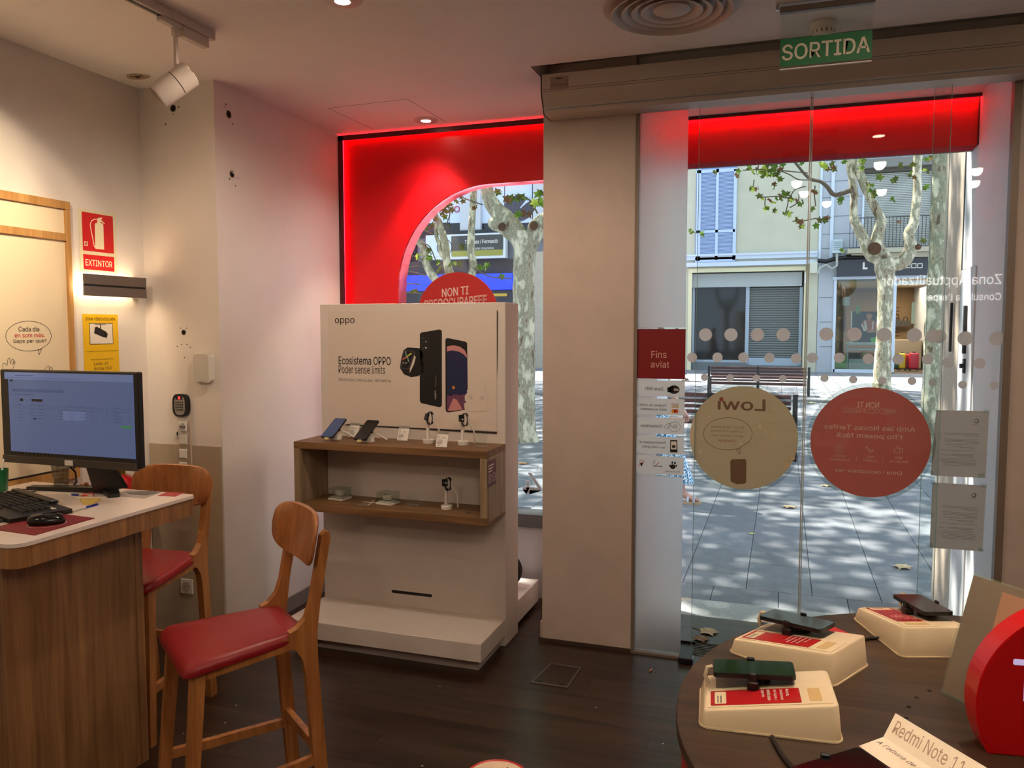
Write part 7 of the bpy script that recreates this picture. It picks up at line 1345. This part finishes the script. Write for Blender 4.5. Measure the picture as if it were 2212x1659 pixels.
foliage(tC, 2.0, 9.0, 15.5, 23, 230, 24, 8.5, 11.0)
# trunk close to the stone pier
tR = thing('plane_tree', 'pale mottled plane tree trunk just left of the stone door pier', 'tree', (1.996, 11.71, GZ), 0, 'plane trees along the street')
limb(tR, tpx(11.71, [(2008, 1000, 0.22), (2010, 975, 0.155), (2013, 900, 0.13), (2014, 850, 0.125), (2017, 760, 0.122), (2019, 700, 0.118), (2025, 600, 0.118), (2027, 540, 0.115), (2031, 430, 0.11), (2034, 340, 0.10), (2040, 200, 0.10), (2050, -100, 0.095), (2040, -400, 0.08)], 0), 'trunk', n=18, lump=0.07)
foliage(tR, -1.0, 6.0, 4.5, 16.5, 470, 24, 5.6, 8.5)
# slender many-stemmed tree behind the round sign
tS = thing('plane_tree', 'slender many-stemmed plane tree behind the round red window sign', 'tree', (*atY(985, 880, 20.0)[:2], GZ), 0, 'plane trees along the street')
bx_ = atY(985, 700, 20.0)
limb(tS, [(tS.location.x, 20.0, GZ, 0.26), (tS.location.x, 20.0, 0.8, 0.18), (bx_.x, 20.0, bx_.z, 0.17), (*atY(985, 650, 20.0), 0.19)], 'trunk', n=14)
for L, r in (([(900, 1600), (650, 1380), (560, 1280), (500, 1180), (470, 1080), (455, 950), (420, 880), (330, 810), (260, 760), (120, 640)], 0.12), ([(880, 1600), (830, 1350), (770, 1220), (735, 1050), (725, 900), (690, 760), (640, 600), (580, 480), (560, 300), (500, 0)], 0.12), ([(940, 1600), (1030, 1420), (1062, 1260), (1080, 1130), (1050, 960), (1055, 700), (1070, 450), (1085, 180), (1100, -200)], 0.115), ([(760, 1100), (670, 1000), (650, 880), (610, 780), (600, 600)], 0.06)):
    limb(tS, [(*atY(*zw(x, y), 20.0), r * (1 - 0.035 * i)) for i, (x, y) in enumerate(L)], 'limb', n=10)
for L in ([(440, 1150), (300, 1160), (100, 1200)], [(480, 1280), (350, 1240), (200, 1210)], [(430, 1080), (300, 1020), (150, 1000)], [(400, 1390), (260, 1380), (150, 1440)], [(420, 1500), (250, 1490), (90, 1470)], [(1100, 1180), (1300, 1290), (1560, 1310)], [(1000, 300), (900, 260), (800, 250)], [(700, 700), (780, 500), (760, 400)], [(560, 740), (460, 700), (360, 640)], [(1000, 300), (1200, 370)], [(420, 860), (520, 900), (600, 1080)]): limb(tS, [(*atY(*zw(x, y), 19.9), 0.016) for x, y in L], 'twig', M_twig, 5)
leaves_px(tS, 19.8, [(*zw(760, 370), 5, 6), (*zw(640, 450), 12, 14), (*zw(700, 420), 10, 10), (*zw(880, 300), 4, 8), (*zw(510, 630), 4, 5), (*zw(440, 660), 3, 3), (*zw(510, 1060), 6, 5), (*zw(370, 1040), 4, 4), (*zw(500, 950), 4, 4), (*zw(610, 1190), 4, 4), (*zw(220, 1140), 3, 3), (*zw(110, 1220), 3, 3), (*zw(860, 1120), 6, 6), (*zw(1180, 1180), 5, 6), (*zw(1480, 1280), 3, 4), (*zw(330, 1480), 4, 4), (*zw(1090, 400), 3, 3), (*zw(770, 630), 2, 2), (*zw(920, 910), 3, 3), (*zw(620, 1110), 2, 3)], 0.105)
foliage(tS, -9.0, 0.5, 17.5, 24, 210, 24, 8.0, 10.5)
# ================================================================== BENCHES
M_slat = mat('bench_slat', (84, 50, 46), 0.6, var=0.12, vscale=8); M_iron = mat('bench_iron', (58, 56, 54), 0.5, 0.4)
def bench(label, x0, x1, Y, rows, ztop, back):
    t = thing('street_bench', label, 'bench', ((x0 + x1) / 2, Y, GZ), 0, 'slatted street benches'); xm = (x0 + x1) / 2
    for z0, z1 in rows:
        for a, b in ((x0 + 0.05, xm - 0.03), (xm + 0.03, x1 - 0.05)): WB(t).rbox((a, Y - 0.02, z0), (b, Y + 0.015, z1), 0.006, 1).build('back_slat', M_slat, t)
    for k in range(4):
        WB(t).rbox((x0 + 0.05, Y + 0.06 + 0.11 * k, 0.40), (x1 - 0.05, Y + 0.15 + 0.11 * k, 0.435), 0.006, 1).build('seat_slat', M_slat, t)
    for x in (x0, xm, x1):
        m = WB(t); m.prism([(x - 0.03, Y - 0.05, GZ), (x - 0.03, Y + 0.02, GZ), (x - 0.03, Y + 0.035, 0.40), (x - 0.03, Y + 0.03, ztop), (x - 0.03, Y - 0.01, ztop), (x - 0.03, Y - 0.02, 0.4)], (0.06, 0, 0)); m.box((x - 0.025, Y, 0.36), (x + 0.025, Y + 0.52, 0.40)); m.box((x - 0.025, Y + 0.46, GZ), (x + 0.025, Y + 0.52, 0.36)); m.build('iron_frame', M_iron, t)
    return t
rows = []
for y0, y1 in ((793, 798), (800, 805), (807, 812), (814, 818), (820, 824), (826, 832)): rows.append((atY(1640, y1, 20.9).z, atY(1640, y0, 20.9).z))
bench('dark slatted street bench in front of the grey roller shutter', atY(1531, 830, 20.9).x, atY(1747, 830, 20.9).x, 20.9, rows, atY(1640, 792, 20.9).z, True)
rows = []
for y0, y1 in ((853, 862), (867, 875), (879, 886), (891, 899)): rows.append((atY(1690, y1, 10.6).z, atY(1690, y0, 10.6).z))
bench('nearer dark slatted bench half hidden by the tan door sticker', atY(1360, 870, 10.6).x, atY(1718, 870, 10.6).x, 10.6, rows, atY(1690, 852, 10.6).z, True)
# ================================================================== FALLEN LEAVES
M_dry = [mat('dry_leaf_tan', (206, 178, 138), 0.8, var=0.1, vscale=20), mat('dry_leaf_brown', (150, 112, 78), 0.8, var=0.1, vscale=20), mat('dry_leaf_yellow', (216, 206, 130), 0.8)]
dry_me = []
for m in M_dry:
    mb = MB(); n = 20; vs = [(0, 0, 0.10)]
    for k in range(n): a = 2 * pi * k / n; r = (1.0 if k % 4 == 0 else (0.6 if k % 2 else 0.78)) * (1 + 0.12 * sin(3 * k)); vs.append((r * cos(a), r * sin(a), 0.06 + 0.16 * abs(sin(2.5 * a)) * r))
    mb.add(vs, [(0, 1 + k, 1 + (k + 1) % n) for k in range(n)]); mb.tube([(0, 0, 0.1), (-0.6, -0.5, 0.05), (-1.2, -0.9, 0.04)], 0.03, 4); me = mb.mesh('fallen_leaf', fix=False); me.materials.append(m); dry_me.append(me)
def fallen(px, py, s, k, label, z=GZ, rz=None):
    p = atZ(px, py, z + 0.002); o = link('fallen_leaf', dry_me[k]); o.location = p; o.rotation_euler = (0, 0, random.uniform(0, 6.28) if rz is None else rz); o.scale = (s, s, s); o['label'] = label; o['category'] = 'leaf'; o['group'] = 'fallen plane leaves'; return o
for px, py, s, k, lb in ((1530, 1366, 0.065, 0, 'large pale dry leaf on the ribbed entrance mat'), (1514, 1381, 0.055, 1, 'curled brown dry leaf at the edge of the entrance mat'), (1482, 1297, 0.05, 0, 'pale dry leaf at the frosted pane edge on the pavement'), (1705, 1096, 0.075, 0, 'dry leaf on the pavement left of the door meeting edge'), (1624, 1153, 0.03, 2, 'tiny pale leaf on the pavement below the tan sticker'), (1950, 1226, 0.075, 0, 'curled tan leaf on the pavement near the lower notice'), (1785, 1050, 0.07, 0, 'tan leaf on the pavement below the red sticker'), (1752, 871, 0.13, 2, 'yellow leaf on the street between the two stickers'), (1648, 1341, 0.05, 1, 'brown leaf beside the middle phone box at the threshold'), (1100, 990, 0.08, 0, 'leaf')):
    if lb != 'leaf': fallen(px, py, s, k, lb, -0.003 if py > 1330 else GZ)
for px, py in ((1640, 840), (1682, 845), (1716, 848), (1700, 862), (1780, 850), (1792, 858), (1812, 838), (1800, 845), (1930, 830), (1942, 846), (1962, 850), (1968, 862), (1980, 858), (1956, 834), (1992, 854), (1988, 866), (1510, 835), (1526, 840), (1498, 858), (1800, 866), (1958, 815), (1890, 862), (1966, 870), (1130, 1002), (1142, 846), (1160, 850), (1148, 838)):
    fallen(px, py, random.uniform(0.06, 0.10), random.choice((0, 0, 1, 2)), 'small dry leaf scattered on the far side of the street')
# ================================================================== PASSERS-BY
def skin_mesh(name, V, E, rad, sub=1):
    me = bpy.data.meshes.new(name); me.from_pydata(V, E, []); o = bpy.data.objects.new(name, me); COL.objects.link(o)
    o.modifiers.new('s', 'SKIN'); sv = me.skin_vertices[0].data
    for i, r in enumerate(rad): sv[i].radius = (r, r); sv[i].use_root = (i == 0)
    md = o.modifiers.new('d', 'SUBSURF'); md.levels = sub; md.render_levels = sub
    dg = bpy.context.evaluated_depsgraph_get(); m2 = bpy.data.meshes.new_from_object(o.evaluated_get(dg)); bpy.data.objects.remove(o); bpy.data.meshes.remove(me)
    m2.polygons.foreach_set('use_smooth', [True] * len(m2.polygons)); return m2
M_flesh = mat('skin', (206, 160, 138), 0.55)
def person(label, loc, rz, trouser, top, shoe, hair):
    t = thing('person', label, 'person', loc, rz)
    V = [(0, 0, 0.90), (0, 0, 1.06), (0.0, 0, 1.24), (0.0, 0, 1.40), (0.01, 0, 1.47), (0.03, 0, 1.56)]; Rr = [0.125, 0.105, 0.12, 0.07, 0.05, 0.088]; E = [(0, 1), (1, 2), (2, 3), (3, 4), (4, 5)]
    def ch(par, pts):
        i = par
        for x, y, z, r in pts: V.append((x, y, z)); Rr.append(r); E.append((i, len(V) - 1)); i = len(V) - 1
        return i
    for s, dx in ((1, -0.16), (-1, 0.16)):
        h = ch(2, [(0, s * 0.155, 1.36, 0.055), (-dx * 0.5, s * 0.20, 1.12, 0.040), (-dx * 1.4, s * 0.19, 0.90, 0.028), (-dx * 1.7, s * 0.19, 0.83, 0.026)])
        for k, f in enumerate((-0.024, -0.008, 0.008, 0.024)): ch(h, [(-dx * 1.75 + f, s * 0.19, 0.79, 0.009), (-dx * 1.72 + f, s * 0.185, 0.745 + 0.004 * abs(k - 1.5), 0.008)])
        ch(h, [(-dx * 1.7 + 0.035, s * 0.175, 0.81, 0.010), (-dx * 1.7 + 0.045, s * 0.17, 0.78, 0.009)])
    hips = []
    for s, fx in ((-1, 0.30), (1, -0.32)):
        zf = 0.07 if fx > 0 else 0.13
        ch(0, [(0.02 * (1 if fx > 0 else -1), s * 0.085, 0.86, 0.088), (fx * 0.5 + 0.04, s * 0.085, 0.48, 0.056), (fx, s * 0.085, zf + 0.02, 0.034), (fx + 0.07, s * 0.085, zf - 0.02, 0.032), (fx + 0.155, s * 0.085, 0.035 if fx > 0 else 0.03, 0.026)]); hips.append((s, fx, zf))
    me = skin_mesh('body', V, E, Rr); me.materials.append(M_flesh); link('body', me, t)
    head = Vector((0.035, 0, 1.57))
    MB().loft([[head + Vector((0.098 * cos(a) * s - 0.018, 0.088 * sin(a) * s, z)) for a in [2 * pi * k / 20 for k in range(20)]] for s, z in ((0.98, -0.02), (1.04, 0.03), (0.95, 0.075), (0.6, 0.11), (0.05, 0.122))]).build('hair', hair, t, smooth=60)
    MB().loft([[head + Vector((-0.065 + 0.05 * cos(a) * s, 0.085 * sin(a) * s, z)) for a in [2 * pi * k / 16 for k in range(16)]] for s, z in ((0.7, -0.19), (1.0, -0.12), (1.05, -0.02), (0.9, 0.04))]).build('hair', hair, t, smooth=60)
    MB().tube([head + Vector((0.082, 0, -0.005)), head + Vector((0.112, 0, -0.022)), head + Vector((0.088, 0, -0.032))], [0.010, 0.012, 0.008], 8).build('nose', M_flesh, t, smooth=60)
    for s in (-1, 1): MB().lathe([(0.0, 0.008), (0.010, 0.004), (0.0, -0.008)], 10, head + Vector((0.085, s * 0.032, 0.012))).build('eye', M_ink, t); MB().lathe([(0.0, 0.022), (0.014, 0.0), (0.0, -0.022)], 10, head + Vector((0.0, s * 0.088, -0.005))).build('ear', M_flesh, t)
    MB().rbox(head + Vector((0.078, -0.022, -0.052)), head + Vector((0.088, 0.022, -0.045)), 0.002, 1).build('mouth', mat('lips', (160, 84, 78), 0.5), t)
    el2 = lambda cx, cy, a, b, z: [(cx + a * cos(k_), cy + b * sin(k_), z) for k_ in [2 * pi * k / 18 for k in range(18)]]
    MB().loft([el2(0, 0, 0.135, 0.19, 0.86), el2(0, 0, 0.12, 0.165, 1.05), el2(0, 0, 0.135, 0.18, 1.26), el2(0, 0, 0.10, 0.17, 1.38), el2(0, 0, 0.055, 0.07, 1.435)]).build('blouse', top, t, smooth=50)
    for s, fx, zf in hips:
        MB().loft([el2(0.0, s * 0.08, 0.125, 0.105, 0.92), el2(fx * 0.15, s * 0.088, 0.125, 0.105, 0.74), el2(fx * 0.5 + 0.04, s * 0.085, 0.11, 0.10, 0.48), el2(fx * 0.88, s * 0.085, 0.12, 0.10, 0.26), el2(fx * 0.95, s * 0.085, 0.115, 0.095, 0.20)]).build('trouser_leg', trouser, t, smooth=50)
        for s2 in (0,):
            z0 = 0.0
            out = [(fx - 0.045 + a * 0.125 + 0.09, s * 0.085 + b * 0.045) for a, b in [(cos(q), sin(q)) for q in [2 * pi * k / 20 for k in range(20)]]]
            MB().prism([(x, y, z0) for x, y in out], (0, 0, 0.022)).build('sandal_sole', mat('cork_sole', (196, 168, 134), 0.8), t)
            for xo in (0.045, 0.10): 
                P_ = [(fx + xo, s * 0.085 + 0.043 * cos(a), 0.02 + 0.055 * sin(a)) for a in [pi * k / 8 for k in range(9)]]; MB().tube(P_, 0.011, 6).build('sandal_strap', shoe, t, smooth=60)
            P_ = [(fx - 0.02, s * 0.085 + 0.045 * cos(a), 0.03 + 0.075 * sin(a)) for a in [pi * k / 8 for k in range(9)]]; MB().tube(P_, 0.008, 6).build('sandal_strap', shoe, t, smooth=60)
    return t
M_pat = bpy.data.materials.new('patterned_cotton'); M_pat.use_nodes = True; _n = M_pat.node_tree; _b = _n.nodes['Principled BSDF']; _tc = _n.nodes.new('ShaderNodeTexCoord'); _v = _n.nodes.new('ShaderNodeTexVoronoi'); _v.inputs['Scale'].default_value = 60; _cr = _n.nodes.new('ShaderNodeValToRGB'); _cr.color_ramp.interpolation = 'CONSTANT'
_cr.color_ramp.elements[0].color = rgb(20, 40, 60); _cr.color_ramp.elements[1].position = 0.3; _cr.color_ramp.elements[1].color = rgb(70, 150, 190); _e = _cr.color_ramp.elements.new(0.55); _e.color = rgb(220, 232, 236)
_n.links.new(_tc.outputs['Object'], _v.inputs['Vector']); _n.links.new(_v.outputs['Distance'], _cr.inputs[0]); _n.links.new(_cr.outputs[0], _b.inputs['Base Color'])
pf = atZ(1492, 1084, GZ); person('walking person in blue patterned trousers and pale sandals behind the frosted pane', (pf.x - 0.36, pf.y, GZ), 0, M_pat, mat('blouse_white', (220, 220, 224), 0.8), mat('strap_pale', (196, 206, 214), 0.5), mat('hair_brown', (70, 48, 36), 0.7))
pf = atZ(1478, 822, GZ); person('distant person in dark shoes walking along the far pavement', (pf.x - 0.30, pf.y, GZ), 0, mat('shorts_grey', (120, 116, 116), 0.8), mat('shirt_dark', (50, 50, 60), 0.8), M_black, mat('hair_dark', (40, 30, 26), 0.7))
